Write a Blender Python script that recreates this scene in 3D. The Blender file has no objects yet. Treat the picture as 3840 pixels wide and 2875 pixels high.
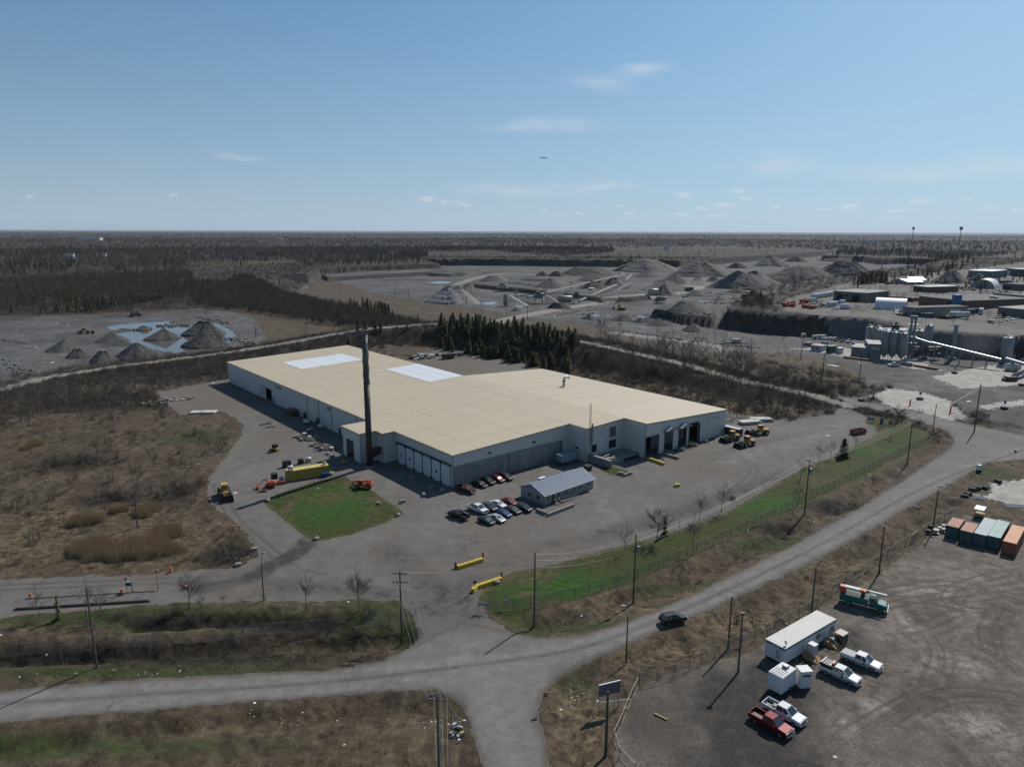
import bpy, math, random
import numpy as np
from mathutils import Vector, Matrix
random.seed(7)
rng = np.random.default_rng(11)
sc = bpy.context.scene
COL = sc.collection
R = math.radians
AF = .8                           # survey-wide albedo scale for the chosen exposure
sca = lambda c, f=None: tuple(v * (AF if f is None else f) for v in c)
# ------------------------------------------------------------------ camera survey
HC = 65.0                         # drone height above the yard (m)
FPX, CX, CY = 2661.0, 1920.0, 1437.5
PITCH = math.atan((CY - 866.0) / FPX)
ROLL = -0.0031
WIN = {'A': (740, 1400, .3617), 'B': (1400, 1400, .3617), 'C': (2100, 1400, .3617), 'D': (2840, 1400, .4521),
       'E': (0, 2000, .5283), 'F': (0, 0, 1.736), 'S': (900, 1900, .5889), 'T': (1700, 1900, .5889),
       'H': (2600, 1900, .5888), 'I': (0, 840, .4521), 'P': (3200, 1180, .20796), 'J': (800, 840, .4521), 'K': (1600, 840, .4521),
       'L': (2300, 840, .4521), 'M': (2840, 840, .4521), 'N': (3300, 960, .2441), 'O': (0, 1400, .4521)}

def G(w, x, y, z=0.0):
    """survey mark read off sheet w -> world point at height z"""
    ox, oy, s = WIN[w]
    u = ox + x * s - CX; v = oy + y * s - CY
    c, s_ = math.cos(ROLL), math.sin(ROLL)
    u, v = u * c + v * s_, -u * s_ + v * c
    t = (HC - z) / (FPX * math.sin(PITCH) + v * math.cos(PITCH))
    return Vector((u * t, (FPX * math.cos(PITCH) - v * math.sin(PITCH)) * t, z))

def HT(w, x, y0, y1, z=0.0):
    """height of an upright thing whose foot is at y0 and top at y1"""
    b = G(w, x, y0, z); ox, oy, s = WIN[w]
    lo, hi = -5.0, 120.0
    for _ in range(40):
        m = (lo + hi) / 2
        zc = b.y * math.cos(PITCH) + (HC - z - m) * math.sin(PITCH)
        v = FPX * ((HC - z - m) * math.cos(PITCH) - b.y * math.sin(PITCH)) / zc
        if CY + v > oy + y1 * s: lo = m
        else: hi = m
    return lo

# ------------------------------------------------------------------ materials
def mat(name, col, rough=.7, metal=0.0, noise=0.0, scale=1.0, spec=.5, coat=0.0, bump=0.0, emit=None, stripe=None):
    col = sca(col); m = bpy.data.materials.new(name); m.use_nodes = True
    nt = m.node_tree; b = nt.nodes['Principled BSDF']
    b.inputs['Base Color'].default_value = (*col, 1); b.inputs['Roughness'].default_value = rough
    b.inputs['Metallic'].default_value = metal; b.inputs['Specular IOR Level'].default_value = spec
    b.inputs['Coat Weight'].default_value = coat; b.inputs['Coat Roughness'].default_value = .05
    if noise:
        tc = nt.nodes.new('ShaderNodeTexCoord'); n = nt.nodes.new('ShaderNodeTexNoise')
        n.inputs['Scale'].default_value = scale; n.inputs['Detail'].default_value = 6; n.inputs['Roughness'].default_value = .65
        nt.links.new(tc.outputs['Object'], n.inputs['Vector'])
        mr = nt.nodes.new('ShaderNodeMapRange'); mr.inputs[1].default_value = .25; mr.inputs[2].default_value = .75
        mr.inputs[3].default_value = 1 - noise; mr.inputs[4].default_value = 1 + noise
        nt.links.new(n.outputs['Fac'], mr.inputs[0])
        vm = nt.nodes.new('ShaderNodeVectorMath'); vm.operation = 'SCALE'; vm.inputs[0].default_value = col
        nt.links.new(mr.outputs[0], vm.inputs['Scale']); nt.links.new(vm.outputs[0], b.inputs['Base Color'])
        if bump:
            bp = nt.nodes.new('ShaderNodeBump'); bp.inputs['Strength'].default_value = bump; bp.inputs['Distance'].default_value = .05
            nt.links.new(n.outputs['Fac'], bp.inputs['Height']); nt.links.new(bp.outputs[0], b.inputs['Normal'])
    if stripe:                      # corrugation: (axis, period) as a real bump across the sheet
        tc = nt.nodes.new('ShaderNodeTexCoord'); sx = nt.nodes.new('ShaderNodeSeparateXYZ')
        nt.links.new(tc.outputs['Object'], sx.inputs[0])
        mm = nt.nodes.new('ShaderNodeMath'); mm.operation = 'MULTIPLY'; mm.inputs[1].default_value = 2 * math.pi / stripe[1]
        nt.links.new(sx.outputs[stripe[0]], mm.inputs[0])
        sn = nt.nodes.new('ShaderNodeMath'); sn.operation = 'SINE'; nt.links.new(mm.outputs[0], sn.inputs[0])
        bp = nt.nodes.new('ShaderNodeBump'); bp.inputs['Strength'].default_value = stripe[2] if len(stripe) > 2 else .6; bp.inputs['Distance'].default_value = .06
        nt.links.new(sn.outputs[0], bp.inputs['Height']); nt.links.new(bp.outputs[0], b.inputs['Normal'])
    if emit:
        b.inputs['Emission Color'].default_value = (*emit[0], 1); b.inputs['Emission Strength'].default_value = emit[1]
    return m
_mc = {}
def M(name, *a, **k):
    if name not in _mc: _mc[name] = mat(name, *a, **k)
    return _mc[name]

# ------------------------------------------------------------------ mesh builder
class MB:
    def __init__(s): s.v = []; s.f = []; s.m = []; s.sm = []; s.cur = 0; s.smooth = False
    def add(s, vs, fs):
        o = len(s.v); s.v += [tuple(p) for p in vs]
        for f in fs: s.f.append([i + o for i in f]); s.m.append(s.cur); s.sm.append(s.smooth)
        return s
    def box(s, x0, y0, z0, x1, y1, z1, top=None, T=None):
        """box between two corners; top=(dx,dy) shrinks the top; T a Matrix"""
        dx, dy = top or (0, 0)
        vs = [(x0, y0, z0), (x1, y0, z0), (x1, y1, z0), (x0, y1, z0), (x0 + dx, y0 + dy, z1), (x1 - dx, y0 + dy, z1), (x1 - dx, y1 - dy, z1), (x0 + dx, y1 - dy, z1)]
        if T: vs = [T @ Vector(p) for p in vs]
        return s.add(vs, [(3, 2, 1, 0), (4, 5, 6, 7), (0, 1, 5, 4), (1, 2, 6, 5), (2, 3, 7, 6), (3, 0, 4, 7)])
    def bbox(s, x0, y0, z0, x1, y1, z1, b=.05, T=None):
        """box with chamfered vertical and top edges"""
        pl = [(x0 + b, y0), (x1 - b, y0), (x1, y0 + b), (x1, y1 - b), (x1 - b, y1), (x0 + b, y1), (x0, y1 - b), (x0, y0 + b)]
        cx, cy = (x0 + x1) / 2, (y0 + y1) / 2
        k = [(cx + (x - cx) * (1 - 2 * b / max(x1 - x0, 1e-6)), cy + (y - cy) * (1 - 2 * b / max(y1 - y0, 1e-6))) for x, y in pl]
        vs = [(x, y, z0) for x, y in pl] + [(x, y, z1 - b) for x, y in pl] + [(x, y, z1) for x, y in k]
        if T: vs = [T @ Vector(p) for p in vs]
        fs = [tuple(range(7, -1, -1)), tuple(range(16, 24))]
        for r in (0, 8): fs += [(r + i, r + (i + 1) % 8, r + 8 + (i + 1) % 8, r + 8 + i) for i in range(8)]
        return s.add(vs, fs)
    def prism(s, poly, z0, z1, ztop=None):
        n = len(poly); zt = ztop or (lambda x, y: z1)
        vs = [(x, y, z0) for x, y in poly] + [(x, y, zt(x, y)) for x, y in poly]
        fs = [tuple(range(n - 1, -1, -1)), tuple(range(n, 2 * n))] + [(i, (i + 1) % n, n + (i + 1) % n, n + i) for i in range(n)]
        return s.add(vs, fs)
    def side(s, prof, y0, y1, b=0.0, T=None):
        """extrude a side profile [(x,z)] (counter-clockwise seen from -y) between y0 and y1, edges chamfered by b"""
        n = len(prof); cx = sum(p[0] for p in prof) / n; cz = sum(p[1] for p in prof) / n
        W = max(p[0] for p in prof) - min(p[0] for p in prof); Hh = max(p[1] for p in prof) - min(p[1] for p in prof)
        sh = lambda: [(cx + (x - cx) * (1 - 2 * b / W), cz + (z - cz) * (1 - 2 * b / Hh)) for x, z in prof]
        rings = [(y0, prof), (y1, prof)] if not b else [(y0, sh()), (y0 + b, prof), (y1 - b, prof), (y1, sh())]
        vs = [(x, y, z) for y, pr in rings for x, z in pr]
        if T: vs = [T @ Vector(p) for p in vs]
        fs = [tuple(range(n)), tuple(range(len(vs) - 1, len(vs) - n - 1, -1))]
        for r in range(len(rings) - 1): fs += [(r * n + i, (r + 1) * n + i, (r + 1) * n + (i + 1) % n, r * n + (i + 1) % n) for i in range(n)]
        return s.add(vs, fs)
    def tube(s, p0, p1, r0, r1=None, n=6, caps=True):
        p0 = Vector(p0); p1 = Vector(p1); r1 = r0 if r1 is None else r1
        d = (p1 - p0)
        if d.length < 1e-6: return s
        d.normalize(); a = d.orthogonal().normalized(); b = d.cross(a)
        vs = []
        for p, r in ((p0, r0), (p1, r1)):
            for i in range(n):
                t = 2 * math.pi * i / n; vs.append(p + a * (math.cos(t) * r) + b * (math.sin(t) * r))
        fs = [(i, (i + 1) % n, n + (i + 1) % n, n + i) for i in range(n)]
        if caps: fs += [tuple(range(n - 1, -1, -1)), tuple(range(n, 2 * n))]
        return s.add(vs, fs)
    def path(s, pts, r, n=5):
        for a, b in zip(pts[:-1], pts[1:]): s.tube(a, b, r, r, n)
        return s
    def lathe(s, prof, n=12, c=(0, 0), T=None):
        vs = []
        for r, z in prof:
            for i in range(n):
                t = 2 * math.pi * i / n; vs.append((c[0] + r * math.cos(t), c[1] + r * math.sin(t), z))
        if T: vs = [T @ Vector(p) for p in vs]
        fs = []
        for k in range(len(prof) - 1): fs += [(k * n + i, k * n + (i + 1) % n, (k + 1) * n + (i + 1) % n, (k + 1) * n + i) for i in range(n)]
        fs += [tuple(range(n - 1, -1, -1)), tuple(range((len(prof) - 1) * n, len(prof) * n))]
        return s.add(vs, fs)
    def mesh(s, name, mats):
        me = bpy.data.meshes.new(name); me.from_pydata(s.v, [], s.f)
        for m in (mats if isinstance(mats, (list, tuple)) else [mats]): me.materials.append(m)
        me.polygons.foreach_set('material_index', s.m); me.polygons.foreach_set('use_smooth', s.sm); me.update()
        return me
    def build(s, name, mats, parent=None, loc=None, rz=0):
        return put(name, s.mesh(name, mats), parent, loc, rz)

def put(name, me, parent=None, loc=None, rz=0):
    o = bpy.data.objects.new(name, me); COL.objects.link(o)
    if parent: o.parent = parent
    if loc is not None: o.location = loc
    if rz: o.rotation_euler.z = rz
    return o
def tag(o, label=None, cat=None, group=None, kind=None):
    if label: o['label'] = label
    if cat: o['category'] = cat
    if group: o['group'] = group
    if kind: o['kind'] = kind
    return o
def thing(name, label, cat, loc=(0, 0, 0), rz=0, group=None, scale=None):
    o = bpy.data.objects.new(name, None); o.empty_display_size = .5; COL.objects.link(o)
    o.location = loc; o.rotation_euler.z = rz
    if scale: o.scale = (scale,) * 3
    return tag(o, label, cat, group)
def dup(o, parent=None):
    c = o.copy(); COL.objects.link(c)
    if parent: c.parent = parent
    for ch in list(o.children): dup(ch, c)
    return c
def clone(o, loc, rz=0, label=None, group=None, scale=None):
    c = dup(o); c.location = loc; c.rotation_euler.z = rz
    if label: c['label'] = label
    if group: c['group'] = group
    if scale: c.scale = (scale,) * 3 if not isinstance(scale, tuple) else scale
    return c
def heading(a, b): return math.atan2(b.y - a.y, b.x - a.x)
# ------------------------------------------------------------------ terrain fields
def hash2(ix, iy, seed):
    h = (ix.astype(np.int64) * 374761393 + iy.astype(np.int64) * 668265263 + seed * 1442695041) & 0x7fffffff
    h = ((h ^ (h >> 13)) * 1274126177) & 0x7fffffff
    return ((h ^ (h >> 16)) & 0xffff) / 65535.0
def vnoise(x, y, seed=0):
    ix = np.floor(x); iy = np.floor(y); fx = x - ix; fy = y - iy
    fx = fx * fx * (3 - 2 * fx); fy = fy * fy * (3 - 2 * fy)
    a = hash2(ix, iy, seed); b = hash2(ix + 1, iy, seed); c = hash2(ix, iy + 1, seed); d = hash2(ix + 1, iy + 1, seed)
    return (a * (1 - fx) + b * fx) * (1 - fy) + (c * (1 - fx) + d * fx) * fy
def fbm(x, y, s, seed=0, oc=4):
    t = 0; amp = .5; tot = 0
    for k in range(oc):
        t = t + amp * vnoise(x / s, y / s, seed + k * 17); tot += amp; amp *= .55; s /= 2.1
    return t / tot
def sdist(X, Y, poly):
    """signed distance to polygon, positive inside; far cells get -60"""
    P = np.array([(p[0], p[1]) for p in poly]); out = np.full(X.shape, -60.0)
    x0, y0 = P.min(0) - 60; x1, y1 = P.max(0) + 60
    k = np.where((X > x0) & (X < x1) & (Y > y0) & (Y < y1))[0]
    if not len(k): return out
    x = X[k]; y = Y[k]; d2 = np.full(x.shape, 1e12); ins = np.zeros(x.shape, bool)
    for i in range(len(P)):
        a = P[i]; b = P[(i + 1) % len(P)]; e = b - a; L = e @ e + 1e-12
        t = np.clip(((x - a[0]) * e[0] + (y - a[1]) * e[1]) / L, 0, 1)
        d2 = np.minimum(d2, (x - a[0] - t * e[0]) ** 2 + (y - a[1] - t * e[1]) ** 2)
        c = ((a[1] > y) != (b[1] > y))
        if c.any() and a[1] != b[1]: ins ^= c & (x < (b[0] - a[0]) * (y - a[1]) / (b[1] - a[1]) + a[0])
    out[k] = np.sqrt(d2) * np.where(ins, 1, -1)
    return out
def ldist(X, Y, line, far=80):
    """distance to polyline and interpolated extra values"""
    P = np.array([tuple(p) for p in line], float); n = P.shape[1] - 2
    d = np.full(X.shape, 1e6); vals = np.zeros((n,) + X.shape)
    x0, y0 = P[:, :2].min(0) - far; x1, y1 = P[:, :2].max(0) + far
    k = np.where((X > x0) & (X < x1) & (Y > y0) & (Y < y1))[0]; x = X[k]; y = Y[k]
    dk = np.full(x.shape, 1e6); vk = np.zeros((n,) + x.shape)
    for i in range(len(P) - 1):
        a = P[i]; b = P[i + 1]; e = b[:2] - a[:2]; L = e @ e + 1e-12
        t = np.clip(((x - a[0]) * e[0] + (y - a[1]) * e[1]) / L, 0, 1)
        q = np.sqrt((x - a[0] - t * e[0]) ** 2 + (y - a[1] - t * e[1]) ** 2)
        m = q < dk; dk = np.where(m, q, dk)
        for j in range(n): vk[j] = np.where(m, a[2 + j] + t * (b[2 + j] - a[2 + j]), vk[j])
    d[k] = dk
    for j in range(n): vals[j][k] = vk[j]
    return d, vals
sst = lambda a, b, x: (lambda t: t * t * (3 - 2 * t))(np.clip((x - a) / (b - a), 0, 1))
def PL(s, w='F', z=0.0):
    """'x,y x,y ...' marks -> ground points"""
    return [G(w, *map(float, q.split(',')), z) for q in s.split()]

PLAT = 13.0
# low ground: the worked-out quarry and the yards; everything past its rim is natural ground, PLAT higher
LOW = [Vector((-900, -50, 0)), Vector((-1200, 300, 0))] + PL('-300,700 60,690 250,682 400,674 470,668 560,655 640,640 660,620') \
    + PL('900,425 1200,404 1500,390 1900,372', 'J', 5.0) + PL('0,352 400,347 800,347 1100,352 1500,352 2000,345', 'K') \
    + PL('540,352 900,318 1250,290 1500,268 1800,243', 'L') + PL('510,290 850,300 1000,318 1180,312 1500,322', 'M') \
    + PL('1400,350 1290,392 1000,425 720,500 420,520 300,545', 'M') + PL('1260,640', 'L', 6) + PL('900,700', 'L', 6) \
    + PL('822,852 1300,908 1560,918 2060,945', 'L') + PL('1150,1050 1700,1095 2300,1135 2900,1180', 'M') + [Vector((700, 100, 0)), Vector((700, -50, 0))]
BENCHES = [(PL('940,487 1200,467 1500,447 1900,422 2060,438', 'J') + PL('100,345 -500,352', 'K', 5) + PL('1200,402 880,425', 'J', 5), 5.0),
           (PL('298,768 560,818 840,850', 'L') + PL('860,700 480,650 330,680', 'L', 7), 7.0),
           (PL('1120,602 1400,640 1700,642 1860,615', 'K') + PL('1780,560 1500,530 1140,548', 'K', 3), 4.0),
           (PL('500,294 720,302 900,292', 'M') + PL('900,268 700,268 520,268', 'M', 7), 7.0), (PL('690,462 840,472 1000,474', 'K') + PL('1000,452 700,446', 'K', 3), 3.0), (PL('0,434 200,444 330,424', 'K') + PL('320,402 100,402 0,404', 'K', 4), 4.5),
           (PL('375,532 700,562 1000,592', 'K') + PL('1010,545 640,500 380,500', 'K', 3), 4.5)]
BERM = [(*G('F', x, y, z).xy, z, w) for x, y, z, w in ((-120, 880, 2.5, 7), (0, 850, 2.5, 6), (100, 822, 3, 6), (250, 797, 3.2, 6), (470, 769, 3.6, 6), (600, 748, 4.5, 6), (720, 725, 5.5, 7), (800, 712, 6.5, 8),
        (935, 701, 8, 11), (1100, 713, 9, 15), (1262, 739, 8.5, 15), (1325, 752, 7.5, 13), (1481, 786, 5, 10), (1611, 822, 3, 8), (1768, 854, .8, 6), (1830, 873, 0, 5))]
DITCH = [PL('-40,1425 200,1415 420,1400 620,1388 800,1385 870,1378'), PL('1150,1348 1280,1325 1450,1262 1640,1175 1800,1095 1960,1000 2030,950'),
         PL('-40,1635 300,1580 600,1552 850,1535 960,1530'), PL('1230,1470 1330,1430 1500,1375 1640,1305 1800,1230 1950,1150 2060,1080'), PL('300,1352 420,1346 560,1338 650,1346 770,1336')]
HUMPS = [(PL('1690,760 1860,800 1890,848 1800,862 1700,835 1600,790'), 3.5, 9.0), (PL('2075,900 2150,885 2212,890 2230,925 2120,915'), 1.5, 5.0)]
def height(X, Y):
    n1 = fbm(X, Y, 30, 3); n2 = fbm(X, Y, 9, 5)
    d = -sdist(X, Y, LOW)
    far = (np.abs(X) > 690) | (Y > 1500)
    wd = np.where((X < -150) & (Y < 900), 55.0, 7.0); wd = np.where((X > 60) & (Y < 560), 11.0, wd)
    h = PLAT * sst(0, 1, (d + (n2 - .5) * np.where((X > 60) & (Y < 620), 2.5, 6) * (wd < 20)) / wd)
    h = np.where(d >= 59.9, PLAT, h)
    h = h * (1 - .62 * (1 - sst(-260, -60, X)) * (1 - sst(650, 1000, Y)))
    h = h + np.where(d > 10, (n1 - .5) * 5 * sst(10, 60, d), 0)
    for poly, z in BENCHES:
        b = sdist(X, Y, poly); h = np.maximum(h, z * sst(-1, 3.5, b + (n2 - .5) * 1.2))
    bd, (bz, bw) = ldist(X, Y, BERM)
    h = np.maximum(h, bz * (1 - sst(0, 1, (bd + (n2 - .5) * 5 - bw) / (9 + bz * .6))))
    for poly, z, w in HUMPS:
        h = np.maximum(h, z * sst(0, w, sdist(X, Y, poly) + (n2 - .5) * 3))
    for ln, dp_, w_ in zip(DITCH, (2.0, 1.3, 1.2, 1.2, 1.5), (2.3, 2.4, 2.6, 2.6, 2.0)):
        q, _ = ldist(X, Y, ln, 20); h = h - dp_ * np.exp(-((q + (n2 - .5) * 1.2) / w_) ** 2)
    return h
def hz(x, y):
    return float(height(np.array([float(x)]), np.array([float(y)]))[0])
def drop(p, dz=0.0): return Vector((p.x, p.y, hz(p.x, p.y) + dz))

# ------------------------------------------------------------------ zones
YARD = PL('-60,1262 150,1252 300,1246 430,1236 520,1229 553,1207 552,1185 520,1140 465,1102 446,1066 455,1030 490,986 520,946 527,926 505,906 480,894 440,896 385,902 345,864 330,850 420,836 500,822 640,800 870,790 900,764 960,757 1090,772 1160,797 1570,886 1600,893 1700,905 1800,890 1812,878 1835,880 1862,890 1890,925 1895,932 1860,950 1800,985 1740,1005 1690,1035 1640,1065 1560,1110 1480,1140 1400,1165 1300,1190 1200,1220 1110,1236 1088,1247 1066,1262 1045,1275 1040,1300 1060,1332 1110,1367 1160,1380 1260,1400 1150,1440 950,1440 870,1412 906,1372 903,1350 890,1322 860,1301 790,1297 700,1300 560,1302 440,1306 330,1311 150,1326 -60,1348')
ROAD = PL('-60,1506 200,1480 450,1463 700,1450 830,1428 905,1392 1000,1340 1150,1376 1260,1370 1340,1345 1420,1315 1550,1255 1700,1180 1850,1095 1950,1032 2010,990 2050,962 2062,948 2040,925 1950,893 1830,868 1800,852 1840,858 2000,888 2100,912 2300,952 2300,1000 2212,986 2130,993 2060,1035 1950,1098 1850,1158 1700,1237 1560,1302 1400,1372 1340,1397 1280,1422 1200,1462 1177,1490 1166,1540 1180,1600 1200,1700 1060,1700 1020,1570 1002,1530 977,1502 945,1490 850,1495 600,1513 300,1541 -60,1573')
LAWN1 = PL('1045,1275 1066,1262 1088,1247 1110,1236 1200,1220 1300,1190 1400,1165 1480,1140 1560,1110 1640,1065 1690,1035 1740,1005 1800,985 1860,950 1895,932 1935,905 1985,920 2020,938 2010,950 1900,1012 1740,1087 1560,1165 1375,1255 1250,1295 1160,1320 1110,1350 1060,1330 1040,1300')
LAWN2 = PL('600,1070 690,1040 745,1032 800,1060 860,1100 872,1111 832,1131 760,1156 685,1172 664,1164 570,1090')
LAWN3 = PL('1292,1012 1310,1002 1352,1014 1368,1022 1340,1028 1316,1024'); LAWN4 = PL('1865,905 1885,893 1930,903 1925,915 1895,918')
LOT = PL('1310,1720 1335,1610 1372,1500 1388,1474 1480,1448 1600,1412 1690,1372 1760,1320 1860,1262 1960,1192 2030,1145 2090,1110 2212,1130 2320,1180 2500,1800')
QUARRY = PL('-300,704 60,692 250,686 400,678 470,672 545,690 575,735 520,752 440,776 250,806 100,832 -120,890')
PIT = [p for p in LOW[5:]][:-2] + PL('2300,940 2212,930 2080,905 1950,880 1840,856 1890,850 1860,800 1690,757 1480,760 1290,705') + PL('0,640', 'K') + PL('1800,640 1400,600 940,470', 'J')
ENTR = PL('1880,850 1920,835 1990,842 2050,860 2085,895 2060,905 1990,885 1925,875'); WHITE = [ENTR, PL('2010,808 2212,770 2300,790 2260,820 2070,834'), PL('1705,750 1800,745 1920,757 2010,775 2000,795 1850,772 1740,752'), PL('2110,870 2212,858 2212,868 2120,880')]
MUD = PL('1800,1000 1880,960 2000,905 2230,850 2400,1100 2212,1112 2020,1055 1870,1035', 'D')
ESTATE = PL('1860,600 2010,585 2212,560 2500,560 2500,720 2212,720 1990,712 1870,690 1690,668 1700,640', 'F', PLAT)
POND = PL('870,872 1000,848 1180,835 1390,820 1402,845 1340,868 1450,872 1540,855 1640,835 1780,836 1890,885 1948,935 1900,1000 1800,1052 1690,1046 1500,1078 1350,1072 1240,1056 1150,1012 1000,982 925,935 1090,908 1105,886 900,893', 'I')
HAUL = [(BERM, 3.3), ([tuple(p.xy) + (0,) for p in PL('0,980 300,900 700,780 1100,700 1500,640 1900,600 2200,540', 'K')[1:]] + [tuple(p.xy) + (0,) for p in PL('700,520 900,460 1050,420', 'L')], 7),
        ([tuple(p.xy) + (0,) for p in PL('-100,430 240,420 500,385 760,355 1000,330 1140,345 1100,355 900,330 600,330 0,335', 'I')], 3),
        ([tuple(p.xy) + (0,) for p in PL('240,505 360,460 540,420 640,410 900,415', 'K')], 6),
        ([tuple(p.xy) + (0,) for p in PL('900,1130 940,1030 700,980 400,945 0,900', 'L')[1:]], 5)]
def lin(pts): return [tuple(p.xy) for p in pts]

NA, TH = 960, R(50)
v = np.concatenate([np.linspace(3150, 2070, 90), np.linspace(2067, 330, 580), np.linspace(329.2, 166, 205), np.linspace(165.5, 80, 200), np.geomspace(79, 1.2, 62)])
rad = HC * FPX / v
rad[-1] = 60000
az = np.linspace(-TH, TH, NA)
RR, AA = np.meshgrid(rad, az, indexing='ij')
shape = RR.shape
X = (np.tan(AA) * RR).ravel(); Y = RR.ravel()
Z = height(X, Y)
nb = fbm(X, Y, 3.0, 21, 3) - .5; nm = fbm(X, Y, 14, 31) - .5; nl = fbm(X, Y, 60, 41) - .5
nf = vnoise(X * 1.3, Y * 1.3, 77) - .5
wob = nb * 1.6 + nf * .7
zone = np.zeros(X.shape, np.int8); edge = np.full(X.shape, 5.0)
mr = np.zeros(X.shape); mg = np.zeros(X.shape); mb = np.zeros(X.shape); ma = np.zeros(X.shape)
dlow = sdist(X, Y, LOW)
zone[(dlow < -4) | (Y > 1400) | (np.abs(X) > 650)] = 7
def setz(poly, k, wamp=1.0, bias=0.0):
    d = sdist(X, Y, poly) + wob * wamp + bias
    m = d > 0
    zone[m] = k; edge[m] = d[m]
    n = (~m) & (-d < edge) & (-d < 5); edge[n] = np.minimum(edge[n], -d[n])
    return d
dq = sdist(X, Y, PIT) + nm * 18
zone[(dq > 0) & (dlow > -3)] = 5
dq2 = setz(QUARRY, 5, 3); setz(ESTATE, 1, 2)
dw = [setz(w_, 9, 3) for w_ in WHITE]; zone[(zone == 9) & (Z > .25) & (Y > 300)] = 5
haul_d = np.full(X.shape, 99.0)
for ln, w_ in HAUL:
    q, _ = ldist(X, Y, ln if len(ln[0]) > 2 else [t + (0,) for t in ln]); d = w_ - q + wob * 1.2
    m = d > 0; zone[m] = 8; edge[m] = d[m]; haul_d = np.minimum(haul_d, q)
dy = setz(YARD, 1); dl = setz(LOT, 4, 1.5); dr = setz(ROAD, 2, .55); de = setz(ENTR, 9, 2); setz(MUD, 9, 4)
dl1 = setz(LAWN1, 3); dl2 = setz(LAWN2, 3, .3); setz(LAWN3, 3, .5); setz(LAWN4, 3)
dp = setz(POND, 6, .6)
Z = np.where(zone == 6, -.45, Z); Z = np.where((zone == 5) & (dp > -4), Z - .5 * sst(-4, 0, dp), Z)
# rough ground gets real relief
rough = (fbm(X, Y, 2.2, 61, 3) - .5)
amp = np.where(zone == 0, .7, np.where(zone == 7, 1.2, np.where(zone == 5, .5, np.where(zone == 3, .12, np.where(zone == 4, .05, .0))))) * sst(.2, 2.5, edge)
Z = Z + rough * amp
def blob(w, x, y, rx, ry, z=0.0):
    c = G(w, x, y, z); a = G(w, x + rx, y, z); b = G(w, x, y - ry, z)
    return np.exp(-(((X - c.x) / max(abs(a.x - c.x), .5)) ** 2 + ((Y - c.y) / max(abs(b.y - c.y), .5)) ** 2) ** 1.5)
g0 = zone == 0
cell = np.abs(np.gradient(rad))[np.arange(len(X)) // NA]; dn_ = -dlow; wd_ = np.where((X > 60) & (Y < 560), 11., 7.)
face = np.where(((X < -150) & (Y < 900)) | (dn_ > 59), 0, sst(-1.5 * cell - .5, -.8 * cell, dn_) * (1 - sst(wd_ + .2 * cell, wd_ + .9 * cell + 1, dn_)))  # at far cells it also darkens the floor, painting the wall's foot shadow
for P_, z_ in BENCHES: b_ = sdist(X, Y, P_); face = np.maximum(face, (b_ > -50) * sst(-.6 * cell - 2.5, -.5, b_) * (1 - sst(2.5, 4 + .6 * cell, b_)))
# verge and field greenery (r), tan straw (g), dark scrub soil and shade painted on the ditch banks (b), litter (a)
for a in (('F', 300, 1455, 420, 18), ('F', 60, 1610, 500, 30), ('O', 1650, 540, 260, 60), ('O', 1150, 290, 160, 25), ('F', 1230, 1348, 130, 16), ('F', 1500, 1262, 120, 14), ('F', 1700, 1165, 120, 16), ('F', 300, 1335, 450, 25), ('F', 800, 1330, 90, 40), ('F', 880, 1370, 30, 40), ('F', 480, 1430, 200, 8), ('F', 2130, 1010, 60, 20), ('F', 1250, 1480, 40, 40)):
    mr = np.maximum(mr, blob(*a))
for a in (('F', 300, 1185, 130, 40), ('F', 160, 1190, 70, 30), ('F', 120, 1130, 90, 30), ('F', 40, 1180, 60, 60), ('O', 1400, 1330, 160, 90), ('O', 1230, 1180, 120, 60), ('F', 1430, 1400, 120, 20), ('F', 1600, 1330, 120, 20), ('F', 1250, 1560, 60, 80), ('F', 1500, 1275, 90, 10), ('F', 1330, 1310, 100, 14), ('F', 1800, 1215, 100, 18), ('I', 1350, 330, 200, 20), ('J', 350, 400, 240, 40)):
    mg = np.maximum(mg, blob(*a))
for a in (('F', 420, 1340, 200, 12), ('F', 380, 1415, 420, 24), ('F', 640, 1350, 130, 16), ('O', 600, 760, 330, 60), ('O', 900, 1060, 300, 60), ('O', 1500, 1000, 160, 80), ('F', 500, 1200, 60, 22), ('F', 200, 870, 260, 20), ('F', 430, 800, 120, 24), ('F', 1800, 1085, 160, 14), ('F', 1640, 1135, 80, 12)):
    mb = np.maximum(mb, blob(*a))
for a in (('O', 1800, 560, 220, 120), ('O', 1650, 720, 200, 110), ('O', 1750, 1260, 160, 90), ('F', 530, 1190, 40, 26), ('F', 860, 1395, 50, 20), ('F', 960, 1560, 60, 60), ('F', 600, 1540, 400, 20), ('F', 1250, 1500, 60, 50), ('F', 300, 1460, 300, 20), ('F', 1650, 1340, 120, 16)):
    ma = np.maximum(ma, blob(*a))
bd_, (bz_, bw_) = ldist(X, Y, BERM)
mb = np.maximum(mb, np.where(g0, (1 - sst(10, 30, bd_)) * .9, 0))
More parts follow.
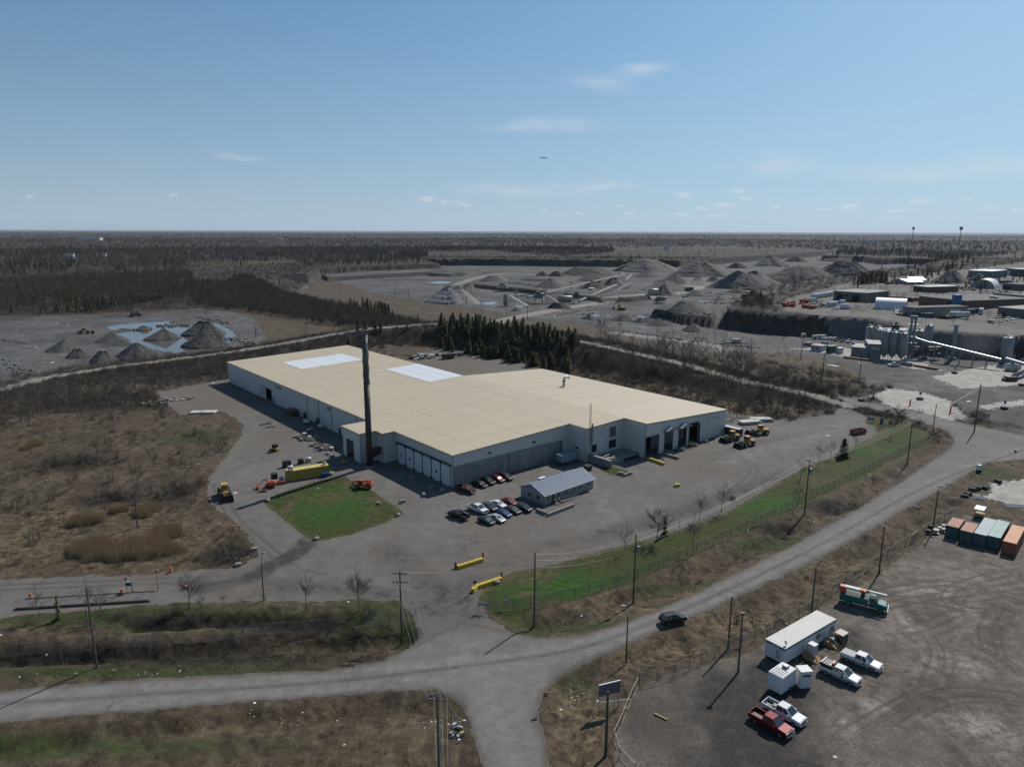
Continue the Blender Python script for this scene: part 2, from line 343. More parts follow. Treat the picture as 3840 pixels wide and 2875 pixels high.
# yards and roads: r pale worn, g dark track / damp, b brown dirt
pv = (zone == 1) | (zone == 2) | (zone == 4) | (zone == 9) | (zone == 8)
def sm(P, it=3):
    for _ in range(it):
        Q = [P[0]]
        for a, b_ in zip(P[:-1], P[1:]): Q += [a.lerp(b_, .25), a.lerp(b_, .75)]
        P = Q + [P[-1]]
    return P
def tracks(w, pts, wd, val, ch, z=0.0):
    q, _ = ldist(X, Y, [tuple(p.xy) + (0,) for p in sm(PL(pts, w, z), 2)], 40)
    f = val * np.exp(-((q - 0) / wd) ** 2) * (.55 + .9 * (nb + .5) * (nf + .5) * 2)
    f = np.clip(f, 0, 1); ch[pv] = np.maximum(ch[pv], f[pv])
def pair(w, pts, wd, val, ch, gap=.95):
    q, _ = ldist(X, Y, [tuple(p.xy) + (0,) for p in sm(PL(pts, w), 2)], 40)
    f = val * np.exp(-((q - gap) / wd) ** 2) * (.5 + (nb + .5)); f = np.clip(f, 0, 1); ch[pv] = np.maximum(ch[pv], f[pv])
mr[pv] = 0; mg[pv] = 0; mb[pv] = 0; ma[pv] = 0
# damp runnel from the lawn corner, tyre lanes, dusty shoulders
tracks('F', '672,1168 655,1186 630,1205 590,1222 560,1245 520,1262 440,1275', 1.6, 3.0, mg)
tracks('F', '1000,1345 980,1310 960,1280 900,1240 840,1190', 4, .6, mg); tracks('F', '1010,1330 990,1285 1040,1235 1200,1180 1500,1100 1700,1020', 3.5, .6, mg); tracks('F', '560,1275 700,1268 850,1290 960,1330', 3, .5, mg); tracks('F', '1000,1350 1010,1420 1060,1500 1110,1600 1130,1700', 3, .4, mr); tracks('F', '1200,1010 1300,1060 1330,1130 1200,1190', 3, .45, mr); tracks('F', '1480,1000 1600,985 1750,940 1850,900', 4, .5, mr)
tracks('F', '-60,1530 300,1505 700,1478 1000,1440 1250,1405 1400,1348 1600,1260 1800,1160 2000,1040 2212,965', .5, .45, mg)
for o_ in (-14, 14): tracks('F', ' '.join(f'{x},{y + o_ * k}' for x, y, k in ((-60, 1532, 1), (300, 1507, 1), (700, 1480, 1), (1000, 1440, 1), (1250, 1405, .9), (1400, 1348, .8), (1600, 1260, .7), (1800, 1160, .6), (2000, 1040, .5), (2212, 965, .4))), 1.2, .45, mr)
for t in ('1060,1290 1200,1235 1450,1160 1700,1040 1880,940', '560,1260 800,1270 950,1300', '470,1050 500,1120 560,1170 620,1220', '560,960 600,930 640,880', '1500,1000 1600,960 1800,920', '0,1275 300,1262 500,1252'): pair('F', t, .45, .5, mg)
for t in ('1500,1005 1550,985 1600,985 1640,1010 1600,1050 1500,1090',): pair('F', t, .3, .7, mg)
mb = np.where(zone == 1, np.clip(mb + sst(.05, .28, nm + .35 * nl) * .7 + sst(0, 1, (1.8 - edge) / 1.8) * .6, 0, 1), mb)
for a in (('F', 440, 870, 110, 40), ('F', 620, 940, 80, 40), ('F', 520, 1280, 80, 20), ('F', 950, 790, 150, 30), ('F', 1450, 985, 90, 16), ('F', 1520, 1010, 100, 16), ('F', 1000, 1230, 200, 16), ('F', 1150, 1190, 200, 14)): mb = np.where(zone == 1, np.maximum(mb, .9 * blob(*a) * (.5 + nb + nm + .5)), mb)
mb = np.where(zone == 2, sst(0, 1, (1.2 - edge) / 1.2) * .8, mb)
for a in (('F', 1440, 1570, 150, 160), ('F', 1560, 1500, 120, 60), ('F', 1600, 1430, 140, 60), ('F', 1760, 1290, 100, 60), ('F', 1500, 1480, 120, 60), ('F', 1900, 1180, 200, 30), ('F', 1980, 1620, 150, 60), ('F', 1740, 1560, 60, 80), ('F', 1790, 1440, 60, 60)): mg = np.where(zone == 4, np.maximum(mg, blob(*a) * (.7 + nm * 1.2)), mg)
dk_ = np.maximum(sst(-3, 4, sdist(X, Y, PL('-60,1080 240,1000 420,900 640,1060 760,1060 800,1180 760,1260 690,1420 760,1500 930,1656 900,1800 -100,1800', 'H')) + nm * 9 + nb * 5), sst(-3, 3, sdist(X, Y, PL('960,740 1080,760 1180,860 1330,900 1150,1000 900,930 780,860', 'H')) + nm * 8)); mg = np.where(zone == 4, np.maximum(mg * .6, dk_ * .95), mg)
for a in (('H', 1370, 720, 90, 80), ('H', 980, 1410, 90, 60), ('H', 1740, 660, 100, 60), ('H', 1500, 1000, 160, 60), ('H', 1750, 1000, 120, 80), ('H', 1850, 1400, 200, 120), ('H', 1150, 1250, 120, 60), ('H', 1500, 520, 200, 30)): mr = np.where(zone == 4, np.maximum(mr, blob(*a) * (.6 + nb * 1.5 + nm)), mr)
for t in ('700,480 1000,600 1350,560 1600,600 1800,640', '1250,1350 1500,1180 1800,1150 2100,1200', '820,1600 900,1480 1050,1400 1300,1250 1500,1150', '1700,640 1600,560 1700,470 2000,400', '1350,780 1550,720 1700,640 1900,640', '1100,560 1400,480 1700,460 2100,560', '850,1500 820,1380 900,1300', '1400,700 1600,900 1500,1100', '1200,620 1500,560 1800,520 2106,480', '1900,900 1850,760 1950,620'):
    pair('H', t, .3, .5, mg)
    pair('H', ' '.join(f'{float(q.split(",")[0]) + 60},{float(q.split(",")[1]) + 35}' for q in t.split()), .28, .36, mg)
wet5 = np.where(zone == 5, sst(.08, .3, nl + nm * .5), 0); mg = np.where(zone == 5, wet5, mg)
mb = np.where(zone == 5, sst(6, 0, np.where(haul_d < 30, haul_d - 3, 30)) * .5, mb)
ma = np.where((zone == 5) | (zone == 7), np.clip(face * 1.7, 0, 1), ma)
# lawn: r vivid stripe
for a in (('F', 1650, 1085, 130, 22), ('F', 1220, 1265, 130, 30), ('F', 1860, 965, 70, 10), ('F', 720, 1090, 90, 40)): mr = np.where(zone == 3, np.maximum(mr, blob(*a)), mr)
mg = np.where(zone == 3, np.clip(sst(.06, .3, nm) * .8 + sst(0, 1, (1.6 - edge) / 1.6) * .7, 0, 1), mg)
for a in (('A', 950, 1400, 60, 120), ('A', 1560, 1160, 50, 50), ('T', 470, 550, 70, 20), ('T', 1500, 260, 200, 8)): mg = np.where(zone == 3, np.maximum(mg, blob(*a)), mg)

# ------------------------------------------------------------------ ground materials
def gmat(name, base, var, chans, rough=.95, dirs=None, nscale=(.9, .12), spec=.25, speck=None, cliff=None, bump=.35, con=1.0, crack=None):
    """base colour, mottled to var by noise, then mixed toward chans = {'R':col,'G':col,'B':col} by the survey masks"""
    base, var = sca(base), sca(var); chans = {k_: sca(c_) for k_, c_ in chans.items()}; dirs = dirs and (dirs[0], dirs[1], sca(dirs[2])); m = bpy.data.materials.new(name); m.use_nodes = True; nt = m.node_tree; L = nt.links.new
    b = nt.nodes['Principled BSDF']; b.inputs['Roughness'].default_value = rough; b.inputs['Specular IOR Level'].default_value = spec
    tc = nt.nodes.new('ShaderNodeTexCoord'); at = nt.nodes.new('ShaderNodeAttribute'); at.attribute_name = 'mask'
    sp = nt.nodes.new('ShaderNodeSeparateColor'); L(at.outputs['Color'], sp.inputs[0])
    def noise(s, det=8, stretch=None, ro=.62):
        n = nt.nodes.new('ShaderNodeTexNoise'); n.inputs['Scale'].default_value = s; n.inputs['Detail'].default_value = det; n.inputs['Roughness'].default_value = ro
        if stretch:
            mp = nt.nodes.new('ShaderNodeMapping'); mp.inputs['Rotation'].default_value = (0, 0, stretch[0]); mp.inputs['Scale'].default_value = (1, stretch[1], 1)
            L(tc.outputs['Object'], mp.inputs[0]); L(mp.outputs[0], n.inputs['Vector'])
        else: L(tc.outputs['Object'], n.inputs['Vector'])
        return n.outputs['Fac']
    def rng_(x, a, c, lo=0, hi=1):
        r = nt.nodes.new('ShaderNodeMapRange'); r.interpolation_type = 'SMOOTHSTEP'; r.inputs[1].default_value = a; r.inputs[2].default_value = c; r.inputs[3].default_value = lo; r.inputs[4].default_value = hi
        L(x, r.inputs[0]); return r.outputs[0]
    def mix(f, c1, c2):
        x = nt.nodes.new('ShaderNodeMix'); x.data_type = 'RGBA'
        L(f, x.inputs[0])
        for i, c in ((6, c1), (7, c2)):
            if isinstance(c, tuple): x.inputs[i].default_value = (*c, 1)
            else: L(c, x.inputs[i])
        return x.outputs[2]
    def math_(op, a, b_):
        x = nt.nodes.new('ShaderNodeMath'); x.operation = op
        for i, c in ((0, a), (1, b_)):
            if isinstance(c, (int, float)): x.inputs[i].default_value = c
            else: L(c, x.inputs[i])
        return x.outputs[0]
    nA = noise(nscale[0]); nB = noise(nscale[1], 6); nC = noise(nscale[0] * 5, 4)
    c = mix(rng_(nB, .35, .65), base, var)
    if dirs: c = mix(rng_(noise(dirs[1], 6, (dirs[0], .08)), .45, .7, 0, .55), c, dirs[2])
    for ch, col in chans.items():
        f = math_('MULTIPLY', sp.outputs['RGB'.index(ch)], rng_(nA, .3, .62, .35, 1.25)); c = mix(f, c, col)
    hv = nt.nodes.new('ShaderNodeVectorMath'); hv.operation = 'SCALE'
    L(c, hv.inputs[0]); k = math_('MULTIPLY', rng_(nA, .25, .75, 1 - .45 * con, 1 + .45 * con), rng_(nC, .25, .75, 1 - .3 * con, 1 + .3 * con)); L(k, hv.inputs['Scale']); c = hv.outputs[0]
    if speck:
        vo = nt.nodes.new('ShaderNodeTexVoronoi'); vo.inputs['Scale'].default_value = speck[0]; L(tc.outputs['Object'], vo.inputs['Vector'])
        sx = nt.nodes.new('ShaderNodeSeparateColor'); L(vo.outputs['Color'], sx.inputs[0])
        f = math_('MULTIPLY', rng_(vo.outputs['Distance'], .32, .2), math_('LESS_THAN', sx.outputs[0], math_('ADD', math_('MULTIPLY', at.outputs['Alpha'], speck[1]), speck[2])))
        c = mix(f, c, mix(sx.outputs[1], (.32, .31, .29), (.7, .7, .69)))
    if crack:
        vo = nt.nodes.new('ShaderNodeTexVoronoi'); vo.feature = 'DISTANCE_TO_EDGE'; vo.inputs['Scale'].default_value = crack; mv = nt.nodes.new('ShaderNodeVectorMath'); mv.operation = 'MULTIPLY_ADD'; n2 = nt.nodes.new('ShaderNodeTexNoise'); n2.inputs['Scale'].default_value = .35; n2.inputs['Detail'].default_value = 5; L(tc.outputs['Object'], n2.inputs['Vector']); L(n2.outputs['Color'], mv.inputs[0]); mv.inputs[1].default_value = (4, 4, 0); L(tc.outputs['Object'], mv.inputs[2]); L(mv.outputs[0], vo.inputs['Vector'])
        c = mix(math_('MULTIPLY', rng_(vo.outputs['Distance'], .012, .002), rng_(nB, .42, .62, 0, .45)), c, (.03, .028, .026))
    if cliff:
        ge = nt.nodes.new('ShaderNodeNewGeometry'); s3 = nt.nodes.new('ShaderNodeSeparateXYZ'); L(ge.outputs['True Normal'], s3.inputs[0])
        rock = mix(rng_(noise(.25, 10, None, .75), .3, .7), cliff[0], cliff[1])
        c = mix(math_('MAXIMUM', rng_(s3.outputs[2], cliff[2], cliff[3]), at.outputs['Alpha']), c, rock)
    L(c, b.inputs['Base Color'])
    if bump:
        bp = nt.nodes.new('ShaderNodeBump'); bp.inputs['Strength'].default_value = bump; bp.inputs['Distance'].default_value = .25
        L(nA, bp.inputs['Height']); L(bp.outputs[0], b.inputs['Normal'])
    return m
ROCK = ((.02, .02, .021), (.045, .043, .042), .95, .8)
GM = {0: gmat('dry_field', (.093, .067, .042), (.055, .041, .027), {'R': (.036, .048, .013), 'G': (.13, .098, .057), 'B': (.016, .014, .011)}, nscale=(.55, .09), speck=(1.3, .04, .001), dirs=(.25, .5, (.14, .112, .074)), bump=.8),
      1: gmat('yard_surface', (.165, .153, .14), (.138, .128, .117), {'R': (.2, .188, .172), 'G': (.05, .047, .044), 'B': (.14, .118, .098)}, nscale=(.35, .05), dirs=(-.7, .25, (.12, .11, .1)), speck=(.3, 0, .002), bump=.08, con=.35, crack=.06),
      2: gmat('road_asphalt', (.18, .171, .16), (.152, .144, .135), {'R': (.225, .214, .2), 'G': (.06, .056, .052), 'B': (.1, .08, .062)}, nscale=(.5, .06), dirs=(.5, .3, (.178, .167, .153)), bump=.06, con=.28, crack=.13),
      3: gmat('mown_grass', (.03, .05, .005), (.046, .048, .011), {'R': (.022, .074, .004), 'G': (.08, .064, .03)}, nscale=(.7, .1), bump=.5, speck=(1.1, 0, .004), con=.8),
      4: gmat('lot_gravel', (.185, .158, .132), (.118, .1, .084), {'R': (.26, .233, .205), 'G': (.036, .033, .031), 'B': (.08, .062, .048)}, nscale=(.45, .05), dirs=(.45, .3, (.08, .069, .059)), speck=(.9, 0, .003), bump=.25, con=1.0),
      5: gmat('quarry_gravel', (.114, .111, .107), (.066, .065, .064), {'G': (.04, .04, .04), 'B': (.16, .148, .13)}, nscale=(.16, .022), dirs=(.1, .06, (.13, .123, .114)), cliff=ROCK, speck=(.3, -.02, .02), bump=.5, con=.8),
      7: gmat('wood_floor', (.05, .04, .031), (.038, .03, .024), {'R': (.05, .06, .022), 'G': (.12, .094, .06), 'B': (.03, .025, .02)}, nscale=(.1, .012), cliff=ROCK, bump=.8),
      8: gmat('haul_gravel', (.27, .245, .21), (.215, .197, .17), {'G': (.14, .13, .12)}, nscale=(.3, .04), bump=.2, con=.5),
      9: gmat('pale_dust', (.42, .395, .355), (.35, .33, .295), {'G': (.18, .17, .155), 'B': (.24, .2, .165)}, nscale=(.3, .05), dirs=(-.3, .12, (.29, .27, .245)), bump=.15, con=.5)}
pw = bpy.data.materials.new('pond_water'); pw.use_nodes = True; nt = pw.node_tree; b = nt.nodes['Principled BSDF']
b.inputs['Base Color'].default_value = (.085, .08, .07, 1); b.inputs['Roughness'].default_value = .04; b.inputs['IOR'].default_value = 1.33
n_ = nt.nodes.new('ShaderNodeTexNoise'); n_.inputs['Scale'].default_value = .6; tc = nt.nodes.new('ShaderNodeTexCoord'); nt.links.new(tc.outputs['Object'], n_.inputs['Vector'])
bp = nt.nodes.new('ShaderNodeBump'); bp.inputs['Strength'].default_value = .12; bp.inputs['Distance'].default_value = .1; nt.links.new(n_.outputs['Fac'], bp.inputs['Height']); nt.links.new(bp.outputs[0], b.inputs['Normal'])
GM[6] = pw
ZN = {0: 'ground', 1: 'yard_pavement', 2: 'road', 3: 'grass_lawn', 4: 'gravel_lot', 5: 'quarry_floor', 6: 'pond', 7: 'wooded_terrain', 8: 'haul_road', 9: 'dusty_apron'}
NR = shape[0]
idx = np.arange(NR * NA).reshape(NR, NA)
quads = np.stack([idx[:-1, :-1], idx[:-1, 1:], idx[1:, 1:], idx[1:, :-1]], -1).reshape(-1, 4)
fz = zone[quads[:, 0]]
co = np.stack([X, Y, Z], 1).astype(np.float32)
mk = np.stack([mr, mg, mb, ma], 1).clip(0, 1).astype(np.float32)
for k, nm_ in ZN.items():
    q = quads[fz == k]
    if not len(q): continue
    u, inv = np.unique(q, return_inverse=True); inv = inv.reshape(-1)
    me = bpy.data.meshes.new(nm_); me.vertices.add(len(u)); me.vertices.foreach_set('co', co[u].ravel())
    me.loops.add(len(inv)); me.loops.foreach_set('vertex_index', inv.astype(np.int32))
    me.polygons.add(len(q)); me.polygons.foreach_set('loop_start', (np.arange(len(q)) * 4).astype(np.int32))
    me.polygons.foreach_set('use_smooth', np.ones(len(q), bool))
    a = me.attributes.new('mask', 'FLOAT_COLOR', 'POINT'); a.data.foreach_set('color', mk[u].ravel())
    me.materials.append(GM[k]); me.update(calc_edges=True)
    tag(put(nm_, me), kind='structure')

# ------------------------------------------------------------------ camera, light, sky
cam = bpy.data.objects.new('camera', bpy.data.cameras.new('camera')); COL.objects.link(cam); sc.camera = cam
cam.data.sensor_fit = 'HORIZONTAL'; cam.data.sensor_width = 36; cam.data.lens = 36 * FPX / 3840
cam.data.clip_end = 120000; cam.data.clip_start = 1
cam.location = (0, 0, HC)
cam.rotation_euler = (Matrix.Rotation(R(90) - PITCH, 4, 'X') @ Matrix.Rotation(-ROLL, 4, 'Z')).to_euler()
SUN_AZ, SUN_EL = R(39), R(43.5)       # azimuth clockwise from straight ahead
sun = bpy.data.objects.new('sun', bpy.data.lights.new('sun', 'SUN')); COL.objects.link(sun)
sun.data.energy = 4.4; sun.data.angle = R(.53); sun.data.color = (1, .95, .88)
sdir = Vector((math.sin(SUN_AZ) * math.cos(SUN_EL), math.cos(SUN_AZ) * math.cos(SUN_EL), math.sin(SUN_EL)))
sun.rotation_euler = sdir.to_track_quat('Z', 'Y').to_euler()
sc.cycles.max_bounces = 4; sc.cycles.diffuse_bounces = 1; sc.cycles.volume_bounces = 0; sc.cycles.transparent_max_bounces = 12
# ------------------------------------------------------------------ plant buildings
TAN = M('tan_wall_sheet', (.42, .41, .385), .6, noise=.06, scale=.8, stripe=(0, .4, .25))
WALLM = {}
def wallmat(ax):
    return M(f'ribbed_wall_{ax}', (.66, .645, .61), .6, stripe=(ax, .45, .5))
CONC = M('cast_concrete', (.26, .25, .235), .9, noise=.25, scale=.6, bump=.2)
CONCD = M('stained_concrete', (.27, .262, .248), .9, noise=.35, scale=.35, bump=.2)
DARK = M('dark_void', (.012, .012, .013), .9)
STEEL = M('grey_steel', (.3, .31, .32), .45, .6)
DSTEEL = M('dark_steel', (.07, .07, .075), .5, .4)
WHITE_ = M('white_paint', (.72, .72, .71), .5)
YEL = M('yellow_paint', (.62, .42, .03), .6, noise=.15, scale=2)
GLASS = M('dark_glass', (.015, .018, .02), .06, spec=.8)
U0 = Vector((-15.1, 173.9, 0)); TH0 = R(39.9)
EU = Vector((math.cos(TH0), math.sin(TH0), 0)); EV = Vector((-math.sin(TH0), math.cos(TH0), 0))
def uv(p): d = p - U0; return d.dot(EU), d.dot(EV)
def zroof(u): return 8.85 + 1.65 * u / 57.5 if u <= 57.5 else 10.5 - 2.2 * (u - 57.5) / 40.5
def RP(w, x, y):
    z = 9.5
    for _ in range(5): u, v_ = uv(G(w, x, y, z)); z = zroof(u)
    return u, v_
def onface(w, x, y, axis, c):
    """mark on a wall plane of the warehouse: axis 'v' -> plane v=c, returns (u,z); 'u' -> plane u=c, returns (v,z)"""
    lo, hi = -2.0, 30.0; best = None
    f = lambda z: uv(G(w, x, y, z))[1 if axis == 'v' else 0] - c
    for _ in range(50):
        m = (lo + hi) / 2
        if (f(lo) > 0) == (f(m) > 0): lo = m
        else: hi = m
    z = (lo + hi) / 2
    return uv(G(w, x, y, z))[0 if axis == 'v' else 1], z
WH = thing('warehouse', 'huge tan metal warehouse with broad low pitched roof in the middle of the yard', 'warehouse', U0, TH0)
UM, VM, UE, VE = 57.5, 170.0, 98.0, 74.0
PLAN = [(0, 0), (41.5, 0), (41.5, -7), (57.5, -7), (57.5, -15.5), (98, -15.5), (98, 74), (57.5, 74), (57.5, 170), (0, 170), (0, 43.5), (-9, 43.5), (-9, 32.8), (-3.8, 32.8), (-3.8, 29), (0, 29)]
OPEN = {}   # wall index -> openings (t0, t1, ztop)
def fo(w, x0, x1, yt, xt, axis, c):
    a = onface(w, x0, yt, axis, c)[0]; b = onface(w, x1, yt, axis, c)[0]; return min(a, b), max(a, b)
doors = []
for x0, y0, x1, y1, yt in ((895, 853, 1030, 812, 641), (1090, 790, 1176, 765, 575), (1235, 745, 1318, 722, 542), (1345, 710, 1440, 680, 500)):
    u0_ = onface('C', x0, yt + 8, 'v', -15.5)[0]; u1_ = onface('C', x1, yt - 12, 'v', -15.5)[0]
    z_ = (onface('C', x0, yt + 8, 'v', -15.5)[1] + onface('C', x1, yt - 12, 'v', -15.5)[1]) / 2
    doors.append((u0_, u1_, min(z_, 7.6)))
W1 = (*sorted((onface('A', 706, 180, 'u', 0)[0], onface('A', 768, 190, 'u', 0)[0])), 4.6)
AX = (34.6, 38.6, 4.6)
segs = [(PLAN[i], PLAN[(i + 1) % len(PLAN)]) for i in range(len(PLAN))]
OP = {4: [(a - 57.5, b - 57.5, z) for a, b, z in doors], 9: [(170 - W1[1], 170 - W1[0], W1[2])], 11: [(43.5 - 41.5, 43.5 - 36.8, 5.6)]}
zwall = lambda u: zroof(max(u, 0)) - .05 if u >= 0 else 8.75
for ax in (0, 1):
    for i, (a, b) in enumerate(segs):
        a = Vector((*a, 0)); b = Vector((*b, 0)); d = (b - a); Ln = d.length; d.normalize(); n = Vector((d.y, -d.x, 0))
        if (abs(d.x) > .5) != (ax == 0): continue
        mb_ = MB()
        def pan(t0, t1, z0, T0=None):
            p, q = a + d * t0, a + d * t1
            zt0, zt1 = (zwall(p.x), zwall(q.x)) if T0 is None else (T0, T0)
            o = n * -.22
            mb_.add([(p.x, p.y, z0), (q.x, q.y, z0), (q.x, q.y, zt1), (p.x, p.y, zt0), (p.x + o.x, p.y + o.y, z0), (q.x + o.x, q.y + o.y, z0), (q.x + o.x, q.y + o.y, zt1), (p.x + o.x, p.y + o.y, zt0)],
                    [(0, 1, 2, 3), (7, 6, 5, 4), (0, 4, 5, 1), (3, 2, 6, 7), (0, 3, 7, 4), (1, 5, 6, 2)])
        t = 0
        z0 = -.1
        for (o0, o1, zt) in sorted(OP.get(i, [])):
            if o0 > t: pan(t, o0, z0)
            pan(o0, o1, zt); t = o1
        pan(t, Ln, z0)
        mb_.build('wall', wallmat(ax), WH)
# roof: sheets butted along the ridge with a real overhang
rm = bpy.data.materials.new('tan_roof_sheet'); rm.use_nodes = True; nt = rm.node_tree; b = nt.nodes['Principled BSDF']; L = nt.links.new
b.inputs['Roughness'].default_value = .55
tc = nt.nodes.new('ShaderNodeTexCoord'); sp = nt.nodes.new('ShaderNodeSeparateXYZ'); L(tc.outputs['Object'], sp.inputs[0])
def mth(op, a, c=0):
    x = nt.nodes.new('ShaderNodeMath'); x.operation = op
    for i, k in ((0, a), (1, c)):
        if isinstance(k, (int, float)): x.inputs[i].default_value = k
        else: L(k, x.inputs[i])
    return x.outputs[0]
def nz(s, sc3, det=5):
    mp = nt.nodes.new('ShaderNodeMapping'); mp.inputs['Scale'].default_value = sc3; L(tc.outputs['Object'], mp.inputs[0])
    n = nt.nodes.new('ShaderNodeTexNoise'); n.inputs['Scale'].default_value = s; n.inputs['Detail'].default_value = det; L(mp.outputs[0], n.inputs['Vector']); return n.outputs['Fac']
def mr_(x, a, c, lo, hi):
    r = nt.nodes.new('ShaderNodeMapRange'); r.inputs[1].default_value = a; r.inputs[2].default_value = c; r.inputs[3].default_value = lo; r.inputs[4].default_value = hi; L(x, r.inputs[0]); return r.outputs[0]
def mixc(f, c1, c2):
    x = nt.nodes.new('ShaderNodeMix'); x.data_type = 'RGBA'; L(f, x.inputs[0])
    for i, c in ((6, c1), (7, c2)):
        if isinstance(c, tuple): x.inputs[i].default_value = (*c, 1)
        else: L(c, x.inputs[i])
    return x.outputs[2]
seam = mth('LESS_THAN', mth('PINGPONG', sp.outputs[0], 4.1), .13)          # sheet end laps run along the building
seam = mth('MULTIPLY', seam, mr_(nz(.08, (1, 1, 1)), .4, .6, .1, 1))
run = mth('MULTIPLY', mr_(nz(1.2, (.06, 1, 1), 8), .5, .75, 0, 1), mr_(nz(.06, (1, 1, 1)), .45, .7, 0, .75))
bands = mr_(nz(.5, (.02, .35, 1), 3), .3, .7, 0, .6)
c = mixc(bands, sca((.54, .45, .315)), sca((.48, .4, .28))); c = mixc(run, c, sca((.4, .26, .14))); c = mixc(seam, c, sca((.3, .23, .14)))
rib = mth('LESS_THAN', mth('PINGPONG', sp.outputs[1], .46), .1); c = mixc(mth('MULTIPLY', rib, .3), c, sca((.34, .27, .18)))
L(c, b.inputs['Base Color'])
def slab(mb_, poly, t=.28, lift=0.0):
    zt = [zroof(max(x, 0)) + lift if x >= -.6 else 8.85 + lift for x, y in poly]; n = len(poly)
    mb_.add([(x, y, z) for (x, y), z in zip(poly, zt)] + [(x, y, z - t) for (x, y), z in zip(poly, zt)],
            [tuple(range(n)), tuple(range(2 * n - 1, n - 1, -1))] + [(i, i + n, (i + 1) % n + n, (i + 1) % n) for i in range(n)])
o = .35
r1 = MB(); slab(r1, [(-o, -o), (41.5 + o, -o), (41.5 + o, -7 - o), (57.5, -7 - o), (57.5, 170 + o), (-o, 170 + o)]); RO1 = r1.build('roof', rm, WH)
r2 = MB(); slab(r2, [(57.5, -15.5 - o), (98 + o, -15.5 - o), (98 + o, 74 + o), (57.5, 74 + o)]); r2.build('roof', rm, WH)
r3 = MB(); slab(r3, [(-o, 29 - o), (-o, 43.5 + o), (-9 - o, 43.5 + o), (-9 - o, 32.8 - o), (-3.8 - o, 32.8 - o), (-3.8 - o, 29 - o)]); r3.build('annex_roof', rm, WH)
wp = M('white_roof_sheet', (.70, .73, .76), .5, noise=.05, scale=.4, stripe=(1, .9, .3))
for mk_ in ('575,1163 1060,1080 1225,1132 745,1217', '1435,1213 1690,1162 2062,1256 1800,1318'):
    pts = [RP('J', *map(float, q.split(','))) for q in mk_.split()]
    us = sorted(p[0] for p in pts); vs_ = sorted(p[1] for p in pts); ua, ub = (us[0] + us[1]) / 2, min((us[2] + us[3]) / 2, 57.4); va, vb = (vs_[0] + vs_[1]) / 2, (vs_[2] + vs_[3]) / 2
    m_ = MB(); slab(m_, [(ua, va), (ub, va), (ub, vb), (ua, vb)], .1, .07)
    tag(m_.build('roof_panel', wp, WH), 'white replacement roof sheets')
    m_ = MB()
    for k in range(1, 3): x = ua + (ub - ua) * k / 3; slab(m_, [(x - .06, va), (x + .06, va), (x + .06, vb), (x - .06, vb)], .02, .075)
    m_.build('panel_joint', STEEL, WH)
fl = M('pale_flashing', (.85, .78, .64), .5)
for vv in (RP('J', 820, 1395)[1], RP('J', 900, 1400)[1], RP('B', 300, 420)[1], RP('B', 420, 430)[1]):
    for ua, ub in ((0, 57.3), (57.7, 98)):
        if ub > 60 and vv > 73: continue
        m_ = MB(); slab(m_, [(ua, vv - .16), (ub, vv - .16), (ub, vv + .16), (ua, vv + .16)], .12, .09); m_.build('roof_flashing', fl, WH)
ed = M('eave_trim', (.5, .43, .31), .5)
m_ = MB()
for i, (a, b_) in enumerate(segs):
    if a[0] == b_[0] or a[1] == b_[1]:
        p, q = Vector((*a, 0)), Vector((*b_, 0)); d = (q - p).normalized(); n = Vector((d.y, -d.x, 0)) * (o + .02)
        zz = lambda x: (zroof(max(x, 0)) if x >= 0 else 8.85)
        P0, P1 = p + n, q + n
        m_.add([(P0.x, P0.y, zz(p.x) - .36), (P1.x, P1.y, zz(q.x) - .36), (P1.x, P1.y, zz(q.x) + .05), (P0.x, P0.y, zz(p.x) + .05)], [(0, 1, 2, 3)])
m_.build('eave_trim', ed, WH)
# concrete plinth on the south wall and the row of six white doors on the west wall
zp = onface('B', 900, 955, 'v', 0)[1]
MB().box(.0, -.3, -.1, 38.2, -.004, zp).build('concrete_base', CONCD, WH)
MB().box(38.0, -.5, 0, 38.3, -.3, zp).build('wall_joint', DSTEEL, WH); MB().box(18.2, -.42, 0, 18.35, -.3, zp).build('wall_joint', DSTEEL, WH)
dw_ = M('white_door_panel', (.66, .68, .69), .5, noise=.06, scale=.5)
MB().box(-.55, .4, 5.7, -.25, 27.5, 6.15).build('door_track', DSTEEL, WH)
for k in range(6):
    y0 = .9 + k * 4.4; y1 = y0 + 4.15
    pr = [(y0 + .6, 0), (y1 - .6, 0), (y1, .7), (y1, 4.9), (y1 - .6, 5.6), (y0 + .6, 5.6), (y0, 4.9), (y0, .7)]
    m_ = MB(); n = 8
    m_.add([(-.34, y, z + .05) for y, z in pr] + [(-.2, y, z + .05) for y, z in pr], [tuple(range(n - 1, -1, -1))] + [(i, (i + 1) % n, (i + 1) % n + n, i + n) for i in range(n)])
    dr_ = m_.build('sliding_door', dw_, WH)
    if k in (1, 4, 5): MB().box(-.37, y0 + 1.6, 2.2, -.345, y0 + 2.2, 3.1).build('window', GLASS, dr_)
    m_ = MB()
    m_.tube((-.4, y1 + .12, .1), (-.4, y1 + .12, 5.7), .1, .1, 4); m_.tube((-.4, y1 + .12, 5.0), (-.4, y1 + .7, 5.8), .07, .07, 4); m_.tube((-.4, y1 + .12, 5.0), (-.4, y1 - .5, 5.8), .07, .07, 4); m_.tube((-.4, y1 + .12, .9), (-.4, y1 + .7, .1), .07, .07, 4); m_.tube((-.4, y1 + .12, .9), (-.4, y1 - .5, .1), .07, .07, 4)
    m_.build('door_post', DSTEEL, WH)
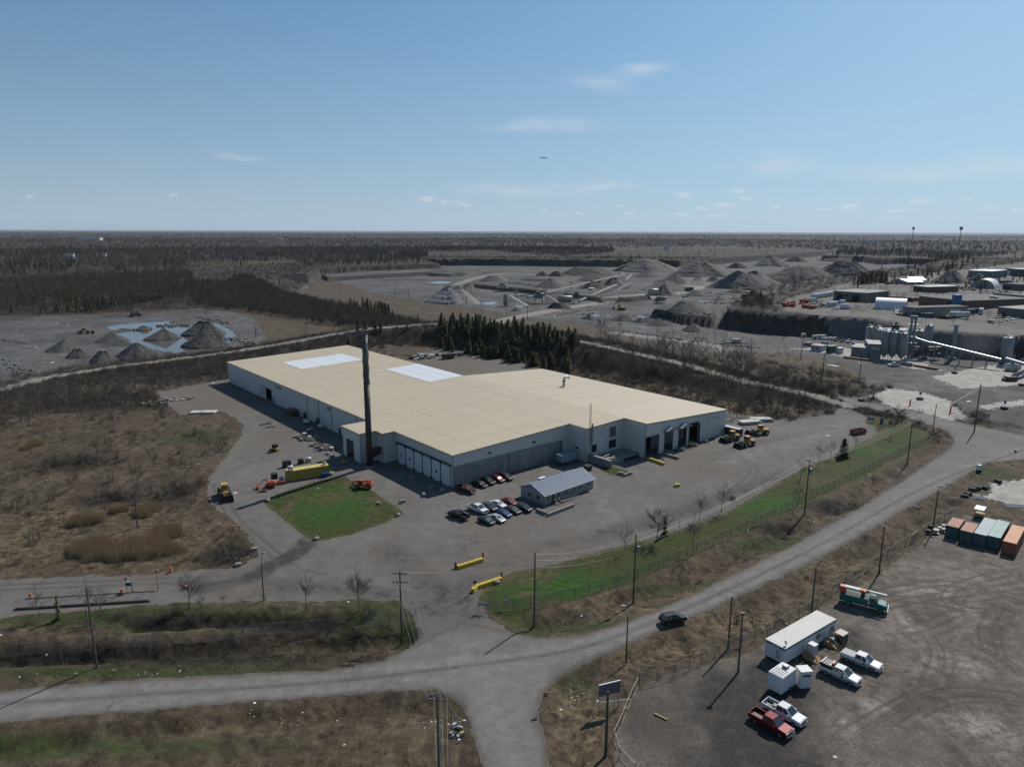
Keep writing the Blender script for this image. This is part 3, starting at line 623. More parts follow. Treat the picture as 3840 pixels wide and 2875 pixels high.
# openings: frames, canopies, roller-door leaves
for k, (a, b_, zt) in enumerate(doors):
    m_ = MB(); m_.box(a - .2, -15.58, 0, a, -15.3, zt + .2); m_.box(b_, -15.58, 0, b_ + .2, -15.3, zt + .2); m_.box(a, -15.58, zt, b_, -15.3, zt + .2); fr = m_.build('door_frame', STEEL, WH)
    m_ = MB(); m_.box(a + .1, -14.9 + 4.5, 0, b_ - .1, -14.6 + 4.5, 4.2); m_.build('inner_wall', CONC, WH)
    if k in (1, 2):
        m_ = MB(); x0, x1, xm = a - .8, b_ + .8, (a + b_) / 2; z0 = zt + .25
        m_.add([(x0, -15.55, z0), (xm, -15.55, z0 + 1.0), (x1, -15.55, z0), (x0, -17.2, z0), (xm, -17.2, z0 + 1.0), (x1, -17.2, z0), (x0, -15.55, z0 - .15), (x1, -15.55, z0 - .15), (x0, -17.2, z0 - .15), (x1, -17.2, z0 - .15)],
               [(0, 1, 4, 3), (1, 2, 5, 4), (3, 4, 5, 9, 8), (6, 8, 9, 7), (0, 3, 8, 6), (2, 7, 9, 5)])
        m_.build('door_canopy', M('grey_blue_canopy', (.3, .34, .37), .4, .3), WH)
    if k == 3: MB().box(b_ + .25, -15.75, 0, b_ + .7, -15.52, 6).build('door_edge', M('navy_edge', (.03, .04, .09), .5), WH)
MB().box(doors[1][1] + .9, -15.6, 0, doors[1][1] + 2.0, -15.52, 2.2).build('door', WHITE_, WH)
# sign with its lettering and interlaced loops
sa = onface('C', 1497, 450, 'v', -15.5); sb = onface('C', 1668, 400, 'v', -15.5); s_b = onface('C', 1497, 487, 'v', -15.5)
sx0, sx1, sz1, sz0 = sa[0], sb[0], (sa[1] + sb[1]) / 2, s_b[1] - .1
sg = MB().bbox(sx0, -15.64, sz0, sx1, -15.52, sz1, .01).build('sign', WHITE_, WH)
NAVY = M('navy_letter', (.012, .02, .06), .5); TEAL = M('green_letter', (.02, .16, .09), .5)
def text_mesh(name, body, size, mat_, parent, M4, ext=.01, align='CENTER'):
    cu = bpy.data.curves.new(name, 'FONT'); cu.body = body; cu.size = size; cu.extrude = ext; cu.align_x = align; cu.align_y = 'CENTER'
    to = bpy.data.objects.new(name + '_tmp', cu); COL.objects.link(to); dg = bpy.context.evaluated_depsgraph_get()
    me = bpy.data.meshes.new_from_object(to.evaluated_get(dg)); bpy.data.objects.remove(to); bpy.data.curves.remove(cu)
    me.name = name; me.materials.clear(); me.materials.append(mat_); me.transform(M4)
    return put(name, me, parent)
hS = sz1 - sz0; rx90 = Matrix.Rotation(R(90), 4, 'X')
text_mesh('lettering', 'Convertus', hS * .74, NAVY, sg, Matrix.Translation((sx0 + (sx1 - sx0) * .655, -15.66, (sz0 + sz1) / 2)) @ rx90)
for cx_, col_, a0 in ((.14, NAVY, 50), (.25, TEAL, 230)):
    m_ = MB(); c_ = (sx0 + (sx1 - sx0) * cx_, (sz0 + sz1) / 2); rr = hS * .27
    pts = [(c_[0] + rr * math.cos(R(t)) * 1.0, -15.66, c_[1] + rr * math.sin(R(t))) for t in range(a0, a0 + 300, 20)]
    m_.path(pts, hS * .055, 4); m_.build('emblem_loop', col_, sg)
# louvres, vents, ladder, pipes on the walls
LOUV = M('louvre_grey', (.16, .165, .17), .5, stripe=(2, .25, .9))
def facebox(name, w, x0, y0, x1, y1, axis, c, d=.08, m=LOUV):
    a = onface(w, x0, y0, axis, c); b_ = onface(w, x1, y1, axis, c); s0, s1 = sorted((a[0], b_[0])); z0, z1 = sorted((a[1], b_[1]))
    mb_ = MB()
    if axis == 'v': mb_.box(s0, c - d, max(z0, .0), s1, c - .004, z1)
    else: mb_.box(c - d, s0, max(z0, .0), c - .004, s1, z1)
    return mb_.build(name, m, WH)
facebox('louvre', 'C', 520, 553, 579, 590, 'v', -7); facebox('louvre', 'C', 520, 606, 579, 640, 'v', -7)
facebox('louvre', 'A', 812, 140, 836, 172, 'u', 0); facebox('louvre', 'A', 844, 150, 868, 186, 'u', 0); facebox('louvre', 'A', 1348, 358, 1380, 396, 'u', 0)
facebox('vent', 'C', 165, 750, 192, 780, 'u', 41.5, m=DARK); facebox('dock_door', 'C', 330, 740, 382, 800, 'v', -7, m=DARK); facebox('dock_door', 'C', 512, 690, 580, 750, 'v', -7, m=DARK)
facebox('side_door', 'A', 645, 150, 700, 275, 'u', 0, m=M('cream_door', (.5, .46, .4), .6)); facebox('door_rail', 'A', 640, 136, 772, 186, 'u', 0, m=DSTEEL).scale = (1, 1, 1)
facebox('wall_lamp', 'B', 1655, 703, 1678, 714, 'v', 0, .5, DSTEEL); facebox('wall_lamp', 'B', 1197, 818, 1216, 828, 'v', 0, .5, DSTEEL)
for x in (1140, 1255, 1385, 1640):
    a = onface('A', x, 300, 'u', 0)[0]; MB().box(-.16, a - .09, 0, -.004, a + .09, 8.5).build('downpipe', STEEL, WH)
lu = onface('C', 302, 560, 'v', -7)[0]
m_ = MB(); zt = zroof(lu)
for dx in (-.25, .25): m_.tube((lu + dx, -7.5, .2), (lu + dx, -7.5, zt + 7.2), .06, .06, 4)
for k in range(36): m_.tube((lu - .25, -7.5, .4 + k * .47), (lu + .25, -7.5, .4 + k * .47), .035, .035, 4)
m_.build('roof_ladder', STEEL, WH)
m_ = MB(); m_.tube((lu + 1.0, -7.45, 5.0), (lu + 1.0, -7.45, zt + 1.2), .28, .28, 8); m_.build('vent_pipe', STEEL, WH)
# roof exhaust with a gooseneck
eu = RP('K', 1138, 1343); m_ = MB(); z0 = zroof(eu[0]); m_.smooth = True
m_.tube((eu[0], eu[1], z0), (eu[0], eu[1], z0 + 2.1), .48, .48, 12)
base = m_.build('exhaust_stack', M('cream_pipe', (.5, .5, .46), .5), WH)
m_ = MB(); m_.smooth = True; pp = [(eu[0] + (1 - math.cos(R(t))) * .9, eu[1] - (1 - math.cos(R(t))) * .7, z0 + 2.25 + math.sin(R(t)) * 1.3) for t in range(0, 150, 20)]
m_.path(pp, .52, 12); m_.build('exhaust_hood', M('bright_steel', (.6, .63, .68), .25, .9), base)
MB().box(eu[0] - .52, eu[1] - .52, z0 + 1.9, eu[0] + .52, eu[1] + .52, z0 + 2.1).build('collar', M('green_band', (.05, .2, .08), .5), base)
# loading dock
dk = thing('loading_dock', 'raised concrete loading dock with curved stepped bays in the warehouse corner', 'loading dock', U0, TH0)
ca, cb = uv(G('C', 450, 975)), uv(G('C', 325, 840, 1.3)); m_ = MB()
m_.box(43.6, -13.6, 0, 57.2, -7.25, 1.25); m_.build('platform', CONC, dk)
m_ = MB(); m_.box(42.6, -15.3, 0, 43.6, -7.25, 2.2); m_.build('side_wall', CONC, dk)
m_ = MB()
for k, (x0, y0, x1, y1) in enumerate(((44.2, -12.8, 49.2, -9.0), (45.2, -13.2, 50.6, -10.4), (47.2, -13.3, 52.0, -11.2), (44.6, -11.0, 47.5, -8.2))):
    m_ = MB(); T = Matrix.Translation((x0, y0, 1.25)) @ Matrix.Rotation(math.atan2(y1 - y0, x1 - x0) - .55, 4, 'Z'); m_.box(0, 0, 0, 4.6, .45, .55, T=T); m_.build('bay_divider', CONC, dk)
MB().box(50.5, -13.7, 0, 56.8, -13.6, .9).build('bumper', DARK, dk)

# chimney
cb = G('A', 1795, 975)
chz = HT('F', 785, 1006, 713) * .985
CH = thing('chimney', 'very tall dark steel chimney with spiral strakes beside the warehouse annex', 'chimney', cb)
RUST = M('rust_brown_steel', (.055, .045, .038), .6, .2, noise=.35, scale=.4); GRN = M('grey_green_steel', (.1, .115, .11), .5, .3, noise=.3, scale=.4)
m_ = MB(); m_.smooth = True; m_.tube((0, 0, 0), (0, 0, chz * .62), .88, .82, 20); lo_ = m_.build('lower_shaft', RUST, CH)
m_ = MB(); m_.smooth = True; m_.tube((0, 0, chz * .62), (0, 0, chz * .985), .8, .76, 20); up = m_.build('upper_shaft', GRN, CH)
for s3 in range(3):
    m_ = MB()
    for k in range(48):
        z0 = chz * (.63 + .30 * k / 48); z1 = chz * (.63 + .30 * (k + 1) / 48); t0 = s3 * 2.094 + k * .13; t1 = t0 + .13
        m_.add([(r_ * math.cos(t), r_ * math.sin(t), z) for t, z in ((t0, z0), (t1, z1)) for r_ in (.76, .92)], [(0, 1, 3, 2)])
    m_.build('helical_strake', GRN, up)
for k in range(9):
    z0 = chz * (.05 + .115 * k); m_ = MB(); m_.tube((0, 0, z0), (0, 0, z0 + .16), .96 - .012 * k, .96 - .012 * k, 20); m_.build('flange_ring', RUST if z0 < chz * .6 else GRN, CH)
m_ = MB(); m_.smooth = True; m_.tube((0, 0, chz * .985), (0, 0, chz), .84, .84, 20, False); m_.tube((0, 0, chz * .985), (0, 0, chz), .72, .72, 20, False); m_.build('rim', GRN, CH)
MB().box(-1.3, -1.3, 0, 1.3, 1.3, .35).build('base_plate', CONC, CH)
dd = (U0 + EU * -3.8 + EV * 31 - cb); T = Matrix.Rotation(math.atan2(dd.y, dd.x), 4, 'Z')
MB().box(.6, -.8, 2.6, dd.length, .8, 4.6, T=T).build('flue_duct', RUST, CH)

# site office
oa, ob, oc = G('B', 1780, 1370), G('C', 350, 1187), G('B', 1537, 1274)
OL = (ob - oa).length; oh = heading(oa, ob); OW = min((oc - oa).length, 9.5)
OF = thing('site_office', 'grey site office with blue metal gable roof beside the parked cars', 'office', oa, oh)
SID = M('grey_siding', (.33, .325, .315), .7, stripe=(2, .25, .5)); RB = M('blue_grey_seam_roof', (.07, .125, .22), .55, 0, stripe=(0, .62, .8))
ey, ry = 2.95, 4.5
MB().box(0, 0, 0, OL, OW, ey).build('wall', SID, OF)
for x0 in (0, OL - .02):
    m_ = MB(); m_.add([(x0, 0, ey), (x0, OW, ey), (x0, OW / 2, ry - .1), (x0 + .02, 0, ey), (x0 + .02, OW, ey), (x0 + .02, OW / 2, ry - .1)], [(0, 2, 1), (3, 4, 5), (0, 1, 4, 3), (1, 2, 5, 4), (2, 0, 3, 5)]); m_.build('gable', SID, OF)
m_ = MB(); e_ = .55
for sgn, y0 in ((1, -e_), (-1, OW + e_)):
    zE = ey - .25; m_.add([(-e_, y0, zE), (OL + e_, y0, zE), (OL + e_, OW / 2, ry), (-e_, OW / 2, ry), (-e_, y0, zE - .12), (OL + e_, y0, zE - .12), (OL + e_, OW / 2, ry - .12), (-e_, OW / 2, ry - .12)], [(0, 1, 2, 3), (7, 6, 5, 4), (0, 4, 5, 1), (1, 5, 6, 2), (3, 7, 4, 0), (2, 6, 7, 3)] if sgn > 0 else [(3, 2, 1, 0), (4, 5, 6, 7), (1, 5, 4, 0), (2, 6, 5, 1), (0, 4, 7, 3), (3, 7, 6, 2)])
rf = m_.build('roof', RB, OF)
m_ = MB()
for k in range(int(OL / .62) + 2):
    x = -e_ + .03 + k * .62
    if x < OL + e_: m_.add([(x, -e_, ey - .25), (x + .07, -e_, ey - .25), (x + .07, OW / 2, ry), (x, OW / 2, ry), (x, -e_, ey - .17), (x + .07, -e_, ey - .17), (x + .07, OW / 2, ry + .08), (x, OW / 2, ry + .08)], [(4, 5, 6, 7), (0, 4, 7, 3), (2, 6, 5, 1), (0, 1, 5, 4)])
m_.build('standing_seam', M('pale_seam', (.17, .23, .33), .5), rf)
MB().box(-e_, -e_ - .14, ey - .42, OL + e_, -e_ - .01, ey - .2).build('gutter', M('pale_gutter', (.55, .58, .6), .4), OF)
MB().box(-e_, OW / 2 - .15, ry - .02, OL + e_, OW / 2 + .15, ry + .11).build('ridge_cap', M('pale_gutter', (.55, .58, .6), .4), rf)
MB().box(OL * .27, OW - 2.0, ry - 1.0, OL * .27 + 2.2, OW - 1.0, ry - .45).build('rooftop_unit', WHITE_, OF)
def window(par, x, z, w_, h_, y=0, frame=WHITE_):
    m_ = MB(); t = .1
    m_.box(x - t, y - .08, z - t, x + w_ + t, y - .003, z); m_.box(x - t, y - .08, z + h_, x + w_ + t, y - .003, z + h_ + t); m_.box(x - t, y - .08, z, x, y - .003, z + h_); m_.box(x + w_, y - .08, z, x + w_ + t, y - .003, z + h_); m_.box(x + w_ / 2 - .04, y - .07, z, x + w_ / 2 + .04, y - .003, z + h_)
    wn = MB().box(x, y - .05, z, x + w_, y - .004, z + h_).build('window', GLASS, par); m_.build('frame', frame, wn); return wn
for fx in (.02, .22, .37, .53, .68, .85): window(OF, OL * fx + .25, 1.0, 1.25, 1.25)
for yy in (1.4, 4.6):
    w_ = MB().box(-.05, yy, .9, -.004, yy + 1.3, 2.2).build('window', GLASS, OF)
    m_ = MB(); m_.box(-.08, yy - .1, .8, -.003, yy + 1.4, .9); m_.box(-.08, yy - .1, 2.2, -.003, yy + 1.4, 2.3); m_.box(-.08, yy - .1, .9, -.003, yy, 2.2); m_.box(-.08, yy + 1.3, .9, -.003, yy + 1.4, 2.2); m_.box(-.07, yy + .61, .9, -.003, yy + .69, 2.2); m_.build('frame', WHITE_, w_)
MB().box(OL * .145, -.06, .35, OL * .145 + 1.0, -.004, 2.45).build('door', DSTEEL, OF)
MB().box(OL * .145 + 1.3, -.05, 1.7, OL * .145 + 1.75, -.004, 2.1).build('notice', WHITE_, OF)
st = M('sun_worn_timber', (.3, .24, .17), .8)
m_ = MB()
for k in range(3): m_.box(OL * .14, -1.2 - .32 * k, 0, OL * .14 + 1.3, -.9 - .3 * k + (0 if k else .9), .38 - .12 * k)
sp_ = m_.build('steps', STEEL, OF)
m_ = MB()
for dx in (0, 1.3):
    m_.path([(OL * .14 + dx, -1.9, .1), (OL * .14 + dx, -1.9, 1.0), (OL * .14 + dx, -.95, 1.3), (OL * .14 + dx, 0 - .05, 1.3)], .04, 4)
m_.build('handrail', YEL, sp_)
rx0, rx1 = OL * .245, OL * .62
m_ = MB(); m_.add([(rx0, -1.5, .36), (rx1, -1.5, .04), (rx1, -.2, .04), (rx0, -.2, .36), (rx0, -1.5, 0), (rx1, -1.5, 0), (rx1, -.2, 0), (rx0, -.2, 0)], [(3, 2, 1, 0), (0, 1, 5, 4), (2, 3, 7, 6), (3, 0, 4, 7), (1, 2, 6, 5)]); rp = m_.build('ramp', STEEL, OF)
m_ = MB(); rail = lambda t, y, z: (rx0 + (rx1 - rx0) * t, y, .36 * (1 - t) + z)
for y in (-1.5, -.2):
    for zz in (.5, 1.0): m_.tube(rail(0, y, zz), rail(1, y, zz), .04, .04, 4)
    for k in range(7): m_.tube(rail(k / 6, y, 0), rail(k / 6, y, 1.0), .035, .035, 4)
m_.build('handrail', STEEL, rp)

# concrete blocks
BLK = {}
def block(kind, m):
    if kind not in BLK:
        mb_ = MB(); mb_.bbox(-.75, -.38, 0, .75, .38, .76, .06); a = mb_.mesh('block', m); mb_ = MB(); mb_.path([(-.14, 0, .74), (-.1, 0, .86), (.1, 0, .86), (.14, 0, .74)], .03, 4); BLK[kind] = (a, mb_.mesh('lifting_loop', DSTEEL))
    return BLK[kind]
def place_block(kind, m, p, rz, label, group=None):
    t = thing('concrete_block', label, 'concrete block', p, rz, group); a, c = block(kind, m); put('block', a, t); put('lifting_loop', c, t)
def row(w, x0, y0, x1, y1, kind, label, group):
    m = {'y': YEL, 'g': CONC, 'd': CONCD}[kind]; a, b_ = G(w, x0, y0), G(w, x1, y1); n = max(1, round((b_ - a).length / 1.6)); rz = heading(a, b_)
    for k in range(n): place_block(kind, m, a.lerp(b_, (k + .5) / n), rz + random.uniform(-.03, .03), label, group if n > 1 else None)
row('S', 1390, 397, 1553, 345, 'y', 'yellow concrete block in the barrier row farther from the lawn tip', 'upper yellow barrier row')
row('S', 1512, 522, 1672, 468, 'y', 'yellow concrete block in the barrier row at the lawn tip', 'lower yellow barrier row')
place_block('y', YEL, G('S', 1500, 536), 1.2, 'single yellow block turned across the end of the barrier row at lawn tip')
row('C', 915, 882, 1085, 940, 'y', 'yellow topped block in the row at the nearest dock opening', 'yellow blocks by the nearest dock opening')
row('C', 1066, 832, 1232, 878, 'd', 'brown stained block in the longest row between dock openings', 'long block row between dock openings')
row('C', 1092, 802, 1172, 828, 'd', 'brown stained block in the short row tucked behind the longest row', 'short block row tucked at the dock wall')
row('C', 1215, 775, 1290, 792, 'd', 'stained block in the row just left of the two workers', 'block row left of the workers')
row('C', 1258, 758, 1318, 774, 'd', 'stained block in the row behind and left of the workers', 'block row behind the workers')
row('C', 1378, 736, 1430, 746, 'd', 'stained block right of the two workers', 'blocks right of the workers')
row('C', 1472, 694, 1545, 708, 'd', 'grey block in the row by the dark fourth dock opening', 'block row at the fourth dock opening')
row('B', 1705, 1425, 1800, 1462, 'g', 'concrete block in the short return of the wall in front of the office', 'short block return by office')
row('B', 1810, 1478, 2085, 1372, 'g', 'concrete block in the long row in front of the office ramp', 'block row in front of office')
row('C', 612, 1040, 655, 1042, 'g', 'single concrete block at the left corner of the small lawn patch', None)
row('C', 662, 1062, 752, 1032, 'g', 'concrete block in the pair on the corner of the small lawn patch', 'block pair by small lawn')
for w, x, y, l in (('C', 1220, 1160, None), ('A', 2136, 1345, 'lone pale concrete block on the pavement beside the big lawn'), ('B', 400, 1090, 'concrete block in the warehouse shadow farthest left before the white doors'), ('B', 600, 1190, 'concrete block in the middle of the warehouse shadow'), ('B', 718, 1225, 'concrete block in the shadow nearest the warehouse corner'), ('B', 532, 1275, 'concrete block near the edge of the warehouse shadow'), ('A', 1405, 1062, 'pale block by the right end of the yellow container'), ('A', 1020, 682, 'pale block at the upper left of the soil heap'), ('A', 1082, 710, 'pale block in front of the soil heap'), ('A', 1190, 765, 'pale block between the two soil heaps'), ('A', 1242, 785, 'pale block beside the blue tarp'), ('A', 1298, 805, 'pale block right of the blue tarp'), ('A', 1362, 850, 'block on the right soil heap foot'), ('A', 1405, 880, 'low block at the shadow edge near the annex')):
    place_block('y' if l is None else 'g', YEL if l is None else CONC, drop(G(w, x, y)), random.uniform(0, 3), l or 'lone yellow block standing in the open yard before the dock')
# ------------------------------------------------------------------ vehicles and machines
TYRE = M('tyre_rubber', (.012, .012, .012), .8); RIM = M('alloy_rim', (.35, .35, .36), .35, .7); HEADL = M('headlight_lens', (.8, .8, .78), .1, .2, coat=1); TAILL = M('tail_lens', (.35, .01, .01), .2)
CHROME = M('bumper_chrome', (.5, .5, .5), .25, .8); BLACKP = M('black_trim', (.015, .015, .016), .5); AUTOG = M('auto_glass', (.02, .024, .026), .04, spec=.9, coat=.6)
def paint(name, c, metal=.2): return M('paint_' + name, c, .45, metal * .4, coat=.5, spec=.2)
_vm = {}
def wheel_mesh(r, wd):
    k = ('w', r, wd)
    if k not in _vm:
        T = Matrix.Rotation(R(90), 4, 'X')
        a = MB(); a.smooth = False; a.lathe([(r * .6, -wd / 2), (r * .94, -wd / 2), (r, -wd / 2 + .04), (r, wd / 2 - .04), (r * .94, wd / 2), (r * .6, wd / 2)], 16, T=T)
        c = MB(); c.lathe([(r * .58, -wd / 2 - .012), (r * .2, -wd / 2 - .02), (r * .2, wd / 2 + .02), (r * .58, wd / 2 + .012)], 10, T=T)
        _vm[k] = (a.mesh('tyre', TYRE), c.mesh('rim', RIM))
    return _vm[k]
def wheels(t, xs, y, r, wd):
    a, c = wheel_mesh(r, wd)
    for x in xs:
        for s in (-1, 1): w_ = put('wheel', a, t, (x, s * y, r)); put('rim', c, w_)
def frustum(m_, b0, b1, wb, zb, t0, t1, wt, zt):
    m_.add([(b0, -wb, zb), (b1, -wb, zb), (b1, wb, zb), (b0, wb, zb), (t0, -wt, zt), (t1, -wt, zt), (t1, wt, zt), (t0, wt, zt)], [(4, 5, 6, 7), (0, 1, 5, 4), (1, 2, 6, 5), (2, 3, 7, 6), (3, 0, 4, 7)])
CARP = {'sedan': dict(L=4.7, W=1.84, prof=[(-2.2, .28), (2.2, .28), (2.34, .42), (2.3, .66), (2.1, .76), (1.1, .93), (-1.6, 1.0), (-2.2, .98), (-2.33, .82), (-2.3, .42)], cab=(-1.75, 1.15, -1.05, .28, .93, 1.44), wx=(-1.38, 1.42), r=.33),
        'suv': dict(L=4.7, W=1.9, prof=[(-2.2, .32), (2.15, .32), (2.32, .5), (2.28, .85), (2.0, .98), (1.1, 1.06), (-2.15, 1.12), (-2.33, 1.0), (-2.3, .45)], cab=(-2.2, 1.12, -1.85, .3, 1.05, 1.68), wx=(-1.4, 1.42), r=.37),
        'hatch': dict(L=4.3, W=1.8, prof=[(-1.98, .3), (2.0, .3), (2.14, .45), (2.1, .72), (1.85, .85), (1.0, .98), (-1.9, 1.06), (-2.1, .95), (-2.1, .42)], cab=(-1.98, 1.05, -1.35, .2, .98, 1.52), wx=(-1.3, 1.32), r=.33)}
def car(kind, pm, p, rz, label, group=None, sc_=.95, extra=None):
    P = CARP[kind]; t = thing('parked_' + {'sedan': 'sedan', 'suv': 'suv', 'hatch': 'hatchback'}[kind], label, 'car', p, rz, group, sc_); Wd = P['W']
    key = ('car', kind)
    if key not in _vm:
        b = MB(); b.side(P['prof'], -Wd / 2, Wd / 2, .1)
        c0, c1, t0, t1, zb, zt = P['cab']; wb, wt = Wd / 2 - .1, Wd / 2 - .3
        g = MB(); frustum(g, c0, c1, wb, zb - .02, t0, t1, wt, zt - .05)
        r_ = MB(); r_.bbox(t0 - .06, -wt - .03, zt - .06, t1 + .06, wt + .03, zt + .02, .06)
        pl = MB()
        for s in (-1, 1):
            for xb, xt in ((c0, t0), (c1, t1), ((c0 + c1) / 2 - .1, (t0 + t1) / 2 - .05)): pl.tube((xb, s * wb, zb - .02), (xt, s * wt, zt - .04), .055, .05, 4)
        hl = MB(); hl.bbox(-.1, -.22, -.08, .06, .22, .08, .02); tl = MB(); tl.bbox(-.05, -.2, -.09, .05, .2, .09, .02)
        gr = MB(); gr.box(P['L'] / 2 - .1, -Wd * .27, .34, P['L'] / 2 + .005, Wd * .27, .6)
        mi = MB(); mi.bbox(-.08, -.1, -.07, .08, .1, .07, .02)
        _vm[key] = [b, g.mesh('windows', AUTOG), r_, pl, hl.mesh('headlight', HEADL), tl.mesh('tail_light', TAILL), gr.mesh('grille', BLACKP), mi]
    b, g, r_, pl, hl, tl, gr, mi = _vm[key]
    kc = (kind, pm.name)
    if kc not in _vm: _vm[kc] = [b.mesh('body', pm), r_.mesh('roof_panel', pm), pl.mesh('window_pillars', pm), mi.mesh('mirror', pm)]
    bm_, rm_, pm_, mm_ = _vm[kc]
    put('body', bm_, t); gw = put('windows', g, t); put('roof', rm_, t); put('window_pillars', pm_, gw); put('grille', gr, t)
    for s in (-1, 1):
        put('headlight', hl, t, (P['L'] / 2 - .1, s * (Wd / 2 - .33), P['prof'][3][1] - .04)); put('tail_light', tl, t, (-P['L'] / 2 + .03, s * (Wd / 2 - .3), .84)); put('mirror', mm_, t, (P['cab'][1] - .35, s * (Wd / 2 + .02), P['cab'][4] + .06))
    wheels(t, P['wx'], Wd / 2 - .12, P['r'], .24)
    return t
def pickup(pm, p, rz, label, group=None, sc_=.98, stripe=None, topper=None, cover=None, load=False):
    t = thing('pickup_truck', label, 'pickup truck', p, rz, group, sc_); Wd = 2.0
    if 'pk' not in _vm:
        b = MB(); b.side([(-.85, .42), (2.6, .42), (2.86, .55), (2.88, .9), (2.7, 1.1), (1.45, 1.2), (-.85, 1.24)], -Wd / 2, Wd / 2, .09)
        bed = MB(); bed.box(-2.9, -Wd / 2, .55, -.88, -Wd / 2 + .1, 1.22); bed.box(-2.9, Wd / 2 - .1, .55, -.88, Wd / 2, 1.22); bed.box(-.95, -Wd / 2 + .1, .55, -.88, Wd / 2 - .1, 1.24)
        tg = MB(); tg.bbox(-2.96, -Wd / 2 + .06, .6, -2.86, Wd / 2 - .06, 1.22, .02)
        fl_ = MB(); fl_.box(-2.86, -Wd / 2 + .1, .6, -.95, Wd / 2 - .1, .7)
        g = MB(); frustum(g, -.85, 1.5, .9, 1.2, -.68, .62, .72, 1.86)
        r_ = MB(); r_.bbox(-.74, -.75, 1.85, .68, .75, 1.94, .06)
        pl = MB()
        for s in (-1, 1):
            for xb, xt in ((-.83, -.68), (1.5, .62), (.3, .05)): pl.tube((xb, s * .9, 1.2), (xt, s * .72, 1.87), .06, .055, 4)
        hl = MB(); hl.bbox(-.08, -.2, -.12, .06, .2, .12, .02); tl = MB(); tl.bbox(-.05, -.09, -.2, .05, .09, .2, .02)
        gr = MB(); gr.box(2.8, -.6, .68, 2.9, .6, 1.02); bu = MB(); bu.bbox(2.78, -.95, .42, 2.99, .95, .62, .05); bu2 = MB(); bu2.bbox(-3.05, -.9, .45, -2.97, .9, .62, .02)
        mi = MB(); mi.bbox(-.09, -.13, -.12, .09, .13, .12, .02)
        _vm['pk'] = [b, bed, tg, r_, pl, mi, fl_.mesh('bed_liner', BLACKP), g.mesh('windows', AUTOG), hl.mesh('headlight', HEADL), tl.mesh('tail_light', TAILL), gr.mesh('grille', BLACKP), bu.mesh('bumper', CHROME), bu2.mesh('bumper', CHROME)]
    P = _vm['pk']; k = ('pk', pm.name)
    if k not in _vm: _vm[k] = [P[i].mesh(n, pm) for i, n in enumerate(('body', 'bed', 'tailgate', 'roof', 'window_pillars', 'mirror'))]
    b, bed, tg, r_, pl, mi = _vm[k]
    put('body', b, t); bo = put('bed', bed, t); put('tailgate', tg, bo); put('bed_liner', P[6], bo); g = put('windows', P[7], t); put('window_pillars', pl, g); put('roof', r_, t); put('grille', P[10], t); put('bumper', P[11], t); put('bumper', P[12], t)
    for s in (-1, 1): put('headlight', P[8], t, (2.82, s * .78, .95)); put('tail_light', P[9], t, (-2.93, s * .91, 1.0)); put('mirror', mi, t, (1.05, s * 1.08, 1.3))
    wheels(t, (-1.85, 1.85), .88, .4, .28)
    if stripe:
        for s in (-1, 1): MB().box(-2.85, s * 1.004 - .003, .62, 2.5, s * 1.004 + .003, .8).build('side_stripe', stripe, t); MB().lathe([(.2, 0), (.2, .012)], 14, T=Matrix.Translation((.62, s * 1.004, .98)) @ Matrix.Rotation(R(-90 * s), 4, 'X')).build('door_emblem', stripe, t)
    if cover: MB().bbox(-2.88, -.93, 1.22, -.9, .93, 1.3, .03).build('bed_cover', cover, t)
    if topper:
        MB().bbox(-2.85, -.92, 1.22, -.92, .92, 1.8, .06).build('bed_topper', topper, t)
        for x in (-2.6, -1.3): MB().box(x - .08, -.95, 1.88, x + .08, .95, 1.96).build('rack_bar', WHITE_, t)
        MB().bbox(-1.3, -.4, 1.96, -1.0, .4, 2.08, .03).build('beacon', M('amber_beacon', (.6, .2, .02), .3), t)
    if load:
        MB().bbox(-1.7, -.3, .7, -1.1, .4, 1.15, .05).build('cargo_box', M('grey_cargo', (.25, .25, .26), .6), t); MB().bbox(-2.4, -.6, .7, -2.0, -.1, .95, .05).build('cargo_bag', M('green_cargo', (.25, .3, .12), .8), t)
    return t
def pv_(w, x0, y0, x1, y1): a, b_ = G(w, x0, y0), G(w, x1, y1); return (a + b_) / 2, heading(a, b_)
WHT = paint('white', (.72, .73, .74), 0); BLK_ = paint('black', (.01, .01, .011)); RED = paint('red', (.2, .006, .008)); DGR = paint('dark_grey', (.04, .042, .045), .4); SIL = paint('silver', (.42, .44, .45), .6); BLU = paint('blue', (.01, .03, .16)); GRN_ = paint('dark_green', (.008, .022, .018)); MRED = paint('maroon', (.09, .006, .008))
hp = heading(G('B', 1000, 1400), G('B', 1180, 1468))
pickup(MRED, G('B', 968, 1228), hp + .05, 'maroon pickup truck parked against the concrete wall of the warehouse')
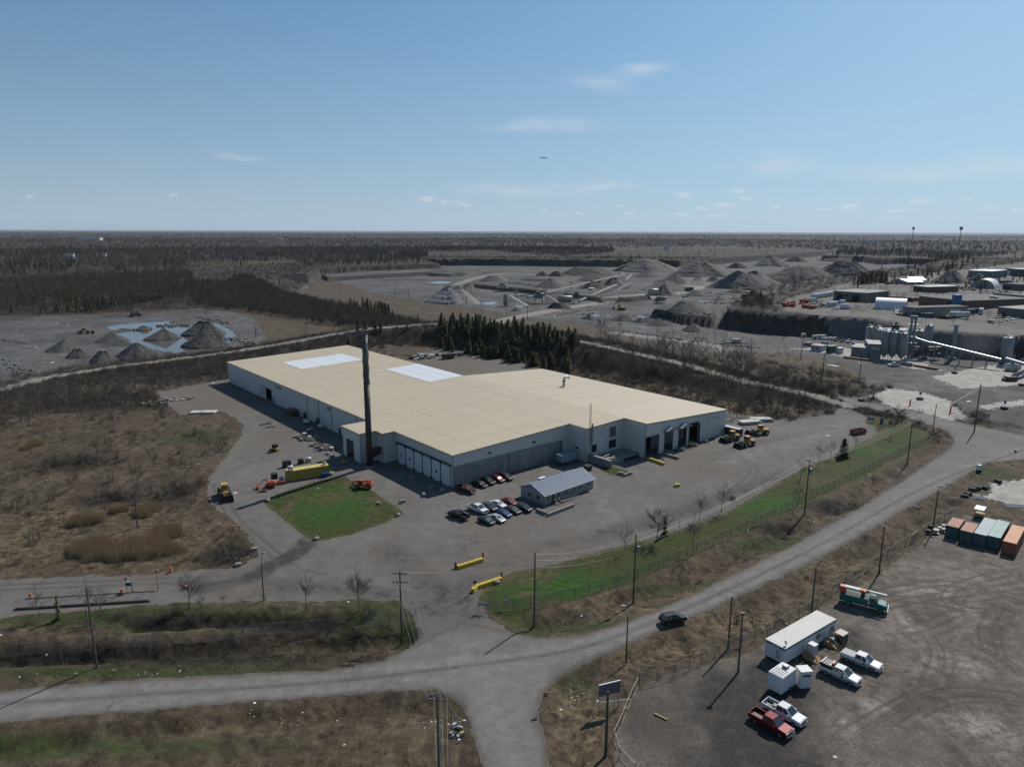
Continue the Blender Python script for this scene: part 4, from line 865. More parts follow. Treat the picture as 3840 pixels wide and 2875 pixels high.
for x, y, k, c, l in ((1112, 1170, 'sedan', BLK_, 'black sedan by the warehouse wall beside the maroon pickup'), (1195, 1140, 'suv', GRN_, 'black green suv by the warehouse wall left of a red car'), (1297, 1118, 'hatch', RED, 'red car by the warehouse wall beside a grey car'), (1380, 1095, 'suv', DGR, 'grey car at the end of the wall row nearest the dock'),
                      (1213, 1414, 'suv', DGR, 'dark grey suv right of the white pickup'), (1303, 1377, 'sedan', WHT, 'white sedan in the upper car row'), (1420, 1348, 'sedan', RED, 'bright red sedan in front of the office gable'), (1362, 1475, 'hatch', BLU, 'blue hatchback in the lower car row'), (1455, 1436, 'sedan', DGR, 'dark grey sedan between blue hatchback and black car'), (1568, 1418, 'suv', BLK_, 'black suv closest to the office wall'),
                      (1180, 1548, 'sedan', GRN_, 'dark green sedan at the near end of the car rows'), (1292, 1525, 'sedan', SIL, 'silver sedan beside the dark green one')):
    car(k, c, G('B', x, y), hp + random.uniform(-.04, .04), l, 'cars parked beside the warehouse')
pickup(WHT, G('B', 1092, 1432), hp, 'white pickup truck in the upper car row by the office')
pickup(BLK_, G('B', 892, 1498), hp + math.pi + .06, 'black pickup truck with open bed parked apart from the other cars')
GST = M('teal_stripe', (.02, .18, .15), .4)
hl_ = heading(G('H', 950, 965), G('H', 1185, 1060))
pickup(WHT, G('H', 1080, 990), hl_, 'white pickup with grey bed cover and green side stripe', cover=M('grey_tonneau', (.3, .3, .31), .6), stripe=GST)
pickup(WHT, G('H', 945, 1075), hl_ - .04, 'white pickup with black topper and rack on its bed', topper=BLACKP, stripe=GST)
pickup(WHT, G('H', 588, 1325), hl_ - .06, 'white pickup with cargo in its open bed beside the red pickup', load=True)
pickup(RED, G('H', 505, 1392), hl_ - .08, 'red pickup with open black bed parked in the gravel lot')
c_, h_ = pv_('T', 1345, 752, 1478, 722)
sv = car('suv', BLK_, c_ + Vector((0, .6, 0)), h_, 'black suv with roof rails driving along the road', None, 1.0)
sv.name = 'road_suv'
for s in (-1, 1): m_ = MB(); m_.path([(-1.8, s * .62, 1.68), (-1.7, s * .62, 1.76), (.1, s * .62, 1.76), (.2, s * .62, 1.68)], .03, 5); m_.build('roof_rail', RIM, sv)
# bucket truck
TEAL_ = paint('teal', (.012, .13, .11), 0); ORG = M('orange_paint', (.55, .1, .02), .45)
c_, h_ = pv_('H', 965, 590, 1225, 655)
t = thing('bucket_truck', 'teal utility bucket truck with its folded boom and orange bucket', 'truck', c_, h_)
MB().box(-3.9, -.45, .62, 3.5, .45, .85).build('chassis', DSTEEL, t)
ub = MB().bbox(-3.9, -1.2, .85, .7, 1.2, 2.0, .06).build('utility_body', TEAL_, t)
MB().box(-3.6, -.7, 2.0, .5, .7, 2.02).build('deck', M('worn_deck', (.12, .095, .08), .9), ub)
for s in (-1, 1):
    for k in range(3): MB().box(-3.6 + k * 1.45, s * 1.205 - .01, 1.0, -2.3 + k * 1.45, s * 1.205 + .01, 1.85).build('locker_door', TEAL_, ub)
m_ = MB(); m_.side([(.85, .75), (2.2, .75), (2.2, 1.7), (1.75, 2.6), (.85, 2.6)], -1.15, 1.15, .08); m_.build('cab', TEAL_, t)
m_ = MB(); m_.side([(2.15, .75), (3.6, .75), (3.7, 1.3), (3.4, 1.6), (2.15, 1.75)], -1.05, 1.05, .1); m_.build('hood', TEAL_, t)
for s in (-1, 1): MB().box(1.0, s * 1.15 - .02, 1.75, 1.75, s * 1.15 + .02, 2.4).build('window', AUTOG, t); MB().bbox(3.5, s * .8 - .18, 1.0, 3.74, s * .8 + .18, 1.25, .03).build('headlight', HEADL, t)
m_ = MB(); m_.add([(2.24, -.95, 1.72), (2.24, .95, 1.72), (1.8, .9, 2.5), (1.8, -.9, 2.5)], [(0, 1, 2, 3)]); m_.build('windshield', AUTOG, t)
MB().bbox(3.65, -1.15, .5, 3.85, 1.15, .85, .04).build('bumper', WHITE_, t); MB().box(3.78, -.5, 1.0, 3.72, .5, 1.4).build('grille', CHROME, t)
wheels(t, (-2.4, 2.7), 1.0, .5, .34)
MB().tube((-.3, 0, 2.0), (-.3, 0, 3.0), .35, .28, 10).build('turret', DSTEEL, t)
bm1 = MB(); bm1.box(-3.2, -.55, 2.95, .1, -.2, 3.3); b1 = bm1.build('lower_boom', WHITE_, t)
MB().box(-.9, -.56, 2.94, -.1, -.19, 3.31).build('boom_band', ORG, b1)
bm2 = MB(); bm2.box(-3.3, -.1, 3.0, 3.4, .2, 3.3); b2 = bm2.build('upper_boom', WHITE_, t); MB().box(-.8, -.11, 2.99, .6, .21, 3.31).build('boom_band', ORG, b2)
MB().bbox(-4.1, -.5, 2.15, -3.0, .5, 3.15, .06).build('bucket', ORG, t)
cm_ = None
def cone(w, x, y, label, group=None, kind='cone'):
    t = thing('traffic_cone' if kind == 'cone' else 'traffic_drum', label, kind, drop(G(w, x, y)), 0, group)
    if kind == 'cone':
        MB().bbox(-.2, -.2, 0, .2, .2, .05, .01).build('base', BLACKP, t); m_ = MB(); m_.lathe([(.14, .05), (.03, .72)], 10); m_.build('shell', M('cone_orange', (.6, .08, .02), .5), t)
    else:
        m_ = MB(); m_.lathe([(.34, 0), (.34, .08), (.3, .1), (.27, .95), (.22, 1.0)], 12); m_.build('shell', M('drum_orange', (.6, .09, .02), .5), t); m_ = MB(); m_.lathe([(.292, .4), (.285, .58)], 12); m_.build('reflective_band', WHITE_, t)
    return t
cone('H', 1222, 640, 'orange cone at the bumper of the bucket truck, nearer the camera', None); cone('H', 1238, 618, 'orange cone at the bumper of the bucket truck, farther from the camera', None); cone('H', 1195, 408, 'orange cone at the foot of the lot pole behind the bucket truck')

# wheel loaders
LYEL = M('loader_yellow', (.60, .30, .03), .45, noise=.12, scale=2)
def loader(p, rz, label, group=None, sc_=1.0, lift=.45):
    t = thing('wheel_loader', label, 'wheel loader', p, rz, group, sc_)
    if 'ld' not in _vm:
        a = MB(); a.side([(-3.6, .9), (-.4, .9), (-.4, 1.9), (-1.0, 2.05), (-3.3, 1.9), (-3.65, 1.6)], -.85, .85, .1)
        f = MB(); f.side([(-.2, .8), (1.9, .7), (2.0, 1.2), (1.3, 1.9), (.2, 1.7)], -.5, .5, .06)
        cb_ = MB(); cb_.box(-1.35, -.68, 1.95, .1, .68, 2.15); frustum(cb_, -1.35, .1, .7, 2.9, -1.3, .0, .66, 2.92)
        g = MB(); frustum(g, -1.3, .15, .66, 2.15, -1.25, .0, .62, 3.1)
        r_ = MB(); r_.bbox(-1.45, -.75, 3.1, .2, .75, 3.28, .06)
        pl = MB()
        for x, x2 in ((-1.3, -1.25), (.15, 0)):
            for s in (-1, 1): pl.tube((x, s * .67, 2.1), (x2, s * .63, 3.12), .06, .06, 4)
        fe = MB()
        for x in (-2.35, 1.1):
            for s in (-1, 1): fe.box(x - .85, s * 1.05 - .3, 1.62, x + .85, s * 1.05 + .3, 1.72)
        ar = MB()
        for s in (-1, 1): ar.path([(.9, s * .42, 1.85), (2.3, s * .42, 1.35), (3.1, s * .42, .6)], .13, 4)
        ar.path([(.9, 0, 1.75), (1.9, 0, 1.75), (2.7, 0, 1.0)], .09, 4)
        bk = MB(); prf = [(2.95, .15), (3.1, .02), (4.2, .08), (4.25, .12), (3.3, .2), (3.1, .4), (3.1, 1.1), (3.35, 1.5), (3.2, 1.5), (2.9, 1.15)]
        bk.side(prf, -1.45, 1.45)
        for s in (-1.45, 1.4): bk.side([(3.0, .15), (4.2, .1), (3.4, 1.45), (3.05, 1.1)], s, s + .05)
        ex = MB(); ex.tube((-2.1, .4, 1.9), (-2.1, .4, 2.8), .08, .08, 6)
        gl = MB(); gl.box(-3.68, -.6, 1.05, -3.6, .6, 1.6); hd = MB(); hd.bbox(-.06, -.14, -.1, .06, .14, .1, .02)
        _vm['ld'] = [x.mesh(n, m_) for x, n, m_ in ((a, 'engine_cover', LYEL), (f, 'front_frame', LYEL), (cb_, 'cab_base', LYEL), (g, 'cab_glass', AUTOG), (r_, 'cab_roof', LYEL), (pl, 'cab_pillars', BLACKP), (fe, 'fenders', BLACKP), (ar, 'lift_arms', DSTEEL), (bk, 'bucket', M('bucket_steel', (.03, .03, .032), .6, .3)), (ex, 'exhaust', DSTEEL), (gl, 'rear_grille', BLACKP), (hd, 'headlight', HEADL))]
    me = _vm['ld']
    for k in (0, 1, 2, 3, 4, 7, 8, 9, 10): o_ = put(me[k].name.split('.')[0], me[k], t); g = o_ if k == 3 else g if k > 3 else None
    put('cab_pillars', me[5], t)
    for x in (-2.35, 1.1):
        for s in (-1, 1): f_ = MB(); f_.box(-.85, -.3, 0, .85, .3, .1); put('fender', _vm.setdefault('ldf', f_.mesh('fender', BLACKP)), t, (x, s * 1.05, 1.62))
    for s in (-1, 1): put('headlight', me[11], t, (.15, s * .45, 3.2)); put('headlight', me[11], t, (1.9, s * .6, 1.75))
    wheels(t, (-2.35, 1.1), 1.05, .78, .55)
    return t
def ld(w, x0, y0, x1, y1, l, s=1.0, g=None):
    c, h = pv_(w, x0, y0, x1, y1); return loader(c, h, l, g, s)
ld('A', 268, 1235, 325, 1375, 'yellow wheel loader with black bucket facing the camera on the left yard', 1.05)
gL = 'wheel loaders by the east end of the warehouse'
ld('C', 1862, 662, 1680, 708, 'yellow wheel loader in front of the navy container', 1.0, gL); ld('C', 2015, 718, 1835, 762, 'yellow wheel loader nearest the camera of the three by the warehouse', 1.0, gL); ld('C', 2155, 612, 1960, 622, 'yellow wheel loader parked beside the stacked white slabs', 1.0, gL)
# telehandler, boom lift, small loader
ORG2 = M('machine_orange', (.60, .095, .02), .42)
c_, h_ = pv_('A', 1800, 1200, 1650, 1190)
t = thing('telehandler', 'orange telescopic handler parked at the edge of the big lawn', 'telehandler', c_, h_, None, .95)
m_ = MB(); m_.side([(-2.6, .6), (2.0, .6), (2.2, 1.0), (1.9, 1.3), (-1.0, 1.4), (-2.5, 1.7), (-2.8, 1.3)], -.9, .9, .08); m_.build('chassis', ORG2, t)
g = MB(); frustum(g, -.4, 1.2, .55, 1.35, -.35, .9, .5, 2.3); o_ = g.build('cab_glass', AUTOG, t); o_.location.y = .5; m_ = MB(); m_.bbox(-.45, -.05, 2.3, 1.0, 1.05, 2.42, .05); m_.build('cab_roof', ORG2, t)
m_ = MB(); T = Matrix.Translation((-2.4, -.45, 1.9)) @ Matrix.Rotation(R(6), 4, 'Y'); m_.box(0, -.2, 0, 5.0, .2, .42, T=T); m_.build('boom', ORG2, t)
m_ = MB(); m_.path([(2.5, -.45, 1.6), (3.0, -.45, 1.0), (3.05, -.45, .3)], .12, 4); m_.box(3.0, -.9, .2, 3.1, .1, 1.1); m_.box(3.1, -.8, .15, 4.2, -.65, .22); m_.box(3.1, -.15, .15, 4.2, 0, .22); m_.build('fork_carriage', DSTEEL, t)
wheels(t, (-1.8, 1.5), .95, .6, .42); MB().bbox(-2.7, -.5, 1.5, -1.2, .5, 2.0, .1).build('engine_hood', ORG2, t)
c_, h_ = pv_('A', 830, 1190, 700, 1200)
t = thing('boom_lift', 'orange boom lift with folded arms left of the yellow container', 'boom lift', c_, h_, None, .8)
m_ = MB(); m_.bbox(-1.6, -1.0, .5, 1.6, 1.0, .95, .06); m_.build('chassis', DSTEEL, t); m_ = MB(); m_.bbox(-1.9, -1.1, 1.0, 1.0, 1.1, 2.1, .12); m_.build('turntable', ORG2, t)
m_ = MB(); m_.tube((-1.4, 0, 2.2), (2.4, 0, 2.9), .2, .2, 6); m_.tube((2.4, 0, 2.9), (.2, .1, 3.5), .17, .17, 6); m_.tube((.2, .1, 3.5), (3.4, .1, 1.6), .14, .14, 6); m_.build('boom', M('cream_boom', (.55, .5, .4), .5), t)
m_ = MB()
for z in (.5, 1.0, 1.6): m_.path([(3.2, -.9, z), (4.2, -.9, z), (4.2, .9, z), (3.2, .9, z), (3.2, -.9, z)], .05, 4)
for x in (3.2, 4.2):
    for y in (-.9, 0, .9): m_.tube((x, y, .5), (x, y, 1.6), .05, .05, 4)
m_.box(3.2, -.9, .42, 4.2, .9, .5); m_.build('basket', ORG2, t); wheels(t, (-1.1, 1.1), .95, .45, .36)
c_, h_ = pv_('A', 838, 825, 780, 815)
t = thing('skid_steer', 'small yellow and black skid steer loader alone on the left yard', 'skid steer', c_, h_, None, .95)
MB().bbox(-1.1, -.6, .4, .9, .6, 1.1, .06).build('body', LYEL, t); MB().bbox(-.9, -.55, 1.1, .7, .55, 2.15, .06).build('cab', BLACKP, t); MB().box(-1.0, -.62, 2.15, .8, .62, 2.25).build('cab_roof', BLACKP, t)
m_ = MB()
for s in (-1, 1): m_.path([(-.9, s * .72, 1.5), (.9, s * .72, .9), (1.3, s * .72, .4)], .09, 4)
m_.build('lift_arms', LYEL, t); MB().box(1.2, -.85, .1, 1.7, .85, .6).build('bucket', DSTEEL, t); wheels(t, (-.6, .6), .72, .4, .28)

# containers, skips, tanks and stored gear
def container(p, rz, L_, m, label, group=None, Wd=2.44, Hh=2.75, roofm=None, logo=False):
    t = thing('shipping_container', label, 'container', p, rz, group)
    MB().bbox(-L_ / 2, -Wd / 2, .12, L_ / 2, Wd / 2, Hh, .05).build('shell', m, t)
    if roofm: MB().box(-L_ / 2 + .08, -Wd / 2 + .08, Hh + .003, L_ / 2 - .08, Wd / 2 - .08, Hh + .02).build('roof_sheet', roofm, t)
    m_ = MB()
    for x in (-L_ / 2, L_ / 2 - .15):
        for y in (-Wd / 2 - .02, Wd / 2 - .13): m_ = MB(); m_.box(x, y, 0, x + .15, y + .15, Hh + .025); m_.build('corner_post', m, t)
    for s in (-1, 1): MB().box(L_ / 2 + .004, min(s * .06, s * (Wd / 2 - .16)), .25, L_ / 2 + .05, max(s * .06, s * (Wd / 2 - .16)), Hh - .2).build('door_leaf', m, t)
    for y in (-.75, -.35, .35, .75): MB().tube((L_ / 2 + .08, y, .3), (L_ / 2 + .08, y, Hh - .25), .025, .025, 4).build('lock_rod', STEEL, t)
    return t
def cmat(name, c): return M('container_' + name, c, .6, noise=.18, scale=1.2, stripe=(0, .28, .9))
ya, yb = G('A', 938, 1142), G('A', 1378, 1068); yh = heading(ya, yb); nv = Vector((-math.sin(yh), math.cos(yh), 0))
YC = cmat('yellow', (.42, .32, .05)); yl = (yb - ya).length
container((ya + yb) / 2 + nv * 1.3, yh, yl, YC, 'long yellow container at the top edge of the big lawn', None, 2.5, 2.9, M('yellow_roof', (.62, .48, .13), .6, noise=.2, scale=.5))
ytop = lambda s, d: ya.lerp(yb, s) + nv * d + Vector((0, 0, 2.93))
def tank(p, rz, r, L_, m, label, group=None, legs=True):
    t = thing('storage_tank', label, 'tank', p, rz, group); m_ = MB(); m_.smooth = True; zc = r + (.25 if legs else 0)
    prof = [(.05, -L_ / 2), (r * .6, -L_ / 2 + .05), (r, -L_ / 2 + .3), (r, L_ / 2 - .3), (r * .6, L_ / 2 - .05), (.05, L_ / 2)]
    m_.lathe(prof, 14, T=Matrix.Translation((0, 0, zc)) @ Matrix.Rotation(R(90), 4, 'Y')); m_.build('shell', m, t)
    for x in (-L_ * .3, L_ * .3): MB().box(x - .06, -r * .7, 0, x + .06, r * .7, zc - r * .6).build('saddle', DSTEEL, t)
    MB().tube((0, 0, zc + r - .03), (0, 0, zc + r + .15), .12, .12, 8).build('valve', DSTEEL, t); return t
PT = M('tank_white', (.6, .6, .58), .45, noise=.1, scale=2)
tank(ytop(.1, .7), yh, .55, 1.6, PT, 'white tank lying on the left end of the yellow container roof'); tank(ytop(.9, 1.0), yh, .38, 1.0, M('tank_grey', (.35, .35, .34), .5), 'small grey tank on the right end of the yellow container roof')
tank(G('A', 1160, 935) + nv * .6, yh, .6, 1.9, PT, 'white tank standing behind the yellow container'); tank(G('A', 1135, 537), yh + 2.2, .7, 2.4, PT, 'white tank in the shade by the long west wall, farthest from the annex', 'white tanks by the west wall'); tank(G('A', 1285, 583), yh + 2.2, .7, 1.9, PT, 'white tank in the shade by the long west wall, nearest the annex', 'white tanks by the west wall'); tank(G('A', 1172, 612), yh + .4, .42, 2.2, PT, 'slim white tank lying in front of the soil heaps')
def gear(name, label, cat, p, rz, boxes, sc_=1.0):
    t = thing(name, label, cat, p, rz, None, sc_)
    for (nm_, m, *d) in boxes: MB().bbox(*d, .04).build(nm_, m, t)
    return t
gear('generator_set', 'dark generator behind the left end of the yellow container', 'generator', G('A', 935, 985) + nv * .3, yh, [('housing', DSTEEL, -1.1, -.6, .5, 1.1, .6, 1.9), ('frame', BLACKP, -1.2, -.65, 0, 1.2, .65, .5), ('radiator', STEEL, 1.1, -.5, .6, 1.25, .5, 1.6)])
gear('compressor', 'black compressor standing behind the middle of the yellow container', 'compressor', G('A', 1085, 955) + nv * .6, yh, [('housing', BLACKP, -.8, -.5, .3, .6, .5, 1.5), ('panel', DSTEEL, .6, -.4, .4, .75, .4, 1.3), ('skid', DSTEEL, -.9, -.55, 0, .9, .55, .28)])
gear('waste_bin', 'black bin beside the boom lift', 'bin', G('A', 805, 1105), yh, [('body', BLACKP, -.8, -.6, .1, .8, .6, 1.4), ('lid', BLACKP, -.85, -.65, 1.42, .85, .65, 1.5)])
gear('tote_tank', 'grey tote tank at the left end of the yellow container', 'tote tank', G('A', 880, 1130), yh, [('pallet', st, -.55, -.5, 0, .55, .5, .14), ('bottle', M('tote_grey', (.4, .42, .43), .4), -.52, -.48, .16, .52, .48, 1.2), ('cap', BLACKP, -.12, -.12, 1.2, .12, .12, 1.28)])
gear('blue_bin', 'blue bin against the right end of the yellow container', 'bin', G('A', 1330, 1085), yh, [('body', M('bin_blue', (.01, .05, .25), .5), -.7, -.5, .05, .7, .5, 1.1), ('lid', M('bin_blue', (.01, .05, .25), .5), -.74, -.54, 1.12, .74, .54, 1.22)])
gear('fuel_pump', 'orange pump unit between boom lift and yellow container', 'pump', G('A', 890, 1160), yh, [('housing', ORG2, -.9, -.4, .3, .6, .4, .9), ('motor', DSTEEL, .6, -.3, .3, 1.1, .3, .8), ('skid', DSTEEL, -1, -.45, 0, 1.1, .45, .28)])
gear('scrap_pile', 'low heap of orange and brown scrap parts on the yard by the boom lift', 'scrap', G('A', 688, 1240), .3, [('tray', M('rust_scrap', (.2, .09, .05), .8), -1.2, -.6, 0, 1.0, .5, .3), ('pipe_bundle', ORG2, -.8, -.2, .3, 1.1, .1, .5), ('plate', DSTEEL, -.2, -.5, .3, .6, -.25, .55)])
gear('yellow_cart', 'small yellow and black cart in the shade at the annex', 'cart', G('A', 1525, 945), .4, [('tray', YEL, -.6, -.4, .35, .5, .4, .7), ('handle', BLACKP, .5, -.35, .4, .6, .35, 1.1), ('base', BLACKP, -.6, -.4, .05, .5, .4, .33)])
gear('rust_skip', 'rusty red skip in the shade against the long west wall', 'skip', G('A', 985, 445), TH0 + 1.57, [('body', M('skip_rust', (.09, .03, .022), .8), -2.6, -1.1, .1, 2.6, 1.1, 1.9), ('load', M('rust_scrap', (.2, .09, .05), .8), -2.3, -.9, 1.9, 2.2, .9, 2.3), ('rail', DSTEEL, -2.7, -1.2, 1.75, -2.55, 1.2, 1.95)])
for x, y, l in ((1120, 480, 'dark dust collector at the west wall by the rusty skip'), (805, 320, 'dark heater unit at the west wall beside the open door'), (520, 180, 'dark heater unit at the west wall near the far corner'), (360, 112, 'dark unit at the far corner of the west wall'), (1490, 640, 'grey cabinet at the west wall next to the annex'), (1248, 545, 'dark pump at the west wall between the white tanks')):
    gear('wall_unit', l, 'machine', G('A', x, y), TH0, [('cabinet', DSTEEL, -.5, -.5, 0, .5, .5, 1.9), ('hood', STEEL, -.65, -.6, 1.92, .5, .6, 2.2), ('duct', DSTEEL, .1, -.2, 2.2, .4, .2, 2.7)])
RS = M('rusty_skip_orange', (.26, .085, .04), .8, noise=.35, scale=1.2)
c_, h_ = pv_('D', 790, 500, 908, 478)
t = thing('roll_off_bin', 'rust orange open roll off bin near the lawn tip by the road', 'skip', c_ + Vector((0, 1, 0)), h_)
for nm_, d in (('side_wall', (-2.7, -1.1, .2, 2.7, -1.0, 1.6)), ('side_wall', (-2.7, 1.0, .2, 2.7, 1.1, 1.6)), ('end_wall', (-2.7, -1.0, .2, -2.6, 1.0, 1.6)), ('end_wall', (2.6, -1.0, .2, 2.7, 1.0, 1.6)), ('floor', (-2.6, -1.0, .15, 2.6, 1.0, .25))): MB().box(*d).build(nm_, RS, t)
MB().bbox(-.6, -.5, .25, 1.2, .6, .8, .1).build('scrap', DSTEEL, t)
for k in range(5):
    for s in (-1, 1): MB().box(-2.2 + k * 1.1, s * 1.13 - .03, .2, -2.1 + k * 1.1, s * 1.13 + .03, 1.5).build('rib', RS, t)
container(G('C', 1788, 622), TH0 + 1.57, 6.1, cmat('navy', (.02, .03, .07)), 'navy container behind the wheel loaders at the warehouse end', None, 2.44, 2.6, M('pale_roof', (.35, .38, .4), .6, noise=.2, scale=.7))
SL = M('slab_white', (.5, .48, .45), .8, noise=.2, scale=.7)
for k, (x, y, dx, l) in enumerate(((1975, 505, .15, 'pale slab stack nearer the wheel loaders'), (2090, 478, .0, 'pale slab stack farther right behind the loaders'))):
    t = thing('slab_stack', l, 'slab stack', G('C', x, y), TH0 - .55 + dx)
    for j in range(4): MB().box(-4.0, -1.7 + .1 * j, .35 + .2 * j, 4.0 - .2 * j, 1.7, .5 + .2 * j).build('slab', SL, t)
    for xx in (-3, 0, 3): MB().box(xx - .1, -1.6, 0, xx + .1, 1.6, .35).build('bearer', st, t)
# trailer by the inner corner of the south wall
c_, h_ = G('B', 1960, 925), TH0
t = thing('box_trailer', 'pale blue grey box trailer in the shaded corner of the south wall', 'trailer', U0 + EU * 36.5 + EV * -4.2, TH0)
MB().bbox(-3.0, -1.2, .9, 3.0, 1.2, 3.1, .06).build('box', M('trailer_blue_grey', (.22, .28, .3), .5, noise=.1), t); MB().box(-3.6, -.4, .65, 3.0, .4, .88).build('frame', DSTEEL, t); wheels(t, (-.6, .5), 1.0, .42, .25); MB().bbox(3.02, -1.0, 1.0, 3.1, 1.0, 3.0, .02).build('door', STEEL, t)
gear('green_bin', 'dark green bin behind the far end of the site office', 'bin', G('C', 290, 1000), TH0, [('body', M('bin_green', (.01, .035, .02), .6), -1.0, -.8, .1, 1.0, .8, 1.4), ('lid', BLACKP, -1.05, -.85, 1.42, 1.05, .85, 1.55)])

# gravel lot: containers, office trailer, small trailers
CN = [('D', 1612, 1345, 'dark teal container with rust red roof, leftmost in the container row', (.02, .09, .08), (.33, .1, .05), 6.1, (1662, 1235)), ('D', 1727, 1385, 'dark teal container with faded pink roof', (.02, .085, .075), (.4, .24, .19), 6.1, None), ('D', 1842, 1410, 'blue grey container with grey roof', (.05, .085, .12), (.36, .4, .42), 11.5, None), ('D', 1955, 1430, 'blue green container with pale teal roof', (.03, .085, .095), (.26, .4, .38), 11.5, None), ('D', 2085, 1478, 'orange container at the right edge of the row', (.3, .1, .03), (.55, .25, .1), 11.5, None)]
ch = heading(G('D', 1895, 1420), G('D', 1985, 1265, 0)); ch = heading(G('D', 1893, 1312, 2.75), G('D', 1985, 1170, 2.75))
ud = Vector((math.cos(ch), math.sin(ch), 0))
for w, x, y, l, cc, rc, L_, _ in CN:
    f0 = G(w, x, y); container(f0 + ud * (L_ / 2), ch + math.pi, L_, cmat(l.split(',')[0].replace(' ', '_'), cc), l, 'row of shipping containers', 2.44, 2.75, M('roof_' + l[:18].replace(' ', '_'), rc, .6, noise=.25, scale=.6, stripe=(0, .28, .5)))
ta, tb, tc_ = G('H', 585, 1012), G('H', 908, 812), G('H', 468, 962)
th_ = heading(ta, tb); tl_ = (tb - ta).length; tw = 3.4
t = thing('office_trailer', 'long white office trailer with green trim in the gravel lot', 'office trailer', ta, th_)
TW = M('trailer_white', (.62, .64, .66), .5, stripe=(0, .5, .25))
MB().box(0, 0, .55, tl_, tw, 3.05).build('body', TW, t); rf = MB().bbox(-.05, -.05, 3.07, tl_ + .05, tw + .05, 3.2, .03).build('roof', M('membrane_roof', (.66, .64, .6), .8, noise=.08, scale=.5), t)
m_ = MB(); GT = M('trim_green', (.02, .1, .06), .5)
for d in ((-.03, -.035, 2.78, tl_ + .03, -.004, 3.06), (-.035, 0, 2.78, -.004, tw, 3.06)): MB().box(*d).build('trim_band', GT, t)
MB().box(.15, .1, .05, tl_ - .1, tw - .1, .53).build('skirt', BLACKP, t)
for fx, wd_ in ((.60, 1.1), (.88, 1.0)): window(t, tl_ * fx, 1.5, wd_, .9)
for fx in (.36, .78): MB().box(tl_ * fx, -.05, .7, tl_ * fx + .9, -.004, 2.65).build('door', WHITE_, t)
MB().box(tl_ * .70, -.045, 1.5, tl_ * .70 + .9, -.004, 2.3).build('notice_panel', M('notice_grey', (.5, .52, .55), .5), t)
for y in (.9, 1.3): MB().tube((-.06, y, 1.0), (-.06, y, 2.5), .04, .04, 5).build('end_pipe', DSTEEL, t)
text_mesh('lettering', 'MINILEASE', .3, WHITE_, t, Matrix.Translation((-.045, tw * .5, 2.92)) @ Matrix.Rotation(R(-90), 4, 'Z') @ rx90)
m_ = MB(); m_.path([(.8, .5, 3.2), (.8, .5, 3.7)], .03, 4); m_.tube((.8, .5, 3.7), (.85, .4, 3.78), .3, .3, 10); m_.build('dish', STEEL, rf)
TIM = M('new_timber', (.42, .27, .13), .8, noise=.15, scale=3)
for k, fx in enumerate((.36, .78)):
    t2 = thing('timber_steps', ('timber steps at the nearer door of the office trailer', 'timber steps at the farther door of the office trailer')[k], 'steps', ta + Vector((math.cos(th_), math.sin(th_), 0)) * (tl_ * fx + .4) - Vector((-math.sin(th_), math.cos(th_), 0)) * .1, th_)
    for j in range(4): MB().box(-.8, -1.2 - .32 * (j + 1), 0 + .0, .8, -1.2 - .32 * j, .64 - .16 * j).build('tread', TIM, t2)
    MB().box(-.8, -1.2, 0, .8, -.06, .78).build('landing', TIM, t2)
    for x in (-.78, .78): m_ = MB(); m_.path([(x, -2.4, .1), (x, -2.4, 1.0), (x, -1.2, 1.7), (x, -.1, 1.7)], .05, 4); m_.tube((x, -1.2, .7), (x, -1.2, 1.7), .05, .05, 4); m_.build('handrail', TIM, t2)
def at_tr(d, y): return ta + Vector((math.cos(th_), math.sin(th_), 0)) * d + Vector((-math.sin(th_), math.cos(th_), 0)) * y
gear('portable_toilet', 'white portable toilet between the two timber steps', 'toilet', G('H', 765, 945), th_, [('cabin', WHITE_, -.55, -.55, .05, .55, .55, 2.2), ('roof', PT, -.6, -.6, 2.22, .6, .6, 2.4), ('door', M('toilet_door', (.5, .52, .55), .5), -.4, -.6, .1, .4, -.56, 2.0)])
gear('salt_box', 'white topped dark cabinet off the far corner of the office trailer', 'cabinet', G('H', 948, 850), th_, [('cabinet', DSTEEL, -.9, -.7, .1, .9, .7, 1.7), ('lid', M('pale_lid', (.55, .5, .45), .7), -.95, -.75, 1.72, .95, .75, 1.85), ('pallet', TIM, -1, -.8, 0, 1, .8, .1)])
gear('blue_barrel_crate', 'blue barrel crate beside the farther timber steps', 'crate', G('H', 895, 865), th_, [('crate', M('bin_blue', (.01, .05, .25), .5), -.5, -.4, .1, .5, .4, 1.0), ('bag', M('pale_blue_bag', (.25, .35, .5), .7), -.5, -.3, 1.0, .2, .3, 1.3), ('pallet', TIM, -.6, -.5, 0, .6, .5, .1)])
ga, gb = G('H', 528, 1205), G('H', 668, 1160)
t = thing('enclosed_trailer', 'white enclosed trailer with a rooftop unit beside the white pickup', 'trailer', (ga + gb) / 2 + Vector((-.2, 1.3, 0)), th_ + .05)
MB().bbox(-1.9, -1.15, .5, 1.9, 1.15, 3.1, .08).build('box', TW, t); MB().bbox(.5, -.4, 3.12, 1.3, .4, 3.5, .05).build('rooftop_unit', STEEL, t); wheels(t, (0.5,), 1.15, .36, .22)
for k in range(4): MB().box(-1.6 + .5 * k, -.9, 3.11, -1.4 + .5 * k, .9, 3.125).build('roof_stain', M('grime', (.3, .27, .24), .8), t)
MB().box(-2.6, -.1, .4, -1.9, .1, .5).build('drawbar', DSTEEL, t)
